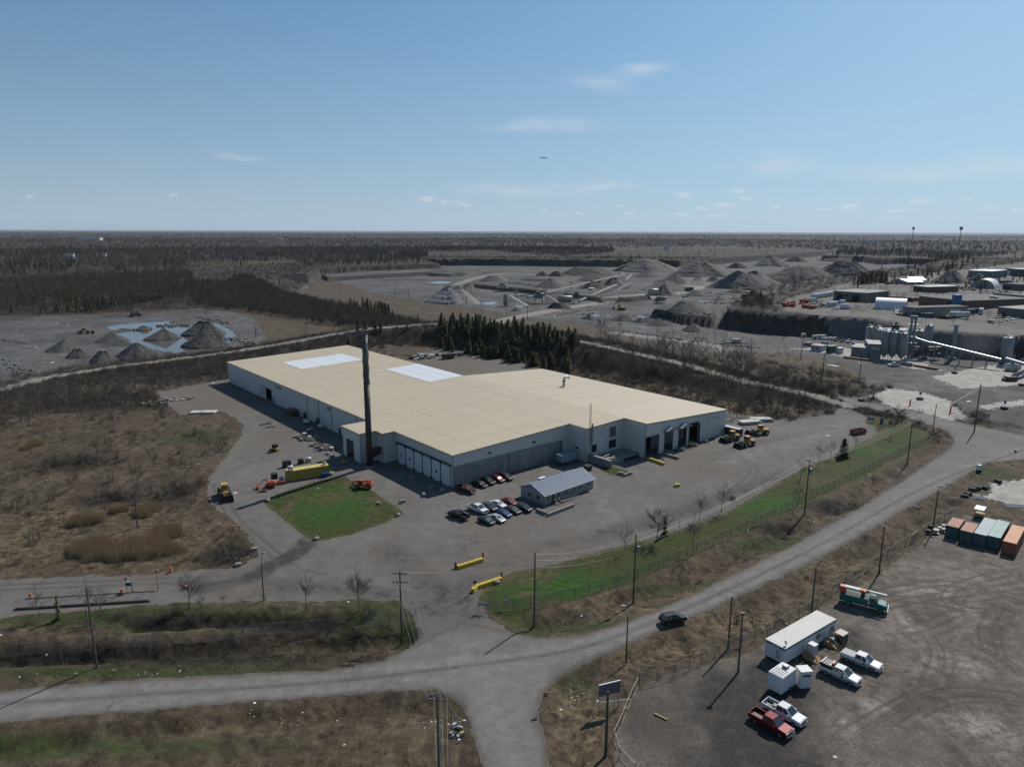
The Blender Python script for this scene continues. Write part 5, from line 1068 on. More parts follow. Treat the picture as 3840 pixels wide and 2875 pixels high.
gear('donation_box', 'white steel collection box with a chute right of the enclosed trailer', 'collection box', G('H', 708, 1122), th_ - .5, [('body', WHITE_, -.9, -.8, .05, .9, .8, 2.6), ('chute', DSTEEL, -.6, -.86, 1.9, .6, -.82, 2.2), ('roof', PT, -.95, -.85, 2.62, .95, .85, 2.75)])
# cable spools by the containers
for k, (x, y, r, l) in enumerate(((1485, 1300, .75, 'cable spool nearest the lot pole'), (1548, 1292, .6, 'cable spool lying against the first container'), (1552, 1262, .5, 'upper cable spool at the first container corner'), (1522, 1282, .55, 'small cable spool between two larger ones'))):
    t = thing('cable_spool', 'wooden ' + l, 'spool', G('D', x, y), .3 * k); m_ = MB(); m_.lathe([(r, 0), (r, .08)], 16); m_.build('flange', SL, t); m_ = MB(); m_.lathe([(r * .5, .08), (r * .5, .8)], 12); m_.build('drum', TIM, t); m_ = MB(); m_.lathe([(r, .8), (r, .88)], 16); m_.build('flange', SL, t)
for k, (x, y) in enumerate(((1420, 1300), (1440, 1262))):
    t = thing('tyre_stack', ('dark tyre stack by the fence nearest the lot pole', 'dark tyre stack by the fence behind the other stack')[k], 'tyres', G('D', x, y), 0)
    for j in range(3): m_ = MB(); m_.lathe([(.3, .25 * j), (.55, .25 * j), (.58, .25 * j + .12), (.55, .25 * j + .24), (.3, .25 * j + .24)], 14, c=(.08 * j, 0)); m_.build('tyre', TYRE, t)
t = thing('crew_bench', 'white topped open shelter behind the containers', 'shelter', G('D', 1845, 1165), ch)
MB().box(-1.6, -1.0, 2.2, 1.6, 1.0, 2.3).build('roof', WHITE_, t); MB().box(-1.6, -.9, .7, 1.6, .9, .8).build('table', TIM, t)
for x in (-1.5, 1.5):
    for y in (-.9, .9): MB().tube((x, y, 0), (x, y, 2.2), .05, .05, 4).build('leg', STEEL, t)
# tyres and soil heaps at the left yard
SOIL = M('soil_brown', (.085, .07, .055), .95, noise=.35, scale=1.2, bump=.8)
def heap(name, label, cat, p, rx, ry, h, m, rz=0, group=None, seed=0, cut=.0, nr=14, na=40, pw=1.0):
    """a loose heap with rills: cone at the angle of repose, ragged foot"""
    rg = np.random.default_rng(seed + 5); vs = []; fs = []
    ph = rg.uniform(0, 6.28, 8); sl = rg.uniform(.05, .3) * rx; sk = rg.uniform(-.12, .12, 2); dip = rg.uniform(.0, .22)
    for i in range(nr + 1):
        q = i / nr
        for j in range(na):
            a = 2 * math.pi * j / na; wv = 1 + .1 * math.sin(2 * a + ph[0]) + .07 * math.sin(3 * a + ph[1]) + .04 * math.sin(7 * a + ph[2]) + .02 * math.sin(13 * a + ph[3])
            z = h * min((1 - q) ** pw, 1 - cut) * (1 - dip * (1 - q) * (.5 + .5 * math.sin(2 * a + ph[5]))) * (1 + .07 * math.sin(5 * a + ph[4]) * q) + (rg.normal(0, .022 * h) if 0 < i < nr else 0)
            if i == nr: z = -.3
            c_ = math.cos(a); vs.append((rx * sk[0] * (1 - q) + sl * c_ * abs(c_) * (1 - q) + rx * q * wv * c_, ry * sk[1] * (1 - q) + ry * q * wv * math.sin(a), z))
    for i in range(nr):
        for j in range(na): fs.append((i * na + j, (i + 1) * na + j, (i + 1) * na + (j + 1) % na, i * na + (j + 1) % na))
    mb_ = MB(); mb_.smooth = True; mb_.add(vs, fs); o_ = mb_.build(name, m, None, p, rz); return tag(o_, label, cat, group)
heap('soil_pile', 'low brown soil heap with white rimmed tyres, nearer the west wall', 'soil pile', G('A', 1130, 690), 4.2, 2.2, 1.2, SOIL, TH0 - 1.2, seed=1, pw=.7); heap('soil_pile', 'low brown soil heap in front of the annex door', 'soil pile', G('A', 1330, 775), 6.0, 2.4, 1.2, SOIL, TH0 - 1.25, seed=2, pw=.7)
WTY = M('white_tyre', (.55, .55, .53), .7)
for k, (x, y, l) in enumerate(((1112, 640, 'upper white tyre on the left soil heap'), (1163, 672, 'lower white tyre on the left soil heap'), (1335, 757, 'left white tyre on the soil heap by the annex'), (1395, 787, 'right white tyre on the soil heap by the annex'))):
    p = G('A', x, y, .7); t = thing('painted_tyre', l, 'tyre', p, 0); m_ = MB(); m_.smooth = True; m_.lathe([(.35, .05), (.4, 0), (.62, .02), (.68, .18), (.62, .36), (.4, .38), (.35, .33)], 16); m_.build('tyre_wall', WTY, t); m_ = MB(); m_.lathe([(.36, .1), (.36, .2)], 14); m_.build('inner', TYRE, t)
m_ = MB()
for k in range(26): a = random.uniform(0, 6.28); r_ = random.uniform(0, 1.3); x, y = r_ * math.cos(a) * 1.4, r_ * math.sin(a); s = random.uniform(.2, .5); m_.add([(x - s, y - s * .4, .05 + random.random() * .3), (x + s, y - s * .6, .1 + random.random() * .4), (x + s * .7, y + s * .7, .1 + random.random() * .3)], [(0, 1, 2)])
tag(m_.build('tarp', M('tarp_blue', (.01, .03, .2), .5), None, G('A', 1265, 815)), 'crumpled blue tarp beside the right soil heap', 'tarp')
t = thing('pallet_pile', 'pale blocks and rubble pile alone on the yard before the west wall', 'rubble', G('A', 705, 545), .6)
for k, d in enumerate(((-1.8, -.3, 0, -1.0, .3, .6), (-.8, -.2, 0, .2, .4, .5), (.4, .0, 0, 1.3, .5, .65), (1.5, -.1, 0, 2.3, .4, .5))): MB().bbox(*d, .06).build('block', CONCD, t)
t = thing('kerb_pair', 'two low concrete kerbs with a short post on the yard', 'kerbs', G('A', 765, 572), .5); MB().bbox(-1.4, -.25, 0, 1.4, .25, .45, .05).build('kerb', CONC, t); MB().tube((.0, .6, 0), (0, .6, 2.2), .08, .08, 6).build('post', RUST, t)
# yellow litter of slabs at the far left corner, crates at the back yard
t = thing('pallet_stacks', 'jumbled pale pallets and blocks at the field corner of the yard', 'pallets', G('O', 1400, 250), .9)
for k in range(30): x, y = random.uniform(-9, 9), random.uniform(-2.2, 2.2); s = random.uniform(.35, .8); MB().box(x - s, y - s * .7, 0, x + s, y + s * .7, random.uniform(.3, 1.1), T=Matrix.Rotation(random.uniform(-.3, .3), 4, 'Z')).build('pallet', random.choice((SL, CONC, TIM, st)), t)
t = thing('concrete_slab', 'broad pale concrete slab lying at the field edge', 'slab', G('O', 1690, 338), .12); MB().bbox(-4.5, -2.0, 0, 4.5, 2.0, .35, .05).build('slab', SL, t); MB().bbox(-4.5, -2.4, 0, 4.5, -2.05, .5, .05).build('edge_beam', CONCD, t)
t = thing('scrap_rack', 'dark scrap racks and shed on the ground behind the warehouse', 'scrap', G('J', 1860, 1100), .5)
for k in range(26): x, y = random.uniform(-16, 12), random.uniform(-4, 4); s = random.uniform(.5, 1.6); MB().box(x - s, y - s * .6, 0, x + s, y + s * .6, random.uniform(.5, 1.8), T=Matrix.Rotation(random.uniform(-.4, .4), 4, 'Z')).build('scrap_item', random.choice((DSTEEL, RUST, CONC, st, WHITE_)), t)
gear('timber_shed', 'brown shed among the scrap behind the warehouse', 'shed', G('J', 1945, 1120), .5, [('wall', M('shed_brown', (.09, .055, .04), .8), -3, -1.5, 0, 3, 1.5, 2.6), ('roof', DSTEEL, -3.2, -1.7, 2.62, 3.2, 1.7, 2.8), ('door', BLACKP, -.6, -1.56, 0, .6, -1.52, 2.1)])
t = thing('pipe_fence', 'low timber rack of posts and rails beside the brown shed', 'rack', G('J', 2070, 1112), .1)
for k in range(9): MB().tube((-4 + k, 0, 0), (-4 + k, 0, 1.6), .1, .1, 4).build('post', st, t)
MB().box(-4, -.08, 1.2, 4, .08, 1.35).build('rail', st, t)
# ------------------------------------------------------------------ poles, wires, fences, signs, people
WOOD = M('pole_wood', (.075, .065, .052), .9, noise=.3, scale=1.5); WOODG = M('pole_green_grey', (.085, .085, .065), .9, noise=.3, scale=1.5); GALV = M('galvanised', (.42, .43, .44), .45, .7); CER = M('insulator', (.3, .3, .3), .3)
POLE = {}
def pole(key, w, bx, by, tx, ty, label, arms=0, m=WOOD, lamp=False, xf=False, rot=None, r=.17, z=None, group=None, cat='utility pole'):
    p = drop(G(w, bx, by)) if z is None else G(w, bx, by, z); h = HT(w, bx, by, ty, p.z)
    t = thing('utility_pole' if not lamp else 'lamp_pole', label, cat, p, 0, group)
    MB().tube((0, 0, -.3), (0, 0, h), r, r * .68, 8).build('shaft', m, t)
    a = rot if rot is not None else R(40); d = Vector((-math.sin(a), math.cos(a), 0)); at = []
    for k in range(arms):
        z_ = h - .5 - 1.5 * k; m_ = MB(); m_.box(-1.25, -.07, z_ - .07, 1.25, .07, z_ + .07, T=Matrix.Rotation(a + math.pi / 2, 4, 'Z')); ar = m_.build('crossarm', m, t)
        for s in (-1.15, -.45, .45, 1.15): m_ = MB(); m_.lathe([(.05, 0), (.08, .1), (.05, .2), (.03, .3)], 6, c=(d.x * s, d.y * s), T=Matrix.Translation((0, 0, z_ + .07))); m_.build('insulator', CER, ar); at.append(p + d * s + Vector((0, 0, z_ + .35)))
    if not arms: at = [p + Vector((0, 0, h - .2)), p + Vector((0, 0, h - 1.3)), p + Vector((0, 0, h - 2.6)), p + Vector((0, 0, h - 3.6))]
    if xf: m_ = MB(); m_.lathe([(.3, h - 3.4), (.34, h - 3.3), (.34, h - 2.3), (.25, h - 2.2)], 12, c=(.5, 0)); m_.build('transformer', STEEL, t)
    if lamp: MB().bbox(-.35, -.25, h - .15, .35, .25, h + .1, .04).build('lamp_head', DSTEEL, t)
    POLE[key] = at; return t
pole('a', 'F', 213, 1445, 191, 1270, 'wooden pole alone on the left verge above the road', m=WOODG)
pole('b', 'S', 1040, 812, 1007, 357, 'wooden utility pole with a crossarm at the gate of the left fence', 2, rot=R(85))
pole('c', 'T', 525, 722, 526, 262, 'wooden utility pole at the tip of the front lawn fence', 0)
pole('d', 'T', 1156, 562, 1167, 142, 'wooden utility pole second along the lawn fence with a small box', 0, xf=True)
pole('e', 'D', 400, 1140, 435, 700, 'utility pole midway along the lawn fence with crossarm and transformer', 1, xf=True, rot=R(35))
pole('f', 'D', 1250, 702, 1300, 350, 'utility pole with crossarm near the far end of the lawn fence', 1, rot=R(30))
pole('g', 'D', 1457, 472, 1472, 243, 'slim pole at the far corner of the lawn by the quarry entrance')
pole('h', 'D', 1800, 462, 1852, 72, 'tall dark pole across the road at the quarry entrance', r=.22)
pole('i', 'S', 1283, 1700, 1268, 1205, 'wooden utility pole at the bottom edge beside the dumped rubbish', 1, WOODG, rot=R(85))
pole('j', 'H', 232, 892, 247, 567, 'green tinged pole at the lot fence left of the office trailer', m=WOODG); pole('k', 'H', 296, 1047, 327, 672, 'pole with a flood lamp standing in the gravel lot near the enclosed trailer', m=WOODG, lamp=True)
pole('l', 'H', 762, 655, 788, 372, 'pole behind the far end of the office trailer', m=WOODG); pole('m', 'H', 1188, 412, 1216, 115, 'pole at the lot fence beyond the bucket truck', m=WOODG); pole('n', 'D', 1462, 1290, 1510, 948, 'pole at the lot fence beside the cable spools', m=WOODG)
pole('o', 'T', 985, 1580, 998, 1172, 'wooden pole standing just in front of the blank billboard', m=WOOD, r=.22)
gq = 'poles around the quarry edge'
for k, (w, bx, by, ty, l, ar) in enumerate((('M', 525, 1402, 1085, 'pole with crossarm on the scrubby mound before the quarry entrance', 2), ('M', 840, 1312, 1055, 'dark lamp pole in front of the silo plant', -1), ('M', 355, 1167, 998, 'lamp pole on the gravel before the white and green huts', -1), ('L', 1140, 1062, 950, 'pole behind the bare trees right of the warehouse', -1), ('K', 1470, 842, 740, 'pole at the quarry rim right of the conifers', 0), ('K', 832, 795, 680, 'pole above the conifers at the end of the small conveyor', 0), ('K', 326, 672, 595, 'pole before the pale gravel heap', 0), ('L', 600, 822, 735, 'pole below the dark quarry bench', 0), ('J', 1503, 622, 530, 'leftmost pole of the line before the quarry', 0), ('J', 1616, 632, 540, 'second pole from the left of the line before the quarry', 0), ('J', 2092, 668, 590, 'pole above the conifer row at the quarry rim', 0), ('I', 2120, 962, 850, 'thin pole between pond and haul road', 0))):
    pole('q%d' % k, w, bx, by, bx, ty, l, max(ar, 0), WOOD, ar < 0, r=.2, group=gq, rot=R(20))
def street_lamp(w, bx, by, ty, ax, ay, label):
    p = drop(G(w, bx, by)); h = HT(w, bx, by, ty, p.z); t = thing('street_lamp', label, 'street lamp', p)
    MB().tube((0, 0, 0), (0, 0, h), .14, .09, 8).build('post', WOOD if h > 0 else GALV, t)
    oz = HT(w, bx, by, ay, p.z); s = (ax - bx) * WIN[w][2] / FPX * (p.y * .98); dx = s - 0
    m_ = MB(); pts = [(dx * q, 0, h - .3 + (oz - h + .3) * math.sin(q * 1.57)) for q in (0, .2, .4, .6, .8, 1)]; m_.path(pts, .06, 6); ar = m_.build('arm', GALV, t)
    MB().bbox(dx - .35, -.15, oz - .1, dx + .35, .15, oz + .08, .04).build('lamp_head', GALV, ar)
street_lamp('S', 161, 603, 365, 182, 296, 'street lamp with a curved arm beside the weighbridge lane'); street_lamp('T', 1112, 946, 655, 1076, 588, 'street lamp with a curved arm at the roadside by the junction')
WIRE = M('pale_wire', (.3, .3, .29), .5)
def wire(p, q, sag, label, group):
    m_ = MB(); n = 12; pts = [p.lerp(q, i / n) - Vector((0, 0, sag * 4 * (i / n) * (1 - i / n))) for i in range(n + 1)]; m_.path([x - p for x in pts], .016, 3)
    tag(m_.build('overhead_wire', WIRE, None, p), label, 'wire', group)
for a, b_, l, idx in (('i', 'b', 'overhead wire crossing the road from the bottom pole to the gate pole', ((0, 0), (1, 1), (2, 2), (3, 3))), ('c', 'd', 'overhead wire between the first two lawn fence poles', ((0, 0), (1, 1), (2, 2))), ('d', 'e', 'overhead wire from the second to the third lawn fence pole', ((0, 0), (1, 1), (1, 2), (2, 3))), ('e', 'f', 'overhead wire above the far lawn from the transformer pole', ((0, 0), (1, 1), (2, 2), (3, 3))), ('f', 'g', 'overhead wire to the slim pole at the far lawn corner', ((0, 0), (3, 1))), ('f', 'h', 'overhead wire crossing to the tall dark pole', ((0, 0), (3, 1))), ('b', 'c', 'overhead wire from the gate pole across the drive', ((1, 0), (2, 1)))):
    for i, j in idx: wire(POLE[a][i], POLE[b_][j], 1.1, l, 'wires ' + l[14:])
p = POLE['i'][0]
for k in range(3): wire(POLE['i'][k], POLE['i'][k] + Vector((3 + k * .6, -30, -.5)), .5, 'overhead wire running out of the picture at the bottom', 'wires leaving at the bottom')
# chain link fences
def meshmat():
    m = bpy.data.materials.new('chain_link'); m.use_nodes = True; nt = m.node_tree; b = nt.nodes['Principled BSDF']; b.inputs['Base Color'].default_value = (.2, .21, .21, 1); b.inputs['Metallic'].default_value = .5; b.inputs['Roughness'].default_value = .5; b.inputs['Alpha'].default_value = .2; return m
LINK = meshmat(); FPO = M('fence_post', (.16, .165, .165), .5, .5); fpm = {}
def fence(label, marks, h=2.1, step=3.0, rail=True, rm_=FPO, m=LINK):
    pts = [drop(G(w, x, y)) for w, x, y in marks]; L_ = [(b - a).length for a, b in zip(pts[:-1], pts[1:])]; tot = sum(L_); n = max(2, round(tot / step))
    def at(s):
        for a, b, l in zip(pts[:-1], pts[1:], L_):
            if s <= l + 1e-6: return a.lerp(b, max(s, 0) / l)
            s -= l
        return pts[-1]
    o = at(0); ps = []
    for i in range(n + 1): q = at(tot * i / n); ps.append(drop(q) - o)
    t = thing('chain_link_fence', label, 'fence', o)
    if h not in fpm: fpm[h] = MB().tube((0, 0, -.1), (0, 0, h + .05), .045, .045, 5).mesh('post', FPO)
    m_ = MB(); up = Vector((0, 0, h))
    for i, q in enumerate(ps):
        put('post', fpm[h], t, q)
        if i: a = ps[i - 1]; m_.add([a + Vector((0, 0, .08)), q + Vector((0, 0, .08)), q + up, a + up], [(0, 1, 2, 3)])
    m_.build('mesh_panel', m, t)
    m_ = MB(); m_.path([q + up for q in ps], .032, 4); m_.build('top_rail', rm_, t)
    m_ = MB(); m_.path([q + Vector((0, 0, .1)) for q in ps], .025, 4); m_.build('bottom_rail', rm_, t); return t
GRN2 = M('green_fence_rail', (.14, .2, .15), .5, .3)
fence('long chain link fence along the bank left of the junction', [('E', -60, 856), ('E', 540, 822), ('E', 1050, 788), ('E', 1500, 755), ('E', 1893, 714), ('S', 740, 750)], 2.0)
fence('short green chain link fence with gate at the drive, left side', [('S', 790, 760), ('S', 1008, 750), ('S', 1132, 737)], 2.3, 4, True, GRN2)
fa = fence('green chain link fence with small notices at the front lawn tip', [('T', 168, 678), ('T', 310, 668), ('T', 500, 640)], 2.3, 3.4, True, GRN2)
fence('long chain link fence along the lower edge of the front lawn', [('T', 500, 640), ('T', 690, 603), ('T', 870, 548), ('T', 1100, 480), ('T', 1400, 350), ('D', 0, 1250), ('D', 400, 1040), ('D', 700, 900), ('D', 900, 800), ('D', 1250, 615), ('D', 1490, 505)], 2.2, 3.0, True, GRN2)
fence('chain link fence between road verge and gravel lot', [('T', 1195, 1130), ('T', 1300, 1108), ('T', 1500, 1042), ('H', 20, 1005), ('H', 240, 905), ('H', 500, 795), ('H', 760, 650), ('H', 960, 490), ('H', 1180, 345), ('H', 1440, 165), ('D', 1270, 1390), ('D', 1480, 1230), ('D', 1650, 1135)], 2.0)
fence('pale railed chain link fence curving down beside the billboard', [('T', 1190, 1135), ('T', 1160, 1190), ('T', 1130, 1265), ('T', 1090, 1370), ('T', 1030, 1500), ('T', 1085, 1620), ('T', 1170, 1700)], 1.6, 3, True, STEEL)
fence('bent fence frame beside the rubbish dumped at the junction corner', [('S', 1355, 1340), ('S', 1410, 1430)], 1.9, 2.0)
for x, y in ((182, 632), (217, 633), (343, 613)): q = G('T', x, y + 38) - fa.location; MB().box(-.4, -.03, 1.3, .4, .03, 1.9).build('notice', M('notice_blue_white', (.35, .4, .5), .5), fa, q + Vector((0, -.12, 0)), .15)
# signs
STOP = M('stop_red', (.35, .01, .012), .5)
def signpost(label, cat, w, x, by, ty, kind, z=None, rz=0.0):
    p = drop(G(w, x, by)); h = max(1.8, HT(w, x, by, ty, p.z)); t = thing('stop_sign' if kind == 'stop' else 'street_sign', label, cat, p, rz)
    MB().tube((0, 0, 0), (0, 0, h), .04, .04, 5).build('post', GALV, t)
    if kind == 'stop':
        T = Matrix.Translation((0, -.06, h - .35)) @ Matrix.Rotation(R(90), 4, 'X') @ Matrix.Rotation(R(22.5), 4, 'Z')
        b_ = MB().lathe([(.42, -.01), (.42, .01)], 8, T=T).build('plate_border', WHITE_, t); MB().lathe([(.38, .012), (.38, .018)], 8, T=T).build('plate', STOP, t)
        text_mesh('lettering', 'STOP', .3, WHITE_, t, Matrix.Translation((0, -.085, h - .35)) @ rx90)
    return t, h
signpost('red STOP sign at the right side of the junction', 'stop sign', 'T', 598, 1290, 1178, 'stop'); signpost('red STOP sign at the yellow barrier by the lawn tip', 'stop sign', 'S', 1504, 545, 466, 'stop', rz=.3); signpost('red STOP sign where the road meets the quarry road', 'stop sign', 'D', 2130, 712, 625, 'stop', rz=-.4)
t, h = signpost('red STOP sign with a blue plate before the dock openings', 'stop sign', 'C', 1064, 905, 850, 'stop', rz=.3); MB().box(-.3, -.05, h - 1.5, .3, -.03, h - .85).build('plate', M('plate_blue', (.15, .2, .45), .5), t)
t, h = signpost('blue street name sign above the verge at the junction', 'street sign', 'S', 1253, 1262, 1152, 'name', rz=.25)
MB().box(-.62, -.02, h - .28, .62, .02, h - .02).build('name_plate', M('street_blue', (.01, .05, .22), .5), t)
p = drop(G('T', 960, 1345)); hb = 4.2
t = thing('blank_billboard', 'blank grey billboard with a white top edge on the verge', 'billboard', G('T', 935, 1310), heading(G('T', 935, 1310), G('T', 1010, 1290)))
L_ = 3.3
MB().box(0, -.06, 2.6, L_, .06, 4.3).build('panel', M('billboard_back', (.12, .115, .14), .7), t); MB().box(-.02, -.08, 4.303, L_ + .02, .08, 4.4).build('top_edge', WHITE_, t)
for x in (.1, L_ - .1): MB().tube((x, .12, 0), (x, .12, 4.3), .07, .07, 5).build('leg', GALV, t)
MB().tube((.6, .5, 1.2), (4.9, -.3, 1.2), .05, .05, 5).build('brace', WHITE_, t)
# weigh bridge and lane furniture
wa, wb = G('E', 110, 566), G('E', 1075, 500); wh_ = heading(wa, wb); wl = (wb - wa).length
t = thing('weighbridge', 'long low steel weighbridge with dark underside on the left lane', 'weighbridge', wa, wh_)
MB().box(0, 0, .12, wl, 3.4, .3).build('deck', M('deck_steel', (.15, .14, .13), .6, .2, noise=.2, scale=.6), t); MB().box(.2, .08, -.2, wl - .2, 3.3, .118).build('underframe', BLACKP, t)
for y in (.05, 3.3): MB().tube((.2, y, .4), (wl - .2, y, .4), .07, .07, 5).build('guide_rail', M('rail_red', (.22, .05, .03), .6), t)
for k in range(5): MB().box(wl * (k + .5) / 5 - .04, .1, .301, wl * (k + .5) / 5 + .04, 3.3, .31).build('deck_joint', BLACKP, t)
for x0, by, ty, l in ((912, 440, 322, 'thin rusty post at the weighbridge, left of the display box'), (1132, 427, 270, 'taller rusty post at the end of the weighbridge')):
    p = drop(G('E', x0, by)); h = HT('E', x0, by, ty, p.z); t = thing('lane_post', l, 'post', p); MB().tube((0, 0, 0), (0, 0, h), .06, .05, 6).build('post', RS, t); MB().bbox(-.15, -.12, h - .35, .15, .12, h, .02).build('signal_box', DSTEEL, t)
p = drop(G('E', 950, 440)); h = HT('E', 950, 440, 345, p.z); t = thing('display_post', 'post with a grey display box at the weighbridge', 'display', p); MB().tube((0, 0, 0), (0, 0, h), .07, .07, 6).build('post', WOOD, t); MB().bbox(-1.0, -.2, h - .9, -.1, .2, h - .1, .03).build('display', M('display_grey', (.3, .32, .36), .5), t); MB().box(-.9, -.215, h - .75, -.2, -.203, h - .3).build('screen', BLACKP, t)
cone('E', 228, 482, 'orange drum standing at the left end of the weighbridge', None, 'drum'); cone('E', 1222, 288, 'dark orange drum at the field side of the left lane', None, 'drum'); cone('E', 877, 446, 'brown drum on the weighbridge edge', None, 'drum'); cone('O', 1952, 1312, 'brown drum at the bend between field and yard', None, 'drum'); cone('E', 960, 436, 'orange cone beside the display box')
t = cone('E', 1312, 402, 'orange drum lying on its side on the left lane', None, 'drum'); t.rotation_euler = (0, R(90), .1); t.location.z += .3
for w, x, by, ty, l in (('O', 2118, 1478, 1270, 'thin whip post in a dark block at the yard bend, farther up'), ('E', 1700, 240, 60, 'thin yellowish whip post in a dark block at the field corner')):
    p = drop(G(w, x, by)); h = HT(w, x, by, ty, p.z); t = thing('marker_post', l, 'marker post', p, .5); MB().bbox(-.6, -.4, 0, .6, .4, .6, .05).build('base_block', CONCD, t); MB().tube((0, 0, .6), (0, 0, h), .03, .02, 5).build('whip', YEL, t)
for w, x, y, l in (('S', 1380, 393, 'orange brown bollard at the left end of the upper yellow row'), ('S', 1554, 330, 'orange brown bollard at the right end of the upper yellow row'), ('S', 1673, 455, 'orange brown bollard at the right end of the lower yellow row')):
    t = thing('bollard', l, 'bollard', G(w, x, y)); MB().tube((0, 0, 0), (0, 0, 1.25), .2, .2, 10).build('post', M('bollard_rust', (.22, .05, .02), .6), t); MB().lathe([(.2, 1.25), (.14, 1.33), (.03, 1.36)], 10).build('cap', M('bollard_rust', (.22, .05, .02), .6), t)
t = thing('concrete_planter', 'round concrete well ring on the lawn edge by the yard', 'well ring', drop(G('C', 1802, 1290))); MB().lathe([(.62, 0), (.62, .85), (.48, .85), (.48, .3)], 16).build('ring', CONC, t); MB().lathe([(.47, .3), (.47, .35)], 16).build('soil', SOIL, t)
for w, x, y, l in (('A', 740, 1338, 'flat boulder on the upper left corner of the big lawn'), ('A', 1880, 1362, 'boulder on the right half of the big lawn'), ('A', 2090, 1482, 'dark boulder at the right tip of the big lawn'), ('S', 492, 215, 'boulder at the bottom tip of the big lawn'), ('T', 285, 488, 'dark boulder beside the lower yellow barrier')):
    rg = random.Random(int(x)); m_ = MB(); m_.smooth = True; vs = []; n = 9
    for i in range(6):
        for j in range(n): a = 6.283 * j / n; q = math.sin(i / 5 * 3.0 + .07); k = rg.uniform(.8, 1.15); vs.append((.75 * q * k * math.cos(a), .5 * q * k * math.sin(a), .32 - .34 * math.cos(i / 5 * 3.1)))
    m_.add(vs, [(i * n + j, i * n + (j + 1) % n, (i + 1) * n + (j + 1) % n, (i + 1) * n + j) for i in range(5) for j in range(n)] + [tuple(range(5 * n, 6 * n))]); tag(m_.build('boulder', CONCD, None, drop(G(w, x, y)), rg.uniform(0, 3)), l, 'boulder')
for k, (x, y) in enumerate(((1725, 1005), (1752, 985), (1790, 948), (1840, 935), (1895, 932), (2000, 878))):
    rg = random.Random(k); T = Matrix.Rotation(rg.uniform(0, 3), 4, 'Z'); m_ = MB(); m_.bbox(-.9, -.6, -.1, .9, .6, .8, .14, T=T); tag(m_.build('dark_boulder', M('dark_rock', (.05, .048, .048), .9, noise=.3, scale=2), None, drop(G('D', x, y))), 'dark block in the curved line closing the muddy track mouth', 'boulder', 'dark blocks by the muddy track')
# two workers
HV = M('hi_vis', (.45, .75, .03), .7); NVY = M('navy_trousers', (.02, .025, .04), .8); SKIN = M('skin', (.4, .25, .18), .6)
def worker(p, rz, label, reach):
    t = thing('person', label, 'person', p, rz); me = bpy.data.meshes.new('body')
    V = [(0, 0, .95), (0, 0, 1.2), (0, 0, 1.42), (0, 0, 1.52), (0, .02, 1.64), (0, .0, 1.74), (0, .12, .88), (.02, .14, .5), (0, .14, .08), (.14, .14, .04), (0, -.12, .88), (.05, -.14, .5), (.03, -.14, .08), (.17, -.14, .04), (0, .2, 1.4), (.03, .27, 1.12), (.12 + reach, .25, .92), (.17 + reach, .25, .86), (0, -.2, 1.4), (0, -.28, 1.12), (.1, -.27, .9), (.14, -.27, .84)]
    Ed = [(0, 1), (1, 2), (2, 3), (3, 4), (4, 5), (0, 6), (6, 7), (7, 8), (8, 9), (0, 10), (10, 11), (11, 12), (12, 13), (2, 14), (14, 15), (15, 16), (16, 17), (2, 18), (18, 19), (19, 20), (20, 21)]
    rr = [.15, .16, .16, .06, .1, .09, .1, .075, .05, .05, .1, .075, .05, .05, .08, .055, .04, .035, .08, .055, .04, .035]
    me.from_pydata(V, Ed, []); o = put('body', me, t); me.materials.append(NVY)
    sk = o.modifiers.new('skin', 'SKIN')
    for i, v_ in enumerate(me.skin_vertices[0].data): v_.radius = (rr[i], rr[i]); v_.use_root = i == 0
    o.modifiers.new('sub', 'SUBSURF').levels = 1
    m_ = MB(); m_.lathe([(.21, .9), (.235, 1.1), (.25, 1.35), (.14, 1.5)], 12, T=Matrix.Diagonal((.8, 1.05, 1, 1))); m_.build('vest', HV, t)
    MB().lathe([(.215, 1.08), (.25, 1.12), (.255, 1.18), (.22, 1.2)], 12, T=Matrix.Diagonal((.82, 1.06, 1, 1))).build('reflective_band', WHITE_, t)
    m_ = MB(); m_.lathe([(.15, 1.72), (.14, 1.78), (.09, 1.85), (.02, 1.87)], 12); m_.build('helmet', WHITE_, t); m_ = MB(); m_.lathe([(.03, 1.56), (.1, 1.6), (.105, 1.7), (.09, 1.72)], 10); m_.build('face', SKIN, t)
worker(G('C', 1350, 757), -1.0, 'left of two workers in green hi-vis vests standing by the blocks', .0); worker(G('C', 1379, 760), -1.9, 'right of two workers in green hi-vis vests standing by the blocks', .15)
# entrance signs, flag, barriers at the quarry mouth
t = thing('entrance_sign', 'low framed sign boards on the small lawn by the quarry road', 'sign', G('D', 912, 385), heading(G('D', 912, 385), G('D', 1095, 400)))
for x in (0, 2.2, 4.4): MB().tube((x, 0, 0), (x, 0, 2.1), .08, .08, 5).build('post', STEEL, t)
MB().box(.1, -.05, .7, 2.1, .05, 2.0).build('board', M('board_pale', (.3, .32, .33), .6), t); MB().box(4.0, -.15, .0, 5.0, .15, 1.9).build('pillar', M('pillar_blue', (.08, .12, .2), .6), t)
for x, y, ty, l, fl_ in ((1092, 345, 285, 'flagpole with a red flag at the small lawn by the quarry road', 1), (1052, 345, 245, 'bare flagpole left of the red flag', 0)):
    p = drop(G('D', x, y)); h = HT('D', x, y, ty, p.z); t = thing('flagpole', l, 'flagpole', p); MB().tube((0, 0, 0), (0, 0, h), .06, .04, 6).build('pole', GALV, t)
    if fl_: m_ = MB(); m_.add([(-.05 - .35 * i, .08 * math.sin(i * 1.6), h - .15 - j * .95 - .04 * i) for i in range(5) for j in (0, 1)], [(2 * i, 2 * i + 1, 2 * i + 3, 2 * i + 2) for i in range(4)]); m_.build('flag', M('flag_red', (.4, .05, .05), .8), t)
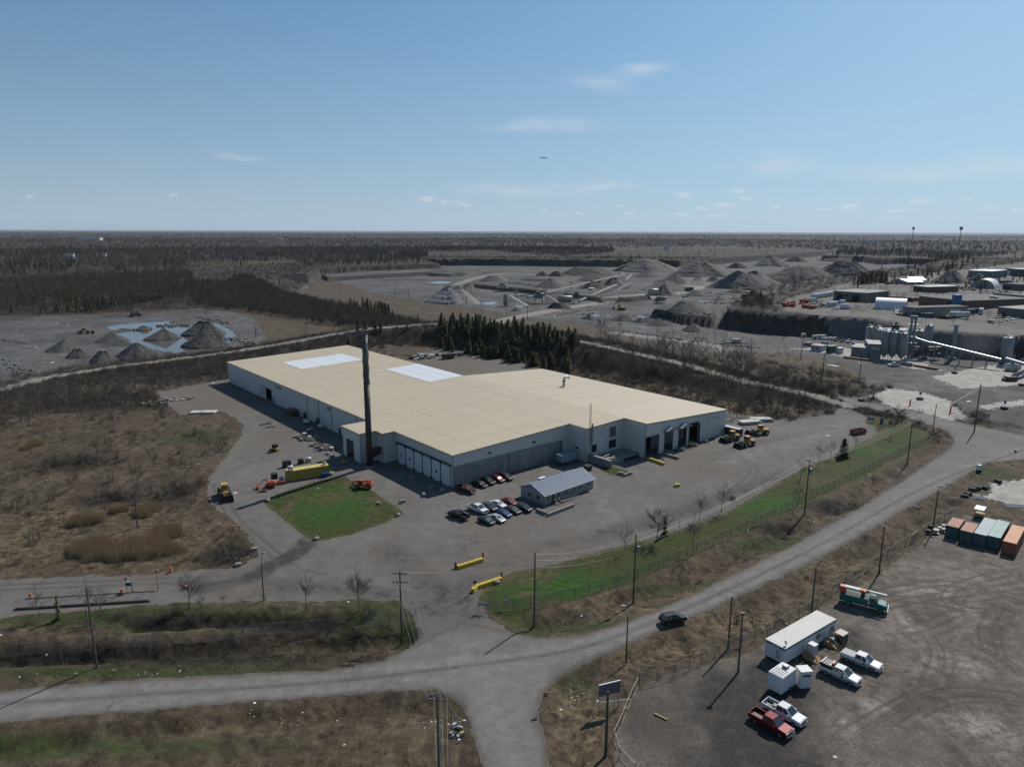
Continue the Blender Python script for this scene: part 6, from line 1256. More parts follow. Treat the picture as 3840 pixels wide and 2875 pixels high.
RWM = M('barrier_red', (.45, .06, .03), .5)
for w, x, y, ty, l, dx in (('D', 962, 185, 145, 'red gate post with a white bar at the left of the quarry mouth', 3), ('D', 1265, 248, 205, 'red gate post with white bars in the middle of the quarry mouth', 7), ('D', 1600, 310, 255, 'red gate post with pale bars at the right of the quarry mouth', 5)):
    p = drop(G(w, x, y)); h = max(1.8, HT(w, x, y, ty, p.z)); t = thing('barrier_gate', l, 'barrier', p, .5); MB().tube((0, 0, 0), (0, 0, h), .28, .25, 8).build('post', RWM, t); MB().box(0, -.08, h * .45, dx, .08, h * .45 + .2).build('bar', WHITE_, t); MB().box(0, .4, h * .3, dx * .8, .5, h * .3 + .2).build('bar', WHITE_, t)
for w, x, y, l in (('D', 865, 210, 'big dark tyre lying at the left of the quarry mouth'), ('D', 1348, 195, 'big tyre base of a blue sign in the quarry mouth'), ('D', 2048, 268, 'big tyre base of the blue sign at far right'), ('M', 1635, 1215, 'big tyre base of a small sign on the pale apron'), ('M', 2190, 1312, 'big tyre at the right edge of the pale apron')):
    p = drop(G(w, x, y)); t = thing('sign_tyre', l, 'tyre', p); m_ = MB(); m_.smooth = True; m_.lathe([(.5, .1), (.7, 0), (1.25, .03), (1.35, .4), (1.25, .8), (.7, .82), (.5, .7)], 16); m_.build('tyre', TYRE, t)
    if 'sign' in l: MB().tube((0, 0, .3), (0, 0, 3.2), .06, .06, 5).build('post', GALV, t); MB().box(-.5, -.1, 2.0, .5, -.05, 3.2).build('plate', M('plate_blue2', (.1, .16, .35), .5), t)
p = drop(G('D', 1840, 790)); t = thing('utility_cabinet', 'white utility cabinet with dark foot on the far verge of the road', 'cabinet', p); MB().bbox(-.5, -.4, .5, .5, .4, 2.0, .04).build('cabinet', WHITE_, t); MB().bbox(-.6, -.5, 0, .6, .5, .5, .04).build('plinth', BLACKP, t)
# dumped rubbish
t = thing('rubbish_pile', 'white and tan rubbish dumped beside the bent fence frame', 'rubbish', drop(G('S', 1400, 1440)), .3)
for k in range(16): x, y = random.gauss(0, .7), random.gauss(0, 1.8); s = random.uniform(.1, .32); MB().box(x - s, y - s * .6, 0, x + s, y + s * .6, random.uniform(.1, .5), T=Matrix.Rotation(random.uniform(-.5, .5), 4, 'Z') @ Matrix.Rotation(random.uniform(-.3, .3), 4, 'X')).build('rubbish_item', random.choice((WHITE_, SL, TIM, DSTEEL, PT)), t)
tag(MB().bbox(-1.0, -.13, 0, 1.0, .13, .22, .03).build('timber_log', TIM, None, G('T', 1335, 1333), -.7), 'short tan log on the dark gravel right of the billboard', 'log')
# painted bay lines in the car park
m_ = MB()
for (x0, y0, x1, y1) in ((860, 1460, 1000, 1410), (1000, 1520, 1180, 1600), (1450, 1500, 1500, 1500), (960, 1640, 1090, 1570), (1080, 1480, 1400, 1520)):
    a, b_ = G('B', x0, y0), G('B', x1, y1); n = (b_ - a).normalized(); n = Vector((-n.y, n.x, 0)) * .07; m_.add([a - n + Vector((0, 0, .02)), b_ - n + Vector((0, 0, .02)), b_ + n + Vector((0, 0, .02)), a + n + Vector((0, 0, .02))], [(0, 1, 2, 3)])
tag(m_.build('parking_lines', M('faded_yellow_line', (.26, .22, .12), .8)), kind='structure')
# ------------------------------------------------------------------ silo plant at the quarry mouth
def wid(w, px, p): return px * WIN[w][2] / FPX * (p.y * math.cos(PITCH) + (HC - p.z) * math.sin(PITCH))
SILT = M('silo_tan', (.33, .31, .275), .6, noise=.1, scale=.5); SILG = M('silo_grey', (.25, .26, .262), .6, noise=.12, scale=.5)
def silo(w, xc, yb, yt, wpx, label, m, legs=0.0, z=0.0, group=None, cap=True):
    p = G(w, xc, yb, z); r = wid(w, wpx, p) / 2; h = HT(w, xc, yb, yt, z); t = thing('silo', label, 'silo', p + Vector((0, r, 0)), 0, group)
    z0 = h * legs; m_ = MB(); m_.smooth = True; m_.lathe([(r, z0), (r, h), (r * .9, h + .12), (.3, h + .5)], 20); m_.build('shell', m, t)
    if legs:
        m_ = MB(); m_.smooth = True; m_.lathe([(r * .25, z0 * .35), (r, z0)], 16); m_.build('hopper_cone', m, t)
        for k in range(4): a = .78 + k * 1.571; MB().tube((r * .85 * math.cos(a), r * .85 * math.sin(a), 0), (r * .85 * math.cos(a), r * .85 * math.sin(a), z0), .15, .15, 4).build('leg', STEEL, t)
    if cap: m_ = MB(); m_.lathe([(.35, h + .4), (.35, h + 1.2), (.6, h + 1.25), (.6, h + 1.5)], 8); m_.build('roof_vent', STEEL, t)
    m_ = MB()
    for zz in (h + .5, h + 1.1): m_.path([(r * .97 * math.cos(k * .628), r * .97 * math.sin(k * .628), zz) for k in range(11)], .04, 3)
    m_.build('roof_railing', GALV, t); MB().box(r * .7, -r * .78, z0, r * .7 + .4, -r * .72, h + 1).build('ladder', GALV, t)
    return t
silo('P', 278, 620, 210, 122, 'tan silo at the far left of the plant', SILT); silo('P', 432, 640, 225, 124, 'tan silo second from the left in the plant', SILT)
for x, l in ((575, 'left of three grey front silos on legs'), (718, 'middle of three grey front silos on legs'), (885, 'right of three grey front silos on legs')): silo('P', x, 770 + (x - 575) * .08, 292 + (x - 575) * .1, 142 if x > 800 else 132, l, SILG, .22)
silo('P', 1330, 720, 182, 120, 'grey silo right of the plant centre', SILG, .25); silo('P', 1180, 690, 275, 135, 'broad grey silo with pale snowy looking top behind the centre', SILG, .3); silo('M', 2075, 1140, 935, 80, 'lone grey silo at the right edge before the cliff', SILG)
p = G('P', 1775, 760); h = HT('P', 1775, 760, 150); r = wid('P', 52, p) / 2; t = thing('exhaust_stack', 'slim square grey stack rising before the brown cliff', 'stack', p); MB().bbox(-r, -r, 0, r, r, h, .1).build('shaft', SILG, t); MB().box(-r - .1, -r - .1, h * .75, r + .1, r + .1, h * .77).build('band', STEEL, t); MB().bbox(-1.6, -1.6, 0, 1.6, 1.6, 1.2, .1).build('base', CONC, t)
p = G('P', 1010, 720); h = HT('P', 1010, 720, 0); t = thing('bucket_elevator', 'tall lattice elevator tower above the silos with platforms', 'elevator tower', p)
for s in (-1, 1): MB().box(s * 1.0 - .45, -.4, 0, s * 1.0 + .45, .4, h * (.93 if s < 0 else .98)).build('casing', SILG, t)
MB().bbox(-2.0, -.8, h * .93, 2.0, .8, h + .2, .2).build('head', SILG, t)
for k in range(5): z_ = h * (.35 + .15 * k); MB().box(-2.3, -1.4, z_, 2.3, 1.4, z_ + .12).build('platform', GALV, t)
p = G('P', 735, 740); t = thing('rooftop_mixer', 'dark machinery house with railings on top of the front silos', 'machinery', p + Vector((0, 2.2, HT('P', 735, 740, 285))))
MB().box(-9, -1.6, .6, 9, 1.6, .8).build('walkway', STEEL, t); MB().bbox(-1.6, -1.2, .8, 1.6, 1.2, 3.4, .1).build('housing', M('green_machine', (.02, .07, .06), .6), t); MB().tube((0, 0, 3.4), (0, 0, 5.2), .5, .4, 8).build('hood', DSTEEL, t); MB().tube((.8, 0, 3.4), (1.2, 0, 4.8), .25, .25, 8).build('red_vent', RWM, t); MB().tube((-2, 0, 2.5), (-8, 0, .9), .3, .3, 6).build('chute', SILG, t); MB().tube((2, 0, 2.5), (8, 0, .9), .3, .3, 6).build('chute', SILG, t)
m_ = MB()
for zz in (1.3, 1.8): m_.path([(-9, -1.6, zz), (9, -1.6, zz)], .05, 3)
for k in range(10): m_.tube((-9 + 2 * k, -1.6, .8), (-9 + 2 * k, -1.6, 1.8), .04, .04, 3)
m_.build('railing', GALV, t)
def block_house(name, label, cat, w, fl, fr, br, yt, wall, roof, z=0.0, pitch=0.0, extra=None, group=None):
    """building from three foot marks (front left, front right, back right); yt = roof mark above fl"""
    a, b_, c = (G(w, *q, z) for q in (fl, fr, br)); h = HT(w, fl[0], fl[1], yt, z); L_ = (b_ - a).length; D_ = max((c - b_).length, 3.0); t = thing(name, label, cat, a, heading(a, b_), group)
    MB().box(0, 0, -.3, L_, D_, h).build('wall', wall, t)
    m_ = MB(); o = .3
    if pitch: m_.add([(-o, -o, h + .02), (L_ + o, -o, h + .02), (L_ + o, D_ / 2, h + pitch), (-o, D_ / 2, h + pitch), (L_ + o, D_ + o, h + .02), (-o, D_ + o, h + .02)], [(0, 1, 2, 3), (3, 2, 4, 5), (0, 3, 5), (1, 4, 2), (0, 5, 4, 1)])
    else: m_.box(-o, -o, h + .003, L_ + o, D_ + o, h + .35)
    m_.build('roof', roof, t)
    for e in extra or ():
        nm_, x0, x1, z0, z1, m = e[:6]
        MB().box(L_ * x0, -.12, h * z0, L_ * x1, -.004, h * z1).build(nm_, m, t)
    return t, L_, D_, h
GW = M('plant_wall_grey', (.2, .21, .22), .7, noise=.08, scale=.5, stripe=(0, .5, .3)); GR_ = M('plant_roof_grey', (.3, .3, .3), .7)
block_house('control_building', 'grey control building with a low wing left of the front silos', 'building', 'M', (772, 1080), (908, 1092), (930, 1060), 1012, GW, GR_)
block_house('control_tower', 'taller grey block with a pale yellow panel beside the front silos', 'building', 'M', (908, 1092), (1018, 1098), (1035, 1060), 988, GW, GR_, extra=(('panel', .25, .9, .62, .85, M('panel_yellow', (.45, .45, .28), .5)), ('door', .05, .15, 0, .3, DARK)))
HUTP = M('hut_pinkish', (.55, .52, .53), .6)
block_house('site_hut', 'white hut on the gravel left of the green hut', 'hut', 'M', (440, 1032), (530, 1042), (538, 1028), 998, HUTP, M('hut_roof_red', (.4, .25, .25), .7), extra=(('window', .5, .7, .4, .7, DARK), ('window', .15, .3, .4, .7, DARK)))
block_house('site_hut', 'green hut between two white ones', 'hut', 'M', (566, 1048), (600, 1054), (620, 1042), 1004, M('hut_green', (.03, .12, .08), .6), M('hut_green_roof', (.05, .15, .1), .6), extra=(('door', .3, .6, 0, .8, DARK),))
block_house('site_hut', 'small white hut nearest the plant', 'hut', 'M', (652, 1056), (682, 1060), (692, 1052), 1022, WHITE_, STEEL, extra=(('door', .3, .6, 0, .8, STEEL),))
def conveyor(label, p0, p1, wd, m, legs=3, group=None, cover=None, thick=.7):
    t = thing('conveyor', label, 'conveyor', (p0.x, p0.y, 0), 0, group); o = Vector((p0.x, p0.y, 0)); a = p0 - o; b_ = p1 - o; d = (b_ - a).normalized(); s = d.cross(Vector((0, 0, 1))).normalized() * (wd / 2); u = Vector((0, 0, thick))
    m_ = MB(); m_.add([a - s, b_ - s, b_ + s, a + s, a - s + u, b_ - s + u, b_ + s + u, a + s + u], [(3, 2, 1, 0), (4, 5, 6, 7), (0, 1, 5, 4), (1, 2, 6, 5), (2, 3, 7, 6), (3, 0, 4, 7)]); m_.build('frame', m, t)
    if cover:
        m_ = MB(); m_.smooth = True; q = [(math.cos(k * .524), math.sin(k * .524)) for k in range(7)]
        m_.add([e + s * (cx_ * .95) + u * 1.02 + Vector((0, 0, cz_ * wd * .4)) for e in (a, b_) for cx_, cz_ in q], [(k, k + 1, k + 8, k + 7) for k in range(6)]); m_.build('belt_cover', cover, t)
    else: m_ = MB(); n_ = u * 1.03; m_.add([a - s * .7 + n_, b_ - s * .7 + n_, b_ + s * .7 + n_, a + s * .7 + n_], [(0, 1, 2, 3)]); m_.build('belt', CONC, t)
    for k in range(legs):
        f = (k + 1) / (legs + .3); c = a.lerp(b_, min(f, .97)); gz = hz(c.x + o.x, c.y + o.y)
        if c.z - gz < 1: continue
        for sg in (-1, 1): MB().tube((c.x + s.x * sg * 1.4, c.y + s.y * sg * 1.4, gz - .2), c + s * sg * .9, .18, .16, 4).build('leg', m, t)
    return t
BRS = M('bright_cover', (.55, .57, .6), .4, .5)
pa, pb = G('M', 2010, 1180), G('M', 1425, 1110); conveyor('long bright covered conveyor slanting down right from the plant', pa + Vector((0, 0, HT('M', 2010, 1180, 1125))), pb + Vector((0, 0, HT('M', 1425, 1110, 985))), 1.7, SILG, 5, None, BRS)
pc = G('M', 1265, 1090); conveyor('short covered conveyor between the elevator and the long conveyor', pb + Vector((1, 0, HT('M', 1425, 1110, 988) - .4)), pc + Vector((0, 0, HT('M', 1265, 1090, 940))), 1.5, SILG, 2, None, GALV)
pd = G('M', 2330, 1235); conveyor('bright conveyor running out at the right edge', pd + Vector((0, 0, 3)), pa + Vector((3, 1, HT('M', 2090, 1180, 1118))), 1.7, SILG, 3, None, BRS)
t = tank(G('M', 2110, 1190), .05, 1.7, wid('M', 120, G('M', 2110, 1190)), PT, 'white tank lying under the lone right silo', None, True)
m_ = MB(); m_.smooth = True; a, b_ = G('M', 2110, 1275), G('M', 2330, 1180); m_.tube((0, 0, 1.5), b_ - a + Vector((0, 0, 5)), 1.1, 1.1, 10); t = thing('drum_dryer', 'fat grey pipe machine at the right edge of the pale apron', 'machine', a); m_.build('drum', SILG, t); MB().bbox(-3, -1.6, 0, 1.5, 1.6, 2.2, .2).build('base', RUST, t); MB().bbox(-4, -1.2, 0, -3.1, 1.2, 1.4, .2).build('motor', DSTEEL, t)
REDB = M('deck_red_brown', (.26, .1, .06), .8)
for w, x0, y0, x1, y1, l in (('M', 715, 1095, 915, 1118, 'red brown scale deck left of the plant wall'), ('P', 1070, 885, 1495, 950, 'red brown scale deck right of the plant wall')):
    a, b_ = G(w, x0, y0), G(w, x1, y1); t = thing('scale_deck', l, 'scale deck', a, heading(a, b_)); L_ = (b_ - a).length; MB().box(0, 0, .3, L_, 2.6, .8).build('deck', REDB, t); MB().box(.1, .1, -.1, L_ - .1, 2.5, .29).build('underframe', BLACKP, t); MB().box(0, -.1, .8, L_, 0, 1.0).build('kerb', M('kerb_pale_red', (.5, .3, .24), .8), t)
a, b_ = G('P', 265, 790), G('P', 1060, 890); t = thing('retaining_wall', 'long low concrete wall in front of the silos', 'wall', a, heading(a, b_)); MB().box(0, 0, -.1, (b_ - a).length, .4, 1.6).build('wall', CONC, t); MB().box(0, -.05, 1.603, (b_ - a).length, .45, 1.7).build('coping', CONCD, t)
# frames under the plant
t = thing('plant_framework', 'rusty open steelwork with pipes under the grey silos', 'steelwork', G('P', 1080, 760))
for k in range(7): MB().tube((k * 2.2, .0, 0), (k * 2.2, 0, 6.5), .16, .16, 4).build('column', M('rust_column', (.16, .1, .08), .8), t)
for z_ in (3.2, 6.5): MB().box(-.3, -.6, z_, 13.8, 1.6, z_ + .2).build('floor_deck', DSTEEL, t)
for k in range(5): MB().bbox(.5 + 2.6 * k, 0, 3.4, 2.2 + 2.6 * k, 1.4, 5.2 - .3 * (k % 2), .1).build('machine_box', random.choice((RUST, SILG, DSTEEL)), t)

# trucks for the far yards
def box_truck(w, x, y, rz, label, z=0.0, group=None, m=WHT, cabm=WHT, L_=7.0, trailer=False):
    t = thing('box_truck' if not trailer else 'articulated_truck', label, 'truck', G(w, x, y, z), rz, group); k = ('bt', m.name, cabm.name, L_)
    if k not in _vm:
        b = MB(); b.bbox(-L_ / 2, -1.2, 1.0, L_ / 2 - 2.1, 1.2, 3.7, .06); c = MB(); c.side([(L_ / 2 - 2.0, .6), (L_ / 2, .6), (L_ / 2, 1.4), (L_ / 2 - .9, 1.6), (L_ / 2 - 1.2, 2.5), (L_ / 2 - 2.0, 2.6)], -1.05, 1.05, .08); g = MB(); g.add([(L_ / 2 - .86, -.9, 1.62), (L_ / 2 - .86, .9, 1.62), (L_ / 2 - 1.14, .85, 2.4), (L_ / 2 - 1.14, -.85, 2.4)], [(0, 1, 2, 3)]); f = MB(); f.box(-L_ / 2, -.5, .65, L_ / 2 - 2, .5, .98)
        _vm[k] = (b.mesh('cargo_box', m), c.mesh('cab', cabm), g.mesh('windshield', AUTOG), f.mesh('chassis', DSTEEL))
    for nm_, me in zip(('cargo_box', 'cab', 'windshield', 'chassis'), _vm[k]): put(nm_, me, t)
    wheels(t, (-L_ / 2 + 1.2, L_ / 2 - 1.0), 1.0, .48, .3); return t
for k, (x, y, l) in enumerate(((470, 603, 'nearest'), (505, 598, 'second'), (540, 592, 'third'), (567, 587, 'fourth'), (590, 582, 'fifth'), (612, 577, 'farthest'))): box_truck('M', x, y, -2.75, 'white box truck in the row by the grey depot, %s from the left' % l, PLAT, 'white box trucks in a row by the depot', L_=8)
for x, y, rz, l in ((465, 637, -.1, 'white box truck alone behind the red crates'), (596, 672, -2.6, 'white box truck left of a pair in front of the depot'), (632, 668, -2.5, 'white box truck between two others in front of the depot'), (690, 655, -2.6, 'white box truck right in front of the depot doors'), (728, 692, -.05, 'short white box truck nearest the cliff edge before the depot')): box_truck('M', x, y, rz, l, PLAT, None, L_=7)
for x, y, l, c in ((530, 668, 'dark pickup among the white trucks', BLK_), (640, 700, 'white pickup at the cliff edge before the depot', WHT), (1255, 552, 'white pickup by the low shed', WHT)):
    pickup(c, G('M', x, y, PLAT), -2.6, l, None, 1.1)
box_truck('N', 1185, 905, math.pi, 'white long truck with its cab to the left at the cliff edge', PLAT, None, L_=14); box_truck('N', 1540, 845, -2.2, 'white box truck beside the blue containers', PLAT, None, L_=9); box_truck('N', 2190, 600, 1.4, 'white box truck at the right edge behind the fence', PLAT, None, L_=9)
t = thing('semi_trailer', 'long white trailer parked before the brick building', 'trailer', G('N', 1020, 880, PLAT), .12); MB().bbox(-8, -1.3, 1.1, 8, 1.3, 4.0, .06).build('box', WHT, t); MB().box(-8, -.5, .8, 8, .5, 1.08).build('chassis', DSTEEL, t); wheels(t, (-6.5, -5.3), 1.0, .5, .3)
rr = random.Random(4); CC = [BLK_, DGR, SIL, WHT, BLU, RED]
for k, (w, x, y) in enumerate((('N', 1470, 745), ('N', 1500, 722), ('N', 1540, 712), ('N', 1580, 735), ('N', 1620, 760), ('N', 1655, 770), ('N', 1690, 740), ('N', 1720, 730), ('N', 1640, 665), ('N', 1720, 665), ('N', 1830, 665), ('N', 1900, 675), ('N', 60, 575), ('N', 100, 578), ('N', 135, 560), ('M', 1150, 490))):
    car(rr.choice(('sedan', 'suv', 'hatch')), rr.choice(CC), G(w, x, y, PLAT), rr.uniform(0, 6.3), 'small far car in the industrial estate car parks', 'far cars in the industrial estate', 1.15)
for k, (x, y, l, c) in enumerate(((655, 952, 'dark pickup at the cliff foot, leftmost of three', BLK_), (702, 958, 'dark green pickup at the cliff foot', GRN_), (752, 965, 'silver pickup at the cliff foot', SIL), (806, 975, 'white pickup at the cliff foot beside the plant', WHT))): pickup(c, G('M', x, y), -2.2, l, None, 1.05)
pickup(WHT, G('M', 1128, 1160), math.pi + .1, 'white pickup in the shadow of the silos', None, 1.05)
box_truck('M', 640, 1222, -.75, 'white truck with a short box on the track below the gravel yard', 0, None, L_=7)
# dump trucks, excavators, cage trailer
CATY = M('dusty_yellow', (.38, .24, .05), .7, noise=.2, scale=.8); DUST = M('dusty_grey_paint', (.2, .19, .17), .8)
def dumper(w, x, y, rz, label, m=CATY, z=0.0, s=1.0):
    t = thing('dump_truck', label, 'dump truck', G(w, x, y, z), rz, None, s); MB().box(-4, -1.2, 1.0, 4, 1.2, 1.5).build('chassis', DSTEEL, t)
    m_ = MB(); m_.add([(-4.6, -2, 2.2), (2.2, -2, 1.7), (2.2, 2, 1.7), (-4.6, 2, 2.2), (-4.8, -2.3, 3.4), (2.6, -2.3, 3.9), (2.6, 2.3, 3.9), (-4.8, 2.3, 3.4), (4.2, -2.1, 4.0), (4.2, 2.1, 4.0)], [(3, 2, 1, 0), (0, 1, 5, 4), (2, 3, 7, 6), (1, 2, 6, 5), (5, 6, 9, 8), (4, 5, 1, 0)]); m_.build('dump_body', m, t)
    MB().bbox(2.4, -1.9, 1.4, 4.4, 1.9, 2.4, .1).build('hood', m, t); MB().bbox(2.5, .2, 2.4, 3.9, 1.8, 3.7, .1).build('cab', AUTOG, t); wheels(t, (-2.6, 3.0), 1.6, .95, .9); return t
dumper('L', 627, 548, -1.2, 'dark haul truck raising dust on the quarry road', DUST, s=1.15); dumper('L', 385, 634, -2.9, 'grey haul truck on the quarry road nearer the excavator', M('dusty_grey_light', (.3, .28, .25), .8), s=1.15); dumper('I', 1120, 787, .9, 'grey dump truck at the bend of the pale track by the pond', DUST)
def excavator(w, x, y, rz, label, m=CATY, s=1.0, z=0.0):
    t = thing('excavator', label, 'excavator', G(w, x, y, z), rz, None, s)
    for sg in (-1, 1): MB().side([(-2.4, .1), (2.4, .1), (2.6, .5), (2.3, .95), (-2.3, .95), (-2.6, .5)], sg * 1.4 - .35, sg * 1.4 + .35, .08).build('track', BLACKP, t)
    MB().bbox(-3.0, -1.5, 1.1, 1.6, 1.5, 2.4, .15).build('house', m, t); MB().bbox(.1, .5, 2.4, 1.6, 1.5, 3.4, .1).build('cab', AUTOG, t)
    m_ = MB(); m_.tube((1.2, -.2, 2.0), (4.2, -.2, 5.2), .4, .35, 5); m_.tube((4.2, -.2, 5.2), (7.0, -.2, 4.2), .35, .3, 5); m_.build('boom', m, t); m_ = MB(); m_.tube((7.0, -.2, 4.6), (7.6, -.2, 1.4), .3, .22, 5); m_.build('stick', m, t); MB().bbox(6.6, -.9, .2, 8.0, .6, 1.5, .2).build('bucket', DSTEEL, t); return t
excavator('K', 1610, 708, 2.2, 'yellow excavator on the grey gravel below the quarry road', s=1.25); excavator('L', 1095, 592, .1, 'yellow excavator reaching right beside the bare trees', s=1.4)
loader(G('I', 708, 930), .3, 'dusty yellow loader on the flats left of the pond', None, 1.2)
t = thing('cage_trailer', 'pale tank skid inside a pipe cage on the gravel yard', 'tank skid', G('L', 1015, 975), -.05); MB().bbox(-2.4, -1.2, .6, 2.4, 1.2, 2.6, .2).build('tank', PT, t); MB().box(-6.5, -1.5, .2, 6.5, 1.5, .5).build('skid', DSTEEL, t)
m_ = MB()
for x in (-6.3, -3, 3, 6.3):
    for y in (-1.4, 1.4): m_.tube((x, y, .5), (x, y, 3.4), .09, .09, 4)
m_.path([(-6.3, -1.4, 3.4), (6.3, -1.4, 3.4), (6.3, 1.4, 3.4), (-6.3, 1.4, 3.4), (-6.3, -1.4, 3.4)], .08, 4); m_.build('pipe_cage', STEEL, t)
t = thing('boom_truck', 'blue grey boom truck lying low across the pale gravel', 'boom truck', G('M', 480, 1000), -.08); MB().bbox(-7, -1.2, .6, 7, 1.2, 1.2, .1).build('bed', M('boom_blue', (.1, .13, .19), .6), t); MB().bbox(3.4, -1.2, 1.2, 6.6, 1.2, 3.0, .15).build('cab', M('boom_blue', (.1, .13, .19), .6), t); MB().box(-7, -.4, 1.3, 3, .4, 2.1).build('boom', M('boom_blue', (.1, .13, .19), .6), t); wheels(t, (-4, -2.8, 5), 1.1, .55, .35)
for k in range(9): p = G('M', 545 + 12 * k, 947 - (k % 3) * 5); tag(MB().bbox(-.8, -.7, 0, .8, .7, 1.5, .3).build('bulk_bag', HUTP, None, p, k), 'pale bulk bag in the heap at the cliff foot', 'bulk bag', 'bulk bags at the cliff foot')
for x, y, l in ((378, 925, 'lone white cabin at the cliff foot'), (504, 935, 'left white cube at the cliff foot'), (545, 935, 'right white cube at the cliff foot'), (470, 940, 'low white crate at the cliff foot')): gear('cabin', l, 'cabin', G('M', x, y), .1, [('body', WHITE_, -1.1, -1.1, 0, 1.1, 1.1, 2.3), ('roof', STEEL, -1.2, -1.2, 2.32, 1.2, 1.2, 2.5), ('door', DSTEEL, -.5, -1.16, 0, .4, -1.12, 1.9)])

# ------------------------------------------------------------------ heaps
HPD = M('heap_dark_gravel', (.066, .064, .062), .95, noise=.4, scale=.8, bump=1); HPM = M('heap_grey_gravel', (.115, .111, .105), .95, noise=.3, scale=.5, bump=.8); HPP = M('heap_pale_fines', (.24, .232, .22), .95, noise=.2, scale=.35, bump=.6); HPR = M('heap_rubble', (.1, .095, .088), .95, noise=.6, scale=.6, bump=1)
def heapx(w, xc, yb, hw, yt, m, label, group=None, z=0.0, cut=0.0, asp=1.0, seed=0):
    p = G(w, xc, yb, z); r = wid(w, hw, p); r = r * 1.06; c = p + Vector((0, r * asp * .8, 0)); lo, hi = .5, 80
    ox, oy, s = WIN[w]
    for _ in range(30):
        q = (lo + hi) / 2; zc = c.y * math.cos(PITCH) + (HC - z - q) * math.sin(PITCH); v_ = FPX * ((HC - z - q) * math.cos(PITCH) - c.y * math.sin(PITCH)) / zc
        if CY + v_ > oy + yt * s: lo = q
        else: hi = q
    heap('gravel_heap', label, 'gravel heap', c, r, r * asp, lo / (1 - cut) if cut else lo, m, random.uniform(-.2, .2) if asp != 1 else 0, group, seed, cut, na=56, nr=18)
gp = 'gravel heaps around the pond'
for k, (xc, yb, hw, yt, l) in enumerate(((450, 1088, 125, 972, 'dark gravel heap farthest left before the pond'), (607, 1137, 108, 1043, 'small dark heap between two larger ones left of the pond'), (805, 1180, 122, 1062, 'dark pointed heap nearest the trees before the pond'), (1065, 1153, 190, 992, 'broadest dark heap at the near pond edge'), (872, 1003, 118, 908, 'heap on the left shore of the pond'), (1292, 978, 124, 878, 'heap standing in the middle of the pond'), (1640, 943, 152, 812, 'taller heap at the far right of the pond'), (1640, 1043, 178, 910, 'broad heap at the near right of the pond'), (1162, 897, 60, 852, 'tiny heap on the spit in the pond'))): heapx('I', xc, yb, hw, yt, HPD, l, gp, seed=k)
gq2 = 'gravel heaps in the quarry'
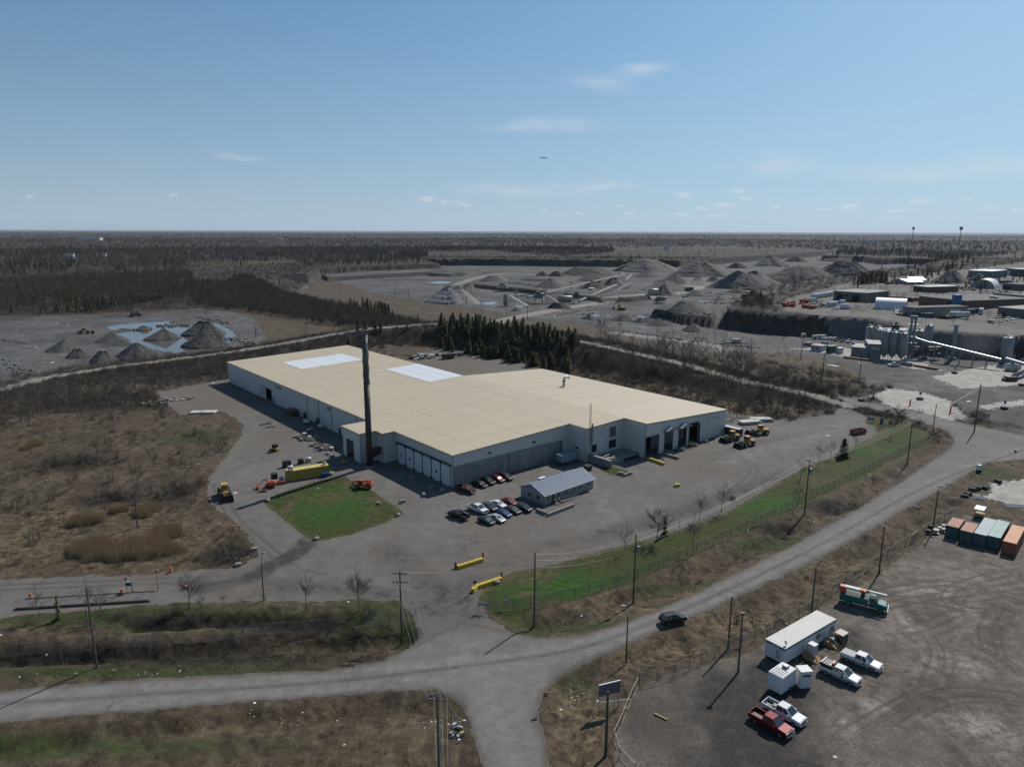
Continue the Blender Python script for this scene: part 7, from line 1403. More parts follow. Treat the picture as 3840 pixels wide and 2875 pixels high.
for k, (w, xc, yb, hw, yt, m, l, cut, asp) in enumerate((('K', 190, 668, 235, 512, HPP, 'big pale rilled heap at the near left of the quarry', .05, .8), ('K', 330, 585, 120, 505, HPM, 'grey heap behind the pale rilled heap', 0, .8), ('K', 560, 478, 130, 424, HPM, 'flat topped grey heap by the pale ramp road', .25, .8), ('K', 1080, 432, 70, 390, HPD, 'right of two dark heaps before the far wall', 0, .8), ('K', 960, 430, 60, 392, HPD, 'left of two dark heaps before the far wall', 0, .8), ('K', 1350, 425, 255, 355, HPD, 'long dark flat heap before the far wall', .3, .5),
    ('K', 1375, 470, 135, 404, HPD, 'dark ragged heap below the long flat heap', .1, .8), ('K', 1010, 528, 125, 455, HPD, 'dark pointed heap left of the long conveyor', 0, .9), ('K', 1395, 532, 112, 470, HPD, 'dark pointed heap under the conveyor middle', 0, .9), ('K', 1545, 502, 88, 444, HPM, 'grey heap under the conveyor top', 0, .9), ('K', 1845, 434, 122, 376, HPD, 'dark cone right of the conveyors', 0, .9), ('K', 1850, 392, 300, 285, HPM, 'huge grey heap with dark scarps against the far wall', .12, .6),
    ('K', 2000, 550, 215, 462, HPM, 'broad grey heap by the haul road with the dump truck', .05, .8), ('K', 1968, 588, 110, 505, HPM, 'pointed grey heap in front of the broad one', 0, .9), ('K', 2060, 488, 150, 412, HPD, 'dark heap behind the broad grey heap', 0, .8), ('K', 1650, 802, 108, 750, HPM, 'low grey heap right of the conifers', .1, .7), ('K', 1345, 788, 62, 750, HPD, 'small dark heap by the puddles', 0, .8), ('K', 1105, 702, 105, 650, HPD, 'dark flat heap at the near edge of the crusher', .2, .6), ('K', 1445, 650, 30, 625, HPD, 'tiny dark heap by the bench wall', 0, 1), ('K', 740, 725, 50, 692, HPD, 'small heap left of the haul road mouth', 0, .8),
    ('L', 770, 428, 270, 308, HPR, 'great rubble mound in the middle distance', .15, .7), ('L', 705, 502, 82, 428, HPM, 'grey heap right of the dust cloud', .05, .8), ('L', 830, 470, 60, 430, HPD, 'dark scarp heap behind the haul road', .2, .8), ('L', 1180, 534, 320, 380, HPM, 'largest smooth grey cone in the right quarry', .04, .75), ('L', 1042, 562, 86, 510, HPD, 'dark cone in front of the largest grey cone', 0, .9), ('L', 1040, 356, 90, 318, HPD, 'dark heap before the great wall', .1, .7), ('L', 1340, 338, 135, 258, HPM, 'pointed grey heap in the far quarry', 0, .8), ('L', 1600, 474, 380, 345, HPD, 'long dark mound with a slanting track', .2, .55), ('L', 1960, 440, 270, 302, HPD, 'tall dark mound right of the slanting track', .03, .7),
    ('L', 400, 838, 115, 780, HPD, 'near black heap at the foot of the dark bench', .05, .8), ('L', 265, 812, 85, 770, HPD, 'black heap left at the foot of the dark bench', .05, .8), ('L', 680, 885, 105, 825, HPR, 'rubble heap on the gravel before the cliff', .1, .8), ('L', 690, 588, 90, 545, HPR, 'rubble heap beside the dump truck road', .15, .8), ('L', 400, 662, 65, 628, HPM, 'grey heap beside the nearer haul truck', 0, .8), ('L', 880, 622, 55, 598, HPD, 'low dark heap left of the far excavator', .1, .8), ('L', 1190, 590, 75, 540, HPD, 'dark heap right of the far excavator', .1, .8), ('M', 1060, 303, 70, 266, HPP, 'small pale cone under the far right wall', 0, .8), ('M', 1000, 405, 70, 372, HPM, 'grey heap right of the tall dark mound', .1, .7), ('M', 335, 300, 90, 258, HPD, 'dark heap behind the pointed grey one', .1, .7))): heapx(w, xc, yb, hw, yt, m, l, gq2, 0, cut, asp, 40 + k)
heapx('L', 660, 720, 190, 632, HPR, 'great pile of broken rock on the dark bench', None, 7.0, .12, .8, 91); heapx('N', 1165, 392, 285, 195, HPM, 'broad gravel cone behind the industrial estate', None, PLAT, .05, .7, 92); heapx('N', 1560, 330, 150, 250, HPM, 'lower gravel cone beside the broad one', None, PLAT, .1, .7, 93)
# quarry plant
QT = M('quarry_tan', (.46, .42, .36), .8, noise=.15, scale=.6); QG = M('quarry_steel', (.2, .195, .185), .7, .2)
def conv(label, lo_, hi_, m=QT, n=5, wd=2.2):
    a = G(*lo_); b_ = G(hi_[0], hi_[1], hi_[2]); conveyor(label, a + Vector((0, 0, .6)), b_ + Vector((0, 0, HT(hi_[0], hi_[1], hi_[2], hi_[3]))), wd, m, n, 'quarry conveyors')
conv('longest quarry conveyor climbing right to a yellow lamp', ('K', 830, 610), ('K', 1640, 478, 414), n=8, wd=3.2); conv('pale quarry conveyor climbing right beside the bench wall', ('K', 1262, 640), ('K', 1572, 565, 500), n=5, wd=2.8); conv('pale conveyor sloping down right from the tan bin', ('K', 832, 688), ('K', 690, 672, 600), M('conv_pale', (.45, .44, .42), .6), 3, 3.0); conv('grey conveyor falling right in the crusher yard', ('K', 1098, 664), ('K', 985, 655, 590), QG, 3); conv('thin dark conveyor above the bench wall', ('K', 1560, 555), ('K', 1692, 520, 489), QG, 4); conv('small tan conveyor behind the conveyor top', ('K', 1650, 465), ('K', 1685, 450, 420), QT, 2); conv('dark feeder conveyor left of the crusher tower', ('K', 700, 612), ('K', 905, 650, 585), QG, 4)
silo('K', 650, 682, 585, 36, 'tan bin tower at the head of the pale conveyor', SILT, .1)
def tower(w, x, yb, yt, wpx, label, m, z=0.0):
    p = G(w, x, yb, z); h = HT(w, x, yb, yt, z); r = wid(w, wpx, p) / 2; t = thing('crusher_tower', label, 'crusher', p + Vector((0, r, 0)))
    for sx in (-1, 1):
        for sy in (-1, 1): MB().tube((sx * r * .9, sy * r * .7, 0), (sx * r * .9, sy * r * .7, h * .5), .25, .25, 4).build('leg', QG, t)
    MB().bbox(-r, -r * .8, h * .45, r, r * .8, h * .8, .1).build('screen_box', m, t); MB().bbox(-r * .6, -r * .5, h * .8, r * .6, r * .5, h, .1).build('feed_hopper', QG, t); MB().box(-r * 1.2, -r, h * .43, r * 1.2, r, h * .45).build('walkway', GALV, t); return t
tower('K', 925, 662, 560, 70, 'grey screening tower in the middle of the crusher yard', QG); tower('K', 1238, 655, 558, 44, 'dark screening tower at the foot of the pale conveyor', M('dark_screen', (.06, .06, .065), .7)); tower('K', 622, 562, 490, 76, 'tan hopper on legs against the dark bench', QT); tower('K', 735, 600, 548, 30, 'small tan crusher on the rubble left of the conveyors', QT)
tank(G('K', 1140, 645), .1, 3.0, 14, M('tank_yellowish', (.42, .4, .3), .6), 'yellowish oval tank under the dark screening tower'); p = G('K', 1870, 612); t = thing('water_tank', 'cream tank on a rusty stand beside the haul road', 'tank', p); m_ = MB(); m_.smooth = True; m_.tube((-5, 0, 7.5), (5, 0, 7.5), 2.6, 2.6, 14); m_.build('shell', M('tank_cream', (.6, .55, .44), .5), t)
for x in (-4, 4):
    for y in (-1.6, 1.6): MB().tube((x, y, 0), (x, y, 5.6), .25, .25, 4).build('leg', RUST, t)
block_house('site_cabin', 'white cabin on the bench behind the conveyors', 'cabin', 'K', (1336, 553), (1374, 554), (1376, 549), 533, WHITE_, M('cabin_roof_pink', (.55, .5, .5), .6), 3.0, extra=(('window', .1, .3, .4, .7, DARK), ('door', .5, .65, 0, .75, DARK)))
for x, y, l in ((1585, 470, 'yellow lamp box at the top of the long conveyor'), (1196, 545, 'yellow lamp box on the middle of the long conveyor')):
    p = G('K', x, y); h = HT('K', x, y, 415 if x > 1300 else 485); t = thing('conveyor_drive', l, 'drive', p); MB().tube((0, 0, 0), (0, 0, h), .25, .2, 5).build('mast', QG, t); MB().bbox(-1.2, -1, h, 1.2, 1, h + 1.8, .2).build('drive_box', YEL, t)
WATER = GM[6]
def puddle(w, x, y, rx, ry, z=0.0, k=0):
    c = G(w, x, y, z); a = wid(w, rx, c); b_ = abs(G(w, x, y - ry, z).y - c.y); rg = random.Random(x); m_ = MB(); n = 26; ph = rg.uniform(0, 6)
    c.z = hz(c.x, c.y) + .12
    m_.add([(a * math.cos(i * 6.283 / n) * (1 + .25 * math.sin(3 * i * 6.283 / n + ph) + rg.uniform(-.1, .1)), b_ * math.sin(i * 6.283 / n) * (1 + .25 * math.sin(2 * i * 6.283 / n + ph)), 0) for i in range(n)], [tuple(range(n))]); tag(m_.build('puddle', WATER, None, c), kind='structure')
for a in (('K', 1400, 755, 35, 8), ('K', 1575, 820, 28, 5), ('K', 1780, 765, 40, 10), ('K', 1790, 852, 35, 4), ('K', 1740, 845, 25, 3), ('K', 1860, 745, 16, 4), ('K', 1500, 757, 30, 5), ('K', 110, 490, 90, 7), ('K', 1800, 700, 18, 3), ('K', 780, 680, 60, 10), ('K', 520, 660, 60, 12), ('L', 875, 573, 35, 5), ('L', 975, 608, 25, 4), ('L', 1050, 603, 22, 4), ('L', 735, 632, 40, 5), ('L', 575, 607, 20, 6), ('K', 2120, 610, 20, 6), ('L', 440, 880, 25, 2), ('L', 1440, 340, 110, 6), ('D', 1325, 1085, 22, 14), ('D', 1525, 918, 18, 7), ('D', 1595, 895, 26, 6), ('D', 1850, 1008, 60, 14), ('D', 2150, 1075, 110, 20), ('I', 1470, 1082, 45, 8), ('I', 1290, 1158, 40, 10), ('I', 390, 970, 30, 4), ('I', 235, 1040, 50, 6), ('I', 130, 1180, 40, 8)): puddle(*a)

# ------------------------------------------------------------------ industrial estate on the plateau
BRK = M('brown_brick', (.15, .105, .075), .85, noise=.2, scale=.8); TANW = M('estate_tan_wall', (.26, .235, .2), .8, noise=.1, scale=.4); FELT = M('roof_felt', (.1, .1, .1), .9, noise=.15, scale=.3); PALR = M('pale_metal_roof', (.42, .45, .46), .45, .2); DKG = M('estate_green', (.02, .05, .05), .6); GBW = M('estate_grey_brown', (.16, .15, .135), .85)
bh = lambda l, w, a, b_, c, yt, wall, roof, pitch=0.0, ex=(): block_house('industrial_building', l, 'building', w, a, b_, c, yt, wall, roof, PLAT, pitch, ex)
bh('grey brown depot with two big dark doors behind the white trucks', 'M', (625, 612), (895, 632), (988, 604), 548, GBW, M('depot_roof', (.2, .21, .2), .8), 0, (('door', .1, .3, 0, .72, DARK), ('door', .58, .8, 0, .72, DARK), ('window', .36, .46, .5, .7, DARK)))
bh('low tan shed with a long sloping grey roof at the cliff edge', 'N', (332, 880), (510, 905), (985, 838), 760, TANW, FELT, 0, (('panel', .2, .5, .1, .5, M('panel_blue', (.03, .08, .18), .6)),))
t, L_, D_, h = bh('large brown brick works with a flat dark roof', 'N', (578, 720), (1290, 800), (1500, 655), 600, BRK, FELT, 0, (('door', .08, .2, 0, .35, DARK), ('door', .62, .74, 0, .7, DARK)))
MB().box(L_ * .15, D_ * .75, h + .36, L_ * .85, D_ * .8, h + 1.6).build('parapet', GBW, t)
for k in range(2): MB().bbox(L_ * .72 + 3 * k, D_ * .4, h + .36, L_ * .72 + 2 + 3 * k, D_ * .4 + 2, h + 1.8, .1).build('rooftop_unit', STEEL, t)
BLUE_ = M('collector_blue', (.02, .12, .32), .5)
p = G('N', 1150, 800, PLAT); h = HT('N', 1150, 800, 572, PLAT); t = thing('dust_collector', 'tall bright blue dust collector before the brick works', 'dust collector', p, .1); MB().bbox(-2.2, -2, h * .3, 2.2, 2, h, .15).build('filter_house', BLUE_, t); MB().add([(-2.2, -2, h * .3), (2.2, -2, h * .3), (2.2, 2, h * .3), (-2.2, 2, h * .3), (0, 0, h * .08)], [(0, 4, 1), (1, 4, 2), (2, 4, 3), (3, 4, 0)]).build('hopper', BLUE_, t); MB().tube((3.2, 0, .5), (3.2, 0, h * .7), .7, .7, 8).build('riser_duct', BLUE_, t)
for sx in (-2, 2): MB().tube((sx, -1.8, 0), (sx, -1.8, h * .3), .2, .2, 4).build('leg', BLUE_, t)
def quonset(w, a, b_, wpx, yt, label, m, endm, flip=1):
    A, B = G(w, *a, PLAT), G(w, *b_, PLAT); L_ = (B - A).length; h = HT(w, a[0], a[1], yt, PLAT); t = thing('quonset_hut', label, 'quonset hut', A, heading(A, B)); r = h * 1.15; n = 14
    m_ = MB(); m_.smooth = True; pts = [(r - r * math.cos(math.pi * i / n), h * math.sin(math.pi * i / n)) for i in range(n + 1)]
    m_.add([(x, y, z) for x in (0, L_) for y, z in pts], [(i + n + 1, i, i + 1, i + n + 2) for i in range(n)]); m_.build('arched_roof', m, t)
    for x in (.25, L_ - .25): m_ = MB(); m_.add([(x, y, z * .98) for y, z in pts], [tuple(range(n + 1))]); m_.build('end_wall', endm, t)
    return t, L_, r, h
PVC = M('white_fabric', (.72, .73, .76), .5, stripe=(0, 1.6, .3))
quonset('M', (965, 690), (1225, 702), 0, 606, 'white fabric quonset shelter near the cliff edge', PVC, DKG)
t, L_, r, h = quonset('N', (1745, 462), (1835, 438), 0, 342, 'white quonset hut with a grey arched front', M('white_rib', (.6, .61, .62), .5, stripe=(0, 1.2, .5)), M('end_grey', (.28, .31, .32), .7)); 
bh('white roofed house with two stepped roofs', 'N', (412, 425), (660, 420), (760, 400), 380, M('house_pale', (.35, .36, .36), .7), PALR, 2.5, (('window', .2, .35, .4, .7, DARK), ('window', .6, .75, .4, .7, DARK)))
bh('taller pale metal roof behind the stepped house', 'N', (470, 405), (690, 402), (745, 390), 345, M('house_pale', (.35, .36, .36), .7), PALR, 2.5)
bh('brown shed with a pale flat roof and an arched door', 'N', (495, 515), (715, 535), (818, 495), 440, BRK, M('teal_grey_roof', (.22, .27, .27), .6), 0, (('door', .3, .6, 0, .7, DARK),))
bh('grey workshop with a dark doorway beside the quonset hut', 'N', (1862, 470), (2140, 488), (2180, 465), 400, GBW, FELT, 0, (('door', .1, .5, 0, .6, DARK),)); bh('long white and teal building behind the gravel cones', 'N', (1335, 290), (1690, 305), (1900, 280), 200, M('teal_wall', (.13, .2, .2), .7), PALR, 0, (('window', .1, .15, .4, .7, DARK), ('window', .4, .45, .4, .7, DARK)))
bh('dark green building with a white door at the top right', 'N', (1905, 255), (2120, 275), (2190, 255), 165, DKG, M('roof_teal_dark', (.1, .13, .14), .6), 0, (('door', .1, .35, 0, .7, WHITE_),)); t, L_, D_, h = bh('grey block building with a big white roof sign at the right edge', 'N', (1788, 880), (2240, 925), (2330, 860), 765, GBW, M('roof_grey', (.22, .22, .21), .8), 0, (('door', .2, .28, 0, .6, DARK),))
MB().box(L_ * .55, D_ * .6, h + .36, L_ * 1.0, D_ * .6 + .3, h + 3.4).build('roof_sign', WHITE_, t)
for x, y, L_, c, l in ((1330, 850, 9, 'blue', 'blue grey container pair left beside the box truck'), (1410, 830, 7, 'blue', 'blue container beside the box truck'), (700, 910, 8, 'blue', 'dark blue open container at the cliff edge, right one'), (590, 905, 8, 'blue', 'dark blue open container at the cliff edge, left one'), (225, 640, 14, 'red', 'long rust red container behind the white quonset'), (400, 655, 12, 'dark', 'long dark container behind the white quonset'), (530, 660, 7, 'orange', 'orange container at the end of the row behind the white quonset'), (1880, 375, 16, 'blue', 'long blue container beyond the quonset hut'), (140, 410, 9, 'red', 'dark red container on the far yard left'), (265, 390, 10, 'red', 'dark red container on the far yard right'), (20, 620, 6, 'red', 'rust red container beside the depot')):
    container(G('N', x, y, PLAT), random.uniform(-.1, .15), L_, cmat('e_' + c, {'blue': (.02, .07, .15), 'red': (.16, .04, .03), 'dark': (.03, .035, .045), 'orange': (.3, .08, .03)}[c]), l, 'containers in the industrial estate', 2.6, 3.0)
for (x0, x1, y0, y1, n, c) in ((215, 295, 645, 672, 14, (.4, .05, .02)), (345, 430, 622, 640, 12, (.42, .08, .03)), (370, 475, 672, 690, 14, (.3, .07, .04))):
    for k in range(n): tag(MB().bbox(-1.3, -.9, 0, 1.3, .9, random.uniform(1.2, 2.6), .1).build('skip_bin', M('bins_%d' % x0, c, .7, noise=.2), None, G('M', random.uniform(x0, x1), random.uniform(y0, y1), PLAT), random.uniform(0, .4)), 'orange red bin among the bins at the plateau edge', 'bin', 'orange red bins at the plateau edge')
a, b_ = G('N', 1500, 640, PLAT), G('N', 2150, 650, PLAT); t = thing('yard_fence', 'long pale grey board fence in the industrial estate', 'fence', a, heading(a, b_)); MB().box(0, 0, 0, (b_ - a).length, .2, 2.6).build('boards', M('fence_pale', (.3, .3, .31), .8), t); MB().box(0, -.05, 2.603, (b_ - a).length, .25, 2.75).build('capping', STEEL, t)
rs = random.Random(9)
for (x0, x1, y0, y1, n, l) in ((1010, 1450, 420, 500, 60, 'tangle of reddish scrap machinery behind the brick works'), (1590, 1990, 490, 590, 60, 'scattered vehicles and scrap before the quonset hut'), (1700, 2140, 890, 1000, 40, 'heap of planks and scrap at the right cliff edge'), (215, 330, 810, 890, 24, 'pale rubble beside the low tan shed')):
    o = G('N', (x0 + x1) / 2, (y0 + y1) / 2, PLAT); t = thing('scrap_heap', l, 'scrap', o)
    for k in range(n): p = G('N', rs.uniform(x0, x1), rs.uniform(y0, y1), PLAT) - o; s = rs.uniform(.5, 1.8); MB().bbox(p.x - s, p.y - s * .5, 0, p.x + s, p.y + s * .5, rs.uniform(.6, 2.0), .1, ).build('scrap_item', rs.choice((RUST, DSTEEL, WHITE_, REDB, SILG, SL)), t)
# broken rock strewn along the quarry floor edges
rk = MB(); rg = np.random.default_rng(3)
def strew(w, x0, y0, x1, y1, n, wd, s0, s1, z=0.0):
    a, b_ = G(w, x0, y0, z), G(w, x1, y1, z)
    for k in range(n):
        p = a.lerp(b_, rg.random()) + Vector((rg.normal(0, wd), rg.normal(0, wd), 0)); s = rg.uniform(s0, s1); p.z = hz(p.x, p.y); T = Matrix.Translation(p) @ Matrix.Rotation(rg.uniform(0, 6), 4, 'Z') @ Matrix.Rotation(rg.uniform(-.4, .4), 4, 'X'); rk.box(-s, -s * .7, -s * .4, s, s * .7, s * .7, (s * .25, s * .2), T)
for a in (('K', 1080, 760, 1250, 720, 22, .6, .5, .9), ('K', 1250, 720, 1400, 710, 14, .6, .4, .9), ('K', 1420, 650, 1850, 620, 30, .8, .4, 1.0), ('K', 1640, 880, 2212, 970, 40, .8, .4, .9), ('L', 190, 900, 640, 960, 30, .8, .4, .9), ('L', 640, 960, 1230, 1020, 34, 1.0, .4, 1.0), ('L', 320, 700, 800, 742, 44, 1.2, .5, 1.4, 7), ('L', 560, 600, 780, 560, 30, 3, .5, 1.3), ('L', 760, 640, 1120, 660, 40, 4, .5, 1.5), ('K', 670, 490, 900, 510, 60, 4, .6, 1.6), ('K', 1270, 750, 1360, 740, 30, 2.5, .4, 1.1), ('I', 1330, 860, 1620, 850, 70, 3.0, .3, 1.0), ('I', 1640, 790, 1940, 850, 40, 1.5, .5, 1.4), ('I', 1890, 960, 2080, 1010, 40, 2.0, .5, 1.3), ('I', 0, 990, 230, 1010, 30, 1.0, .4, 1.0), ('I', 20, 1150, 190, 1260, 40, 2, .3, 1.0), ('I', 100, 1330, 560, 1300, 40, 2, .3, .9), ('I', 40, 710, 900, 690, 50, 1.5, .5, 1.6), ('J', 100, 390, 720, 480, 60, 5, .5, 1.8), ('I', 1000, 890, 1180, 900, 22, 1.5, .3, .8)): strew(*a)
tag(rk.build('broken_rock', M('strewn_rock', (.16, .155, .148), .9, noise=.3, scale=.6)), 'broken rock strewn along quarry roads and benches', 'rock', kind='stuff')
# ------------------------------------------------------------------ vegetation
def barkmat(name, c1, c2, c3=None):
    c1, c2, c3 = sca(c1), sca(c2), c3 and sca(c3)
    m = bpy.data.materials.new(name); m.use_nodes = True; nt = m.node_tree; b = nt.nodes['Principled BSDF']; b.inputs['Roughness'].default_value = .95; b.inputs['Specular IOR Level'].default_value = .15
    oi = nt.nodes.new('ShaderNodeObjectInfo'); r = nt.nodes.new('ShaderNodeValToRGB'); e = r.color_ramp.elements; e[0].color = (*c1, 1); e[1].color = (*c2, 1)
    if c3: x = e.new(.82); x.color = (*c2, 1); e[2].color = (*c3, 1)
    nt.links.new(oi.outputs['Random'], r.inputs[0]); nt.links.new(r.outputs[0], b.inputs['Base Color']); return m
BARK = barkmat('grey_bark', (.1, .088, .076), (.17, .15, .128)); TWIG = barkmat('twigs', (.15, .124, .104), (.24, .2, .165), (.24, .195, .11)); FTW = barkmat('far_twigs', (.092, .074, .061), (.125, .102, .086), (.135, .11, .068))
NEED = barkmat('conifer_needles', (.055, .072, .026), (.085, .092, .036), (.12, .1, .05)); NEEDB = barkmat('brown_conifer', (.08, .062, .034), (.11, .082, .042)); REED = barkmat('dry_reed', (.34, .24, .13), (.45, .34, .2)); SHRB = barkmat('scrub_twigs', (.135, .104, .078), (.195, .152, .113), (.19, .132, .085)); TUFT = barkmat('dry_tuft', (.09, .072, .045), (.06, .066, .026), (.14, .112, .068))
def tri_twig(m_, a, b_, w):
    d = (b_ - a); s = d.cross(Vector((random.uniform(-1, 1), random.uniform(-1, 1), random.uniform(-1, 1)))).normalized() * w
    m_.add([a - s, a + s, b_], [(0, 1, 2)])
def bare_tree(seed, H, spread=.32, dens=1.0, multi=False):
    """tapered trunk mesh and a crown of limbs, branches and twigs"""
    random.seed(seed); tr = MB(); cr = MB(); top = Vector((random.uniform(-.05, .05) * H, random.uniform(-.05, .05) * H, H * .62))
    pts = [Vector((0, 0, -.2)), Vector((top.x * .2, top.y * .3, H * .22)), Vector((top.x * .6, top.y * .5, H * .42)), top]; r0 = H * .013
    for i in range(3): tr.tube(pts[i], pts[i + 1], r0 * (1 - .27 * i), r0 * (1 - .27 * (i + 1)), 5, False)
    def limb(a, d, L_, r, lv):
        e = a + d * L_ + Vector((0, 0, L_ * .12)); mid = a.lerp(e, .5) + Vector((random.uniform(-1, 1), random.uniform(-1, 1), random.uniform(-.5, 1))) * L_ * .08
        if lv < 2: cr.tube(a, mid, r, r * .75, 3, False); cr.tube(mid, e, r * .75, r * .4, 3, False)
        else: tri_twig(cr, a, e, max(r, .014))
        if lv >= 3: return
        n = int((5 if lv < 2 else 3) * dens + random.random())
        for k in range(n):
            q = a.lerp(e, random.uniform(.3, 1.0)); dd = (d + Vector((random.uniform(-1, 1), random.uniform(-1, 1), random.uniform(-.3, .9))) * .75).normalized()
            limb(q, dd, L_ * random.uniform(.4, .65), r * .5, lv + 1)
    n = int(11 * dens)
    for k in range(n):
        f = random.uniform(.32, 1); p = pts[1].lerp(pts[2], f * 2 - .4) if f < .7 else pts[2].lerp(pts[3], (f - .7) / .3); a = k * 2.4 + random.uniform(-.4, .4); up_ = random.uniform(.5, 1.2) + f * .5
        d = Vector((math.cos(a), math.sin(a), up_)).normalized(); limb(p, d, H * spread * random.uniform(.7, 1.15) * (1.15 - .5 * f), r0 * .42, 0)
    limb(top, Vector((0, 0, 1)), H * .36, r0 * .35, 0); return tr.mesh('trunk', BARK), cr.mesh('crown', TWIG)
def conifer(seed, H, W_, m, n_=420):
    random.seed(seed); tr = MB(); tr.tube((0, 0, -.2), (0, 0, H * .92), H * .016, H * .003, 5, False); cr = MB()
    for k in range(n_):
        f = random.random() ** 1.25; z = H * (.06 + .93 * f); R_ = W_ * (1 - f) ** .85 * (.75 + .35 * math.sin(k * 1.7 + f * 9)) + .12; a = random.uniform(0, 6.283); q = R_ * random.uniform(.25, 1.0); c = Vector((q * math.cos(a), q * math.sin(a), z - q * .25)); L_ = random.uniform(.5, 1.0) * (H / 9) ** .5
        o = Vector((math.cos(a), math.sin(a), random.uniform(-.5, .35))).normalized() * L_; s = Vector((-math.sin(a), math.cos(a), random.uniform(-.5, .5))).normalized() * L_ * .42
        cr.add([c - o * .5 - s, c - o * .5 + s, c + o, ], [(0, 1, 2)])
    tri = Vector((0, 0, H)); tri_twig(cr, Vector((0, 0, H * .85)), tri, .12); return tr.mesh('trunk', BARK), cr.mesh('crown', m)
BT = [bare_tree(100 + k, 10, .30 + .04 * (k % 3), 1.0) for k in range(6)]; BS = [bare_tree(200 + k, 10, .2, .75) for k in range(3)]; RT = [bare_tree(300 + k, 10, .38, 1.35) for k in range(2)]
CF = [conifer(400 + k, 10, 2.5 + .35 * (k % 3), NEED, 620) for k in range(4)]; CFB = [conifer(450 + k, 10, 2.0, NEEDB, 300) for k in range(2)]
def tree(kind, p, h, label, cat='tree', group=None, name='bare_tree', wf=1.0):
    t = thing(name, label, cat, p, random.uniform(0, 6.28), group); t.scale = (h / 10 * wf, h / 10 * wf, h / 10); put('trunk', kind[0], t); put('crown', kind[1], t); return t
def treepx(kind, w, x, yb, yt, label, z=None, wf=1.0, name='bare_tree', **k):
    p = drop(G(w, x, yb, z or 0)) if z is None else drop(G(w, x, yb, z)); return tree(kind, p, max(1.5, HT(w, x, yb, yt, p.z)), label, name=name, wf=wf, **k)
random.seed(5)
for k, (w, x, yb, yt, l, wf) in enumerate((('T', 1103, 282, 112, 'bare round headed tree first on the front lawn', 1), ('T', 1300, 218, 30, 'wide bare shrub tree beside the tiny conifer on the lawn', 1.5), ('T', 1530, 300, 60, 'tall bare tree at the lawn fence below the tiny conifer', .9), ('T', 1445, 160, 60, 'slight bare tree on the lawn between two taller ones', .8), ('C', 1450, 1512, 1235, 'bare tree on the lawn edge opposite the yellow block', 1), ('C', 1680, 1425, 1135, 'bare tree with a wide shadow left of the concrete well ring', 1.1), ('D', 365, 862, 695, 'bare tree just left of the transformer pole', 1), ('D', 515, 752, 572, 'bare oval tree right of the transformer pole', 1), ('D', 615, 692, 545, 'bare tree between the oval tree and the dark evergreen', 1), ('D', 815, 618, 500, 'bare tree in front of the orange open bin', 1), ('D', 1115, 505, 330, 'bare tree at the far end of the lawn by the litter', .9), ('D', 1165, 395, 262, 'broad bushy bare tree behind the red flag', 1.9), ('D', 330, 1092, 900, 'dark bare tree at the foot of the transformer pole', 1), ('T', 1048, 532, 370, 'thin bare sapling on the ditch bank by the lawn fence', .8), ('T', 1092, 1236, 1045, 'lone bare sapling beside the railed fence by the billboard', .6),
    ('E', 295, 628, 405, 'bare tree at the left end of the weighbridge strip', 1), ('E', 620, 608, 350, 'bare tree behind the left pole on the strip', 1), ('E', 730, 630, 385, 'bare tree right of the left pole on the strip', 1), ('E', 1355, 542, 310, 'largest bare tree in the strip beside the lying orange drum', 1.3), ('E', 1450, 578, 425, 'small bare tree right of the largest strip tree', 1), ('E', 1595, 548, 425, 'faint bare sapling midway along the strip', .9), ('E', 1880, 545, 405, 'thin bare tree left of the street lamp', .9), ('S', 428, 657, 445, 'bare tree right of the street lamp on the strip', 1.1), ('S', 768, 655, 428, 'dense bare tree nearest the gate pole', 1.2), ('S', 285, 645, 565, 'low sapling between two strip trees', .8), ('S', 835, 772, 625, 'bare bush at the green gate fence', 1.2),
    ('O', 530, 618, 395, 'bare tree in the upper left field', .7), ('O', 680, 792, 540, 'pale bare tree standing at the dark scrub line', .8), ('O', 820, 778, 385, 'tallest bare tree of the field scrub line', .8), ('O', 930, 702, 478, 'slender bare tree right of the tallest field tree', .7), ('O', 1330, 628, 430, 'bare tree in the green part of the field', .8), ('O', 1280, 802, 635, 'small bushy bare tree below the green part of the field', 1.2), ('O', 1150, 1295, 700, 'large pale bare tree at the reeds in the lower field', .8), ('O', 275, 1482, 1240, 'bare tree in the straw at the lower left', .8), ('O', 150, 1155, 1000, 'sapling at the left edge of the field', .8), ('O', 400, 1232, 1050, 'thin sapling left of the reed bed', .6), ('O', 1150, 962, 755, 'twiggy bare tree in the middle of the field scrub', 1.1), ('O', 1090, 642, 495, 'thin bare tree left of the green field part', .7), ('O', 1440, 1085, 870, 'bushy bare tree nearest the yard edge loader', 1.2), ('O', 1620, 1088, 925, 'bare bush beside the yard bend', 1.1), ('O', 240, 320, 150, 'bare tree in the upper left thicket', .8), ('O', 700, 280, 150, 'tree at the edge of the upper left thicket', .9),
    ('I', 1830, 1052, 915, 'dark bare tree at the near right of the pond', 1.2), ('I', 1215, 1195, 1090, 'bare tree between pond and haul road', .9), ('K', 660, 752, 640, 'round dark bare tree standing above the conifers', 1.1), ('J', 1100, 845, 745, 'pale bare tree left of the chimney by the road', 1.2))):
    treepx((RT[k % 2] if wf >= 1.2 else BS[k % 3] if wf < .85 else BT[k % 6]), w, x, yb, yt, l, None, wf)
treepx(CF[0], 'T', 1352, 172, 55, 'tiny dark conifer on the front lawn edge', None, .8, 'conifer_tree'); treepx(CF[1], 'D', 715, 675, 530, 'dark bushy evergreen on the lawn between bare trees', None, 1.4, 'conifer_tree'); CFY = conifer(470, 10, 1.6, barkmat('yellow_conifer', (.1, .12, .03), (.14, .15, .05)), 300); treepx(CFY, 'E', 430, 630, 448, 'yellowish small conifer at the weighbridge strip', None, .7, 'conifer_tree')
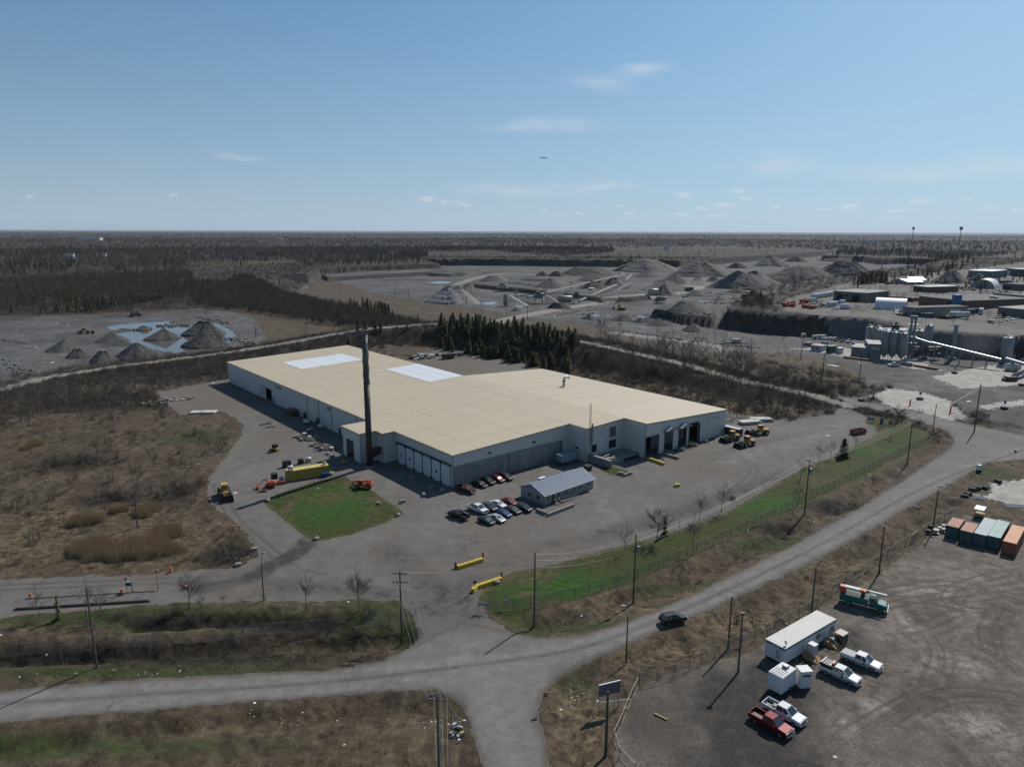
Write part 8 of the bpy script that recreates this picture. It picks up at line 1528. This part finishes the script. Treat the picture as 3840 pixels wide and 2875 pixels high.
# helper: scatter inside a marked polygon on the terrain surface
def inside(p, P):
    c = False
    for a, b_ in zip(P, P[1:] + P[:1]):
        if (a.y > p.y) != (b_.y > p.y) and p.x < (b_.x - a.x) * (p.y - a.y) / (b_.y - a.y) + a.x: c = not c
    return c
def scatter(P, n, mind):
    x0, x1 = min(p.x for p in P), max(p.x for p in P); y0, y1 = min(p.y for p in P), max(p.y for p in P); out = []; k = 0
    while len(out) < n and k < n * 60:
        k += 1; p = Vector((random.uniform(x0, x1), random.uniform(y0, y1), 0))
        if inside(p, P) and all((p - q).length > mind for q in out): out.append(p)
    zz = height(np.array([p.x for p in out]), np.array([p.y for p in out]))
    for p, z in zip(out, zz): p.z = float(z) - .1
    return out
def grove(kinds, P, n, mind, h0, h1, label, group, name='bare_tree', wf=1.0, cat='tree'):
    for p in scatter(P, n, mind): tree(random.choice(kinds), p, random.uniform(h0, h1), label, cat, group, name, wf * random.uniform(.85, 1.2))
grove(CF + CF + [CFB[0]], PL('945,704 1000,700 1080,712 1180,722 1240,738 1268,760 1262,782 1200,770 1120,752 1030,738 950,728', 'F', 8), 165, 1.5, 4.5, 8.5, 'dark green conifer in the dense row on the bank behind the warehouse', 'conifers on the bank behind the warehouse', 'conifer_tree', 1.35)
grove(CF, PL('1130,700 1300,690 1470,720 1480,760 1350,745 1180,740', 'J'), 24, 2.5, 5.5, 9, 'dark conifer in the clump before the quarry, left of the conifer row', 'conifers left of the bank row', 'conifer_tree')
grove(CF, PL('640,700 900,688 1340,655 1345,672 1100,690 700,712', 'I', 3), 50, 3.0, 4, 6.5, 'dark conifer in the hedge line behind the pond flats', 'conifers behind the pond flats', 'conifer_tree'); grove(CFB + CF[:1], PL('785,530 900,520 1060,505 1060,480 900,490 790,505', 'M', 9), 34, 4, 8, 13, 'brownish conifer in the row left of the far depot', 'brown conifers by the depot', 'conifer_tree'); grove(CF, PL('1290,390 1420,372 1650,330 1640,380 1480,410 1350,410', 'M', PLAT), 22, 6, 6, 10, 'conifer beside the broad gravel cone', 'conifers by the estate', 'conifer_tree')
for k, (x, yb, yt, l) in enumerate(((1115, 945, 860, 'broad dark conifer left of the chimney top'), (1195, 890, 800, 'dark conifer left behind the chimney'), (1340, 895, 790, 'paired dark conifer right of the chimney, left one'), (1385, 890, 790, 'paired dark conifer right of the chimney, right one'), (1605, 882, 820, 'small pointed conifer alone on the pale road'), (1520, 880, 835, 'sapling conifer left of the pointed one on the pale road'), (1255, 880, 790, 'dark conifer just behind the chimney top'))): treepx(CF[k % 4], 'J', x, yb, yt, l, 6.5, 1.5 if k == 0 else 1, 'conifer_tree')
grove(BT + BS, PL('1270,795 1290,756 1400,782 1500,803 1620,838 1770,872 1700,886 1600,884 1520,862 1400,826', 'F', 3), 85, 2.2, 8, 15, 'bare grey tree in the belt between the warehouse and the haul road', 'bare trees right of the warehouse')
grove(BT + BS, PL('1290,732 1400,752 1520,776 1640,800 1700,822 1700,834 1600,812 1480,782 1330,748', 'F', 3), 34, 3, 9, 16, 'bare tree on the far side of the haul road, right of the conifers', 'bare trees beyond the haul road'); grove(BT, PL('1690,770 1790,790 1850,830 1800,850 1720,832', 'F', 1.5), 8, 4, 3, 6, 'scrubby bare tree on the mound by the quarry mouth', 'trees on the mound')
grove(BT + BS, PL('-20,900 120,872 250,846 340,838 440,800 520,785 500,800 400,835 330,848 280,868 150,893 0,930', 'F', 1), 66, 2.0, 5, 10, 'bare tree in the thicket along the bank left of the warehouse', 'bare trees on the left bank'); grove(BS, PL('0,836 150,806 300,780 420,765 420,775 300,792 120,822 0,850', 'F', 2), 20, 3, 4, 8, 'thin olive bare tree between the pond flats and haul road', 'thin trees by the pond flats')
grove(BT, PL('1210,650 1290,560 1480,520 1560,480 1580,540 1450,590 1330,640', 'L', 8), 22, 4, 9, 15, 'bare brown tree on the slope left of the red bins', 'bare trees by the red bins')
grove(BT, PL('720,725 860,735 935,712 900,740 800,760 700,748', 'F', 4), 11, 3, 3, 6, 'small bare tree on the bank behind the chimney', 'trees behind the chimney'); grove(BT, PL('860,600 930,560 960,640 940,730 880,740 840,690', 'M', PLAT), 7, 2, 6, 10, 'bare tree beside the white quonset shelter', 'trees by the quonset shelter')

# stuff: everything nobody could count, instanced from prototypes
def proto(name, meshes):
    c = bpy.data.collections.new(name)
    for i, me in enumerate(meshes):
        o = bpy.data.objects.new(f'{name}_shape', me); c.objects.link(o)
    return c
def stuff(name, label, cat, coll, pts, scs, tilt=.12):
    me = bpy.data.meshes.new(name); me.vertices.add(len(pts)); me.vertices.foreach_set('co', np.asarray(pts, np.float32).ravel()); a = me.attributes.new('sc', 'FLOAT_VECTOR', 'POINT'); a.data.foreach_set('vector', np.ascontiguousarray(np.broadcast_to(scs, (len(pts), 3)), np.float32).ravel()); me.update()
    o = tag(put(name, me), label, cat, kind='stuff'); g = bpy.data.node_groups.new(name, 'GeometryNodeTree'); g.interface.new_socket('Geometry', in_out='INPUT', socket_type='NodeSocketGeometry'); g.interface.new_socket('Geometry', in_out='OUTPUT', socket_type='NodeSocketGeometry')
    N = g.nodes.new; L = g.links.new; gi, go = N('NodeGroupInput'), N('NodeGroupOutput'); ip = N('GeometryNodeInstanceOnPoints'); ci = N('GeometryNodeCollectionInfo'); ci.inputs['Collection'].default_value = coll; ci.inputs['Separate Children'].default_value = True; ci.inputs['Reset Children'].default_value = True
    na = N('GeometryNodeInputNamedAttribute'); na.data_type = 'FLOAT_VECTOR'; na.inputs['Name'].default_value = 'sc'; rv = N('FunctionNodeRandomValue'); rv.data_type = 'FLOAT_VECTOR'; rv.inputs[0].default_value = (-tilt, -tilt, 0); rv.inputs[1].default_value = (tilt, tilt, 6.283)
    ip.inputs['Pick Instance'].default_value = True; L(gi.outputs[0], ip.inputs['Points']); L(ci.outputs[0], ip.inputs['Instance']); L(na.outputs['Attribute'], ip.inputs['Scale']); L(rv.outputs[0], ip.inputs['Rotation']); L(ip.outputs[0], go.inputs[0])
    o.modifiers.new('scatter', 'NODES').node_group = g; return o
def far_tree(seed, con=False):
    random.seed(seed); m_ = MB()
    if con:
        for k in range(70): f = random.random() ** 1.2; a = random.uniform(0, 6.28); q = 2.0 * (1 - f) + .2; z = 1 + 9 * f; c = Vector((q * math.cos(a) * .7, q * math.sin(a) * .7, z)); s = Vector((-math.sin(a), math.cos(a), 0)) * .5; m_.add([c - s, c + s, c + Vector((math.cos(a) * .9, math.sin(a) * .9, -.5)), c + Vector((0, 0, 1.1))], [(0, 2, 1), (0, 1, 3)])
        return m_.mesh('far_conifer', NEED)
    m_.tube((0, 0, -.5), (0, 0, 6), .14, .08, 3, False)
    for k in range(150):
        a = random.uniform(0, 6.28); z = random.uniform(2.4, 8.0); q = random.uniform(.2, 2.3) * math.sqrt(max(0, 1 - ((z - 5) / 3.4) ** 2)); p = Vector((q * math.cos(a), q * math.sin(a), z)); d = Vector((math.cos(a) * random.uniform(.2, 1.2), math.sin(a) * random.uniform(.2, 1.2), random.uniform(.3, 1.1))).normalized(); tri_twig(m_, p, p + d * random.uniform(.8, 1.9), random.uniform(.025, .07))
    return m_.mesh('far_bare', FTW)
FB = proto('far_bare_trees', [far_tree(500 + k) for k in range(6)]); FC = proto('far_conifers', [far_tree(600 + k, True) for k in range(4)])
def clump(seed, n, R_, h0, h1, w0, m, lean=.5, name='clump'):
    random.seed(seed); m_ = MB()
    for k in range(n): a = random.uniform(0, 6.28); q = R_ * math.sqrt(random.random()); p = Vector((q * math.cos(a), q * math.sin(a), -.05)); h = random.uniform(h0, h1); tri_twig(m_, p, p + Vector((random.uniform(-lean, lean) * h, random.uniform(-lean, lean) * h, h)), random.uniform(.5, 1) * w0)
    return m_.mesh(name, m)
SH = proto('scrub', [clump(700 + k, 70, .9, .6, 2.0, .018, SHRB, .7) for k in range(4)]); RE = proto('reeds', [clump(720 + k, 90, .8, 1.2, 2.2, .016, REED, .25) for k in range(3)]); TU = proto('tufts', [clump(740 + k, 26, .35, .12, .42, .016, TUFT, .9) for k in range(4)])
rg = np.random.default_rng(21)
W2 = np.zeros(shape); W2[:-1, :] = np.abs(np.diff(RR, axis=0)); W2 = W2 * (RR * (2 * TH / NA) / np.cos(AA) ** 1.0); area = W2.ravel()
def pick(weight, n):
    w_ = area * weight; s = w_.sum()
    if s <= 0: return np.zeros(0, int)
    return rg.choice(len(w_), size=int(n), p=w_ / s)
def points(k, jit=1.0):
    dr = np.abs(np.gradient(rad))[k // NA]; da = rad[k // NA] * 2 * TH / NA; x = X[k] + rg.uniform(-.5, .5, len(k)) * da * jit; y = Y[k] + rg.uniform(-.5, .5, len(k)) * dr * jit
    z = height(x, y) if len(k) < 60000 else Z[k]
    return np.stack([x, y, z - .1], 1)
wood = (zone == 7).astype(float) * (bd_ > 22)
openp = [PL('395,690 520,640 640,672 760,705 900,705 700,735 560,750 545,690', 'F', 3), PL('0,240 500,225 1100,275 2212,195 2212,262 1000,295 0,340', 'K', PLAT), PL('0,200 700,185 1400,190 1900,205 1800,240 1000,285 0,290', 'L', PLAT), PL('1300,300 2212,230 2212,320 1400,360', 'N', PLAT), PL('1640,640 1700,600 2212,540 2300,720 1700,700', 'F', PLAT), PL('400,575 640,572 690,600 640,612 420,605', 'F', PLAT)]
for P in openp: wood[sdist(X, Y, P) > 0] = .03
belt = sdist(X, Y, PL('400,655 520,612 700,650 900,690 930,700 840,706 700,692 560,670', 'F', 4)) > 0; wood[belt] = 1.6
wood *= np.where((dlow > -14) & ~belt, .15, 1); gap = belt + sst(.36, .5, fbm(X, Y, 90, 51) * .6 + fbm(X, Y, 700, 53) * .5); wood *= .7 + .3 * gap
d_ = np.hypot(X, Y); con_f = sst(.6, .68, fbm(X, Y, 170, 57)) * .45 + .02; con_f = np.where((X > 420) & (Y > 500) & (Y < 1500), .75, con_f)
PT_, SC_, PC_, SCC = [], [], [], []
for (a, b_, n, s0, s1) in ((300, 1000, 17000, .6, 1.05), (1000, 2200, 22000, .7, 1.15), (2200, 5000, 24000, .65, 1.0), (5000, 13000, 20000, .7, 1.1)):
    k = pick(wood * ((d_ > a) & (d_ <= b_)), n); isc = rg.random(len(k)) < con_f[k]; p = points(k); h = rg.uniform(s0, s1, len(k)) * (.8 if a < 500 else 1); wdt = h * (1.0 if a < 2000 else 2.4 if a < 5000 else 5); s = np.stack([wdt, wdt, h], 1)
    PT_.append(p[~isc]); SC_.append(s[~isc]); PC_.append(p[isc]); SCC.append(s[isc])
stuff('bare_forest', 'leafless grey brown forest stretching to the horizon', 'forest', FB, np.concatenate(PT_), np.concatenate(SC_)); stuff('conifer_forest', 'dark conifers scattered through the far leafless forest', 'forest', FC, np.concatenate(PC_), np.concatenate(SCC))
near = (zone == 0) & (edge > .8)
k = pick(near * (.05 + 1.6 * mb * (1 - np.clip(dl1 + 3, 0, 1)) + .35 * (fbm(X, Y, 12, 71) > .55) * (X < -30) * (Y > 120)) * (Y < 420) * (1 - mg), 7000); s = rg.uniform(.5, 1.5, (len(k), 1)); stuff('brush', 'low grey brown leafless brush over the field and banks', 'brush', SH, points(k), s * np.array([[1, 1, .9]]))
bank = ((zone == 0) | (zone == 7) | (zone == 5)) & (bd_ < np.where(X > 20, 46, 34)) & (bd_ > 5) & (Y < 520); k = pick(bank * np.where((X > 20) & (dy < 0), .9, 1.0), 4200); s = rg.uniform(.8, 2.0, (len(k), 1)); stuff('bank_scrub', 'dark leafless scrub covering the banks of the haul road', 'brush', SH, points(k), s)
k = pick((zone == 7) * (wood < .3) * (Y < 1500) * 1.0, 5000); s = rg.uniform(.9, 2.2, (len(k), 1)); stuff('heath_scrub', 'low brown scrub on the open ground around the quarry', 'brush', SH, points(k), s)
SP = proto('saplings', [clump(780 + k, 46, .7, 2.2, 4.8, .03, TWIG, .3) for k in range(4)]); k = pick(near * (X < -40) * (Y > 115) * (Y < 330) * (.1 + mb + .5 * (fbm(X, Y, 16, 91) > .54)), 520); s = rg.uniform(.6, 1.3, (len(k), 1)); stuff('sapling_thicket', 'upright leafless saplings and suckers scattered through the left field', 'brush', SP, points(k), s)
rd = np.zeros(X.shape)
for a in (('F', 300, 1192, 100, 24), ('F', 205, 1195, 60, 22), ('O', 1400, 1335, 130, 60), ('O', 1240, 1175, 90, 45), ('O', 740, 1245, 120, 45), ('O', 960, 1170, 80, 30), ('O', 260, 630, 60, 30)): rd = np.maximum(rd, blob(*a))
rd = rd * sst(.42, .58, fbm(X, Y, 4, 81) * .75 + rd * .28); k = pick(near * (rd > .2) * rd, 1500); s = rg.uniform(.8, 1.35, (len(k), 1)); stuff('reed_bed', 'tall tan reeds in clumps in the lower left field', 'reeds', RE, points(k), s)
k = pick(near * (.15 + .6 * mg) * (Y < 330) * np.where(Y < 160, 2.2, 1), 16000); s = rg.uniform(.6, 1.6, (len(k), 1)); stuff('grass_tufts', 'dry grass tufts over the field and verges', 'grass', TU, points(k), s, .3)
k = pick((zone == 3) * (edge > .3) * 1.0, 5000); s = rg.uniform(.35, .8, (len(k), 1)); TUG = proto('lawn_tufts', [clump(760 + j, 30, .35, .1, .3, .02, barkmat('lawn_blade_%d' % j, (.016, .05, .003), (.03, .05, .006)), .9) for j in range(2)]); stuff('lawn_tufts', 'uneven green tufts in the mown lawns', 'grass', TUG, points(k), s, .3)
lt = MB(); k = pick(near * (ma ** 1.3 + .01) * (Y < 330), 750); pp = points(k)
for p in pp: s = rg.uniform(.04, .16); T = Matrix.Translation(Vector(p) + Vector((0, 0, .14))) @ Matrix.Rotation(rg.uniform(0, 6), 4, 'Z') @ Matrix.Rotation(rg.uniform(-.5, .5), 4, 'X'); lt.cur = int(rg.integers(0, 3)); lt.add([T @ Vector(q) for q in ((-s, -s * .5, 0), (s, -s * .6, .02), (s * .8, s * .6, 0), (-s * .6, s * .5, .03))], [(0, 1, 2, 3)])
tag(lt.build('litter', [WHITE_, SL, M('litter_tan', (.3, .26, .2), .8)]), 'wind blown white and tan litter on the verges and field', 'litter', kind='stuff')
HAZE_D = 1.8e-5
# ------------------------------------------------------------------ sky, haze, aircraft and masts
w = bpy.data.worlds.new('World'); sc.world = w; w.use_nodes = True; nt = w.node_tree; L = nt.links.new; N = nt.nodes.new
sky = N('ShaderNodeTexSky'); sky.sky_type = 'NISHITA'; sky.sun_disc = False
sky.sun_elevation = SUN_EL; sky.sun_rotation = SUN_AZ; sky.altitude = 100; sky.air_density = 1.0; sky.dust_density = .5; sky.ozone_density = 1.5
tc = N('ShaderNodeTexCoord'); sx = N('ShaderNodeSeparateXYZ'); L(tc.outputs['Generated'], sx.inputs[0])
def m2(op, a, c=0, cl=False):
    x = N('ShaderNodeMath'); x.operation = op; x.use_clamp = cl
    for i, k in ((0, a), (1, c)):
        if isinstance(k, (int, float)): x.inputs[i].default_value = k
        else: L(k, x.inputs[i])
    return x.outputs[0]
zz = m2('ADD', m2('MULTIPLY', m2('MAXIMUM', sx.outputs[2], 0), .82), .15)      # look a little above the horizon: clear dry air, no orange band
cb_ = N('ShaderNodeCombineXYZ'); L(sx.outputs[0], cb_.inputs[0]); L(sx.outputs[1], cb_.inputs[1]); L(zz, cb_.inputs[2]); nv_ = N('ShaderNodeVectorMath'); nv_.operation = 'NORMALIZE'; L(cb_.outputs[0], nv_.inputs[0]); L(nv_.outputs[0], sky.inputs[0])
az_ = m2('ARCTAN2', sx.outputs[0], sx.outputs[1]); el_ = m2('ARCSINE', sx.outputs[2]); ae = N('ShaderNodeCombineXYZ'); L(az_, ae.inputs[0]); L(el_, ae.inputs[1])
def nse(sc3, det, s):
    mp = N('ShaderNodeMapping'); mp.inputs['Scale'].default_value = sc3; L(ae.outputs[0], mp.inputs[0]); n = N('ShaderNodeTexNoise'); n.inputs['Scale'].default_value = s; n.inputs['Detail'].default_value = det; n.inputs['Roughness'].default_value = .6; L(mp.outputs[0], n.inputs['Vector']); return n
def azel(x, y):
    u, v_ = x * 1.736 - CX, y * 1.736 - CY; d = Vector((u, FPX * math.cos(PITCH) - v_ * math.sin(PITCH), -(FPX * math.sin(PITCH) + v_ * math.cos(PITCH)))).normalized(); return math.atan2(d.x, d.y), math.asin(d.z)
def cloud(lst, warp, scl):
    n = nse((1, 2.5, 1), 5, scl); wv = N('ShaderNodeVectorMath'); wv.operation = 'MULTIPLY_ADD'; L(n.outputs['Color'], wv.inputs[0]); wv.inputs[1].default_value = (warp, warp * .4, 0); L(ae.outputs[0], wv.inputs[2]); acc = None
    for (x, y, rx, ry) in lst:
        a, e = azel(x, y); kx, ky = FPX / 1.736 / rx, FPX / 1.736 / ry; v_ = N('ShaderNodeVectorMath'); v_.operation = 'MULTIPLY_ADD'; L(wv.outputs[0], v_.inputs[0]); v_.inputs[1].default_value = (kx, ky, 0); v_.inputs[2].default_value = (-(a + warp * .5) * kx, -(e + warp * .2) * ky, 0); l_ = N('ShaderNodeVectorMath'); l_.operation = 'LENGTH'; L(v_.outputs[0], l_.inputs[0]); q = m2('SUBTRACT', 1, l_.outputs['Value'], True); acc = q if acc is None else m2('MAXIMUM', acc, q)
    return acc
puffs = [(63, 428, 9, 4), (373, 423, 12, 4), (921, 431, 24, 7), (960, 438, 17, 7), (987, 437, 12, 5), (1008, 443, 15, 5), (1476, 421, 24, 7), (1590, 413, 16, 6), (1612, 429, 18, 4), (1565, 441, 28, 6), (1512, 449, 20, 5), (1674, 444, 16, 4), (1836, 443, 28, 8), (1985, 433, 24, 6), (2090, 430, 12, 4), (2138, 445, 18, 4), (2200, 450, 16, 5), (1250, 460, 20, 5), (1176, 454, 12, 5), (1340, 444, 14, 4), (1360, 460, 12, 4), (1550, 465, 26, 4), (1930, 452, 22, 4), (1970, 454, 18, 4), (1780, 450, 22, 4), (1470, 463, 18, 4)]
wisps = [(1300, 175, 90, 26), (1390, 150, 90, 18), (1180, 268, 190, 14), (520, 337, 70, 10), (1680, 358, 110, 26), (2080, 362, 300, 30), (2210, 348, 200, 34), (1960, 375, 160, 16), (1120, 412, 190, 22), (1280, 405, 160, 14)]
pm = m2('MULTIPLY', cloud(puffs, .03, 75), 1.5, True); wm = m2('MULTIPLY', cloud(wisps, .09, 9), m2('SUBTRACT', m2('MULTIPLY', nse((1, 5, 1), 6, 14).outputs['Fac'], 1.6), .3, True))
hsv = N('ShaderNodeHueSaturation'); L(sky.outputs[0], hsv.inputs['Color']); hsv.inputs['Saturation'].default_value = 1.05; tint = N('ShaderNodeVectorMath'); tint.operation = 'MULTIPLY'; L(hsv.outputs[0], tint.inputs[0]); tint.inputs[1].default_value = (.79, 1.02, 1.03)
def mixw(f, c1, c2):
    x = N('ShaderNodeMix'); x.data_type = 'RGBA'; L(f, x.inputs[0])
    for i, c in ((6, c1), (7, c2)):
        if isinstance(c, tuple): x.inputs[i].default_value = (*c, 1)
        else: L(c, x.inputs[i])
    return x.outputs[2]
veil = m2('POWER', m2('SUBTRACT', 1, m2('MULTIPLY', m2('MAXIMUM', el_, 0), 2.2), True), 3)
col = mixw(m2('MULTIPLY', veil, .62), tint.outputs[0], (5.5, 6.05, 6.35)); col = mixw(m2('MULTIPLY', wm, .6), col, (7.6, 7.9, 8.3)); col = mixw(m2('MULTIPLY', pm, .36), col, (8.6, 8.6, 8.7))
bg = nt.nodes['Background']; bg.inputs['Strength'].default_value = .086; L(col, bg.inputs['Color'])
sc.view_settings.view_transform = 'Standard'; sc.view_settings.look = 'None'; sc.view_settings.exposure = .1
hm = bpy.data.materials.new('haze_air'); hm.use_nodes = True; nt = hm.node_tree; nt.nodes.remove(nt.nodes['Principled BSDF']); pvn = nt.nodes.new('ShaderNodeVolumePrincipled'); pvn.inputs['Density'].default_value = HAZE_D; pvn.inputs['Color'].default_value = (.75, .85, 1, 1); pvn.inputs['Anisotropy'].default_value = .2; nt.links.new(pvn.outputs[0], nt.nodes['Material Output'].inputs['Volume'])
tag(MB().box(-75000, -300, -8, 75000, 61000, 290).build('haze', hm), 'pale blue haze over the far forest', 'haze', kind='stuff')
# aircraft
u, v_ = 2037 - CX, 592 - CY; d = Vector((u, FPX * math.cos(PITCH) - v_ * math.sin(PITCH), -(FPX * math.sin(PITCH) + v_ * math.cos(PITCH)))).normalized()
t = thing('airliner', 'small dark airliner flying right in the clear sky', 'airplane', Vector((0, 0, HC)) + d * 3600, R(4)); PG = M('airliner_grey', (.12, .15, .2), .4)
m_ = MB(); m_.smooth = True; m_.lathe([(.1, -18), (1.0, -15), (1.9, -9), (1.95, 12), (1.5, 16), (.2, 19)], 12, T=Matrix.Rotation(R(90), 4, 'Y')); m_.build('fuselage', PG, t)
for s in (-1, 1):
    m_ = MB(); m_.add([(4, 0, -.8), (-2, 0, -.8), (-8, s * 17, .4), (-5.5, s * 17, .4), (4, 0, -.3), (-2, 0, -.3), (-8, s * 17, .6), (-5.5, s * 17, .6)], [(0, 1, 2, 3), (7, 6, 5, 4), (0, 3, 7, 4), (1, 5, 6, 2)]); m_.build('wing', PG, t)
    m_ = MB(); m_.tube((-1.5, s * 5.5, -2.0), (2.5, s * 5.5, -2.0), 1.0, 1.1, 10); m_.build('engine', PG, t); m_ = MB(); m_.add([(-13.5, 0, .6), (-16.5, 0, .6), (-18.5, s * 6, 1), (-17, s * 6, 1)], [(0, 1, 2, 3)]); m_.build('tailplane', PG, t)
m_ = MB(); m_.add([(-11.5, -.2, 1.5), (-16.5, -.2, 1.5), (-19.5, -.1, 7.5), (-17.6, -.1, 7.5), (-11.5, .2, 1.5), (-16.5, .2, 1.5), (-19.5, .1, 7.5), (-17.6, .1, 7.5)], [(0, 1, 2, 3), (7, 6, 5, 4), (0, 3, 7, 4), (1, 5, 6, 2), (3, 2, 6, 7)]); m_.build('tail_fin', PG, t)
def mast(w_, x, yb, yt, r, label, head=True):
    p = G(w_, x, yb, PLAT); h = HT(w_, x, yb, yt, PLAT); t = thing('radio_mast', label, 'mast', p); c = [(r * math.cos(a), r * math.sin(a)) for a in (0, 2.09, 4.19)]
    m_ = MB(); n = 14
    for i in range(3): m_.tube((*c[i], 0), (c[i][0] * .5, c[i][1] * .5, h), r * .12, r * .1, 4)
    for k in range(n):
        f, g_ = k / n, (k + 1) / n
        for i in range(3): a, b_ = c[i], c[(i + 1) % 3]; m_.tube((a[0] * (1 - f / 2), a[1] * (1 - f / 2), h * f), (b_[0] * (1 - g_ / 2), b_[1] * (1 - g_ / 2), h * g_), r * .07, None, 3)
    m_.build('lattice', DSTEEL, t)
    if head:
        for zf in (.93, 1.0):
            m_ = MB()
            for i in range(3): a = 2.09 * i; m_.box(-.4, -r * .9, h * zf - r * 1.0, .4, r * .9, h * zf + r, T=Matrix.Rotation(a, 4, 'Z') @ Matrix.Translation((r * 1.5, 0, 0)))
            m_.build('antenna_array', DSTEEL, t)
        MB().tube((0, 0, h), (0, 0, h * 1.06), .3, .1, 4).build('whip', DSTEEL, t)
mast('M', 1272, 150, 20, 2.6, 'left of two lattice masts with antennas at the right horizon'); mast('M', 1660, 200, 18, 2.2, 'right of two lattice masts with antennas at the right horizon'); mast('J', 1158, 95, -52, 2.6, 'thin tall mast on the horizon above the warehouse', False); mast('K', 1035, 78, 40, 3, 'short dark mast on the middle horizon'); mast('K', 1550, 72, 12, 2.2, 'thin mast on the horizon right of the middle', False); mast('K', 1420, 95, 52, 2, 'short thin mast in the far forest middle', False); mast('I', 918, 62, 20, 2, 'faint thin mast on the left horizon', False)
for w_, x, y, L_, l in (('I', 745, 152, 90, 'long white building in the far left forest'), ('I', 855, 294, 8, 'tiny white house in the left woods'), ('I', 570, 300, 14, 'white and grey house among the left trees'), ('K', 940, 128, 40, 'white building in the far middle forest'), ('L', 435, 192, 14, 'white shed at the edge of the brown rim field'), ('J', 540, 135, 30, 'pale building in the far forest above the warehouse'), ('J', 1130, 92, 70, 'white building below the thin tall mast'), ('M', 940, 125, 60, 'pale plant in the right far forest')):
    p = G(w_, x, y, PLAT + 4); t = thing('far_building', l, 'building', p); MB().box(-L_ / 2, 0, -4, L_ / 2, L_ * .3, 5 + L_ * .05).build('wall', WHITE_, t); MB().box(-L_ / 2 - .5, -.5, 5.01 + L_ * .05, L_ / 2 + .5, L_ * .3 + .5, 6.2 + L_ * .05).build('roof', PALR, t)
def dust(w_, x, y, rx, ry, rz_, dens, label):
    p = G(w_, x, y); m = bpy.data.materials.new('dust_air'); m.use_nodes = True; nt = m.node_tree; nt.nodes.remove(nt.nodes['Principled BSDF']); v_ = nt.nodes.new('ShaderNodeVolumePrincipled'); v_.inputs['Density'].default_value = dens; v_.inputs['Color'].default_value = (.95, .9, .82, 1); nt.links.new(v_.outputs[0], nt.nodes['Material Output'].inputs['Volume'])
    m_ = MB(); m_.smooth = True; n = 9; m_.lathe([(max(.02, math.sin(math.pi * i / n)), -math.cos(math.pi * i / n)) for i in range(n + 1)], 16, T=Matrix.Diagonal((rx, ry, rz_, 1))); tag(m_.build('dust_cloud', m, None, p + Vector((0, 0, rz_ * .8))), label, 'dust', kind='stuff')
for k in range(4): dust('L', 655 + 22 * k, 540 - 3 * k, 9 + 4 * k, 8, 5 + 1.5 * k, .02 / (1 + k * .6), 'pale dust trailing behind the haul truck')
for k in range(3): dust('M', 1760 + 40 * k, 1110, 9, 6, 9 + 3 * k, .0018, 'thin steam drifting before the brown cliff')
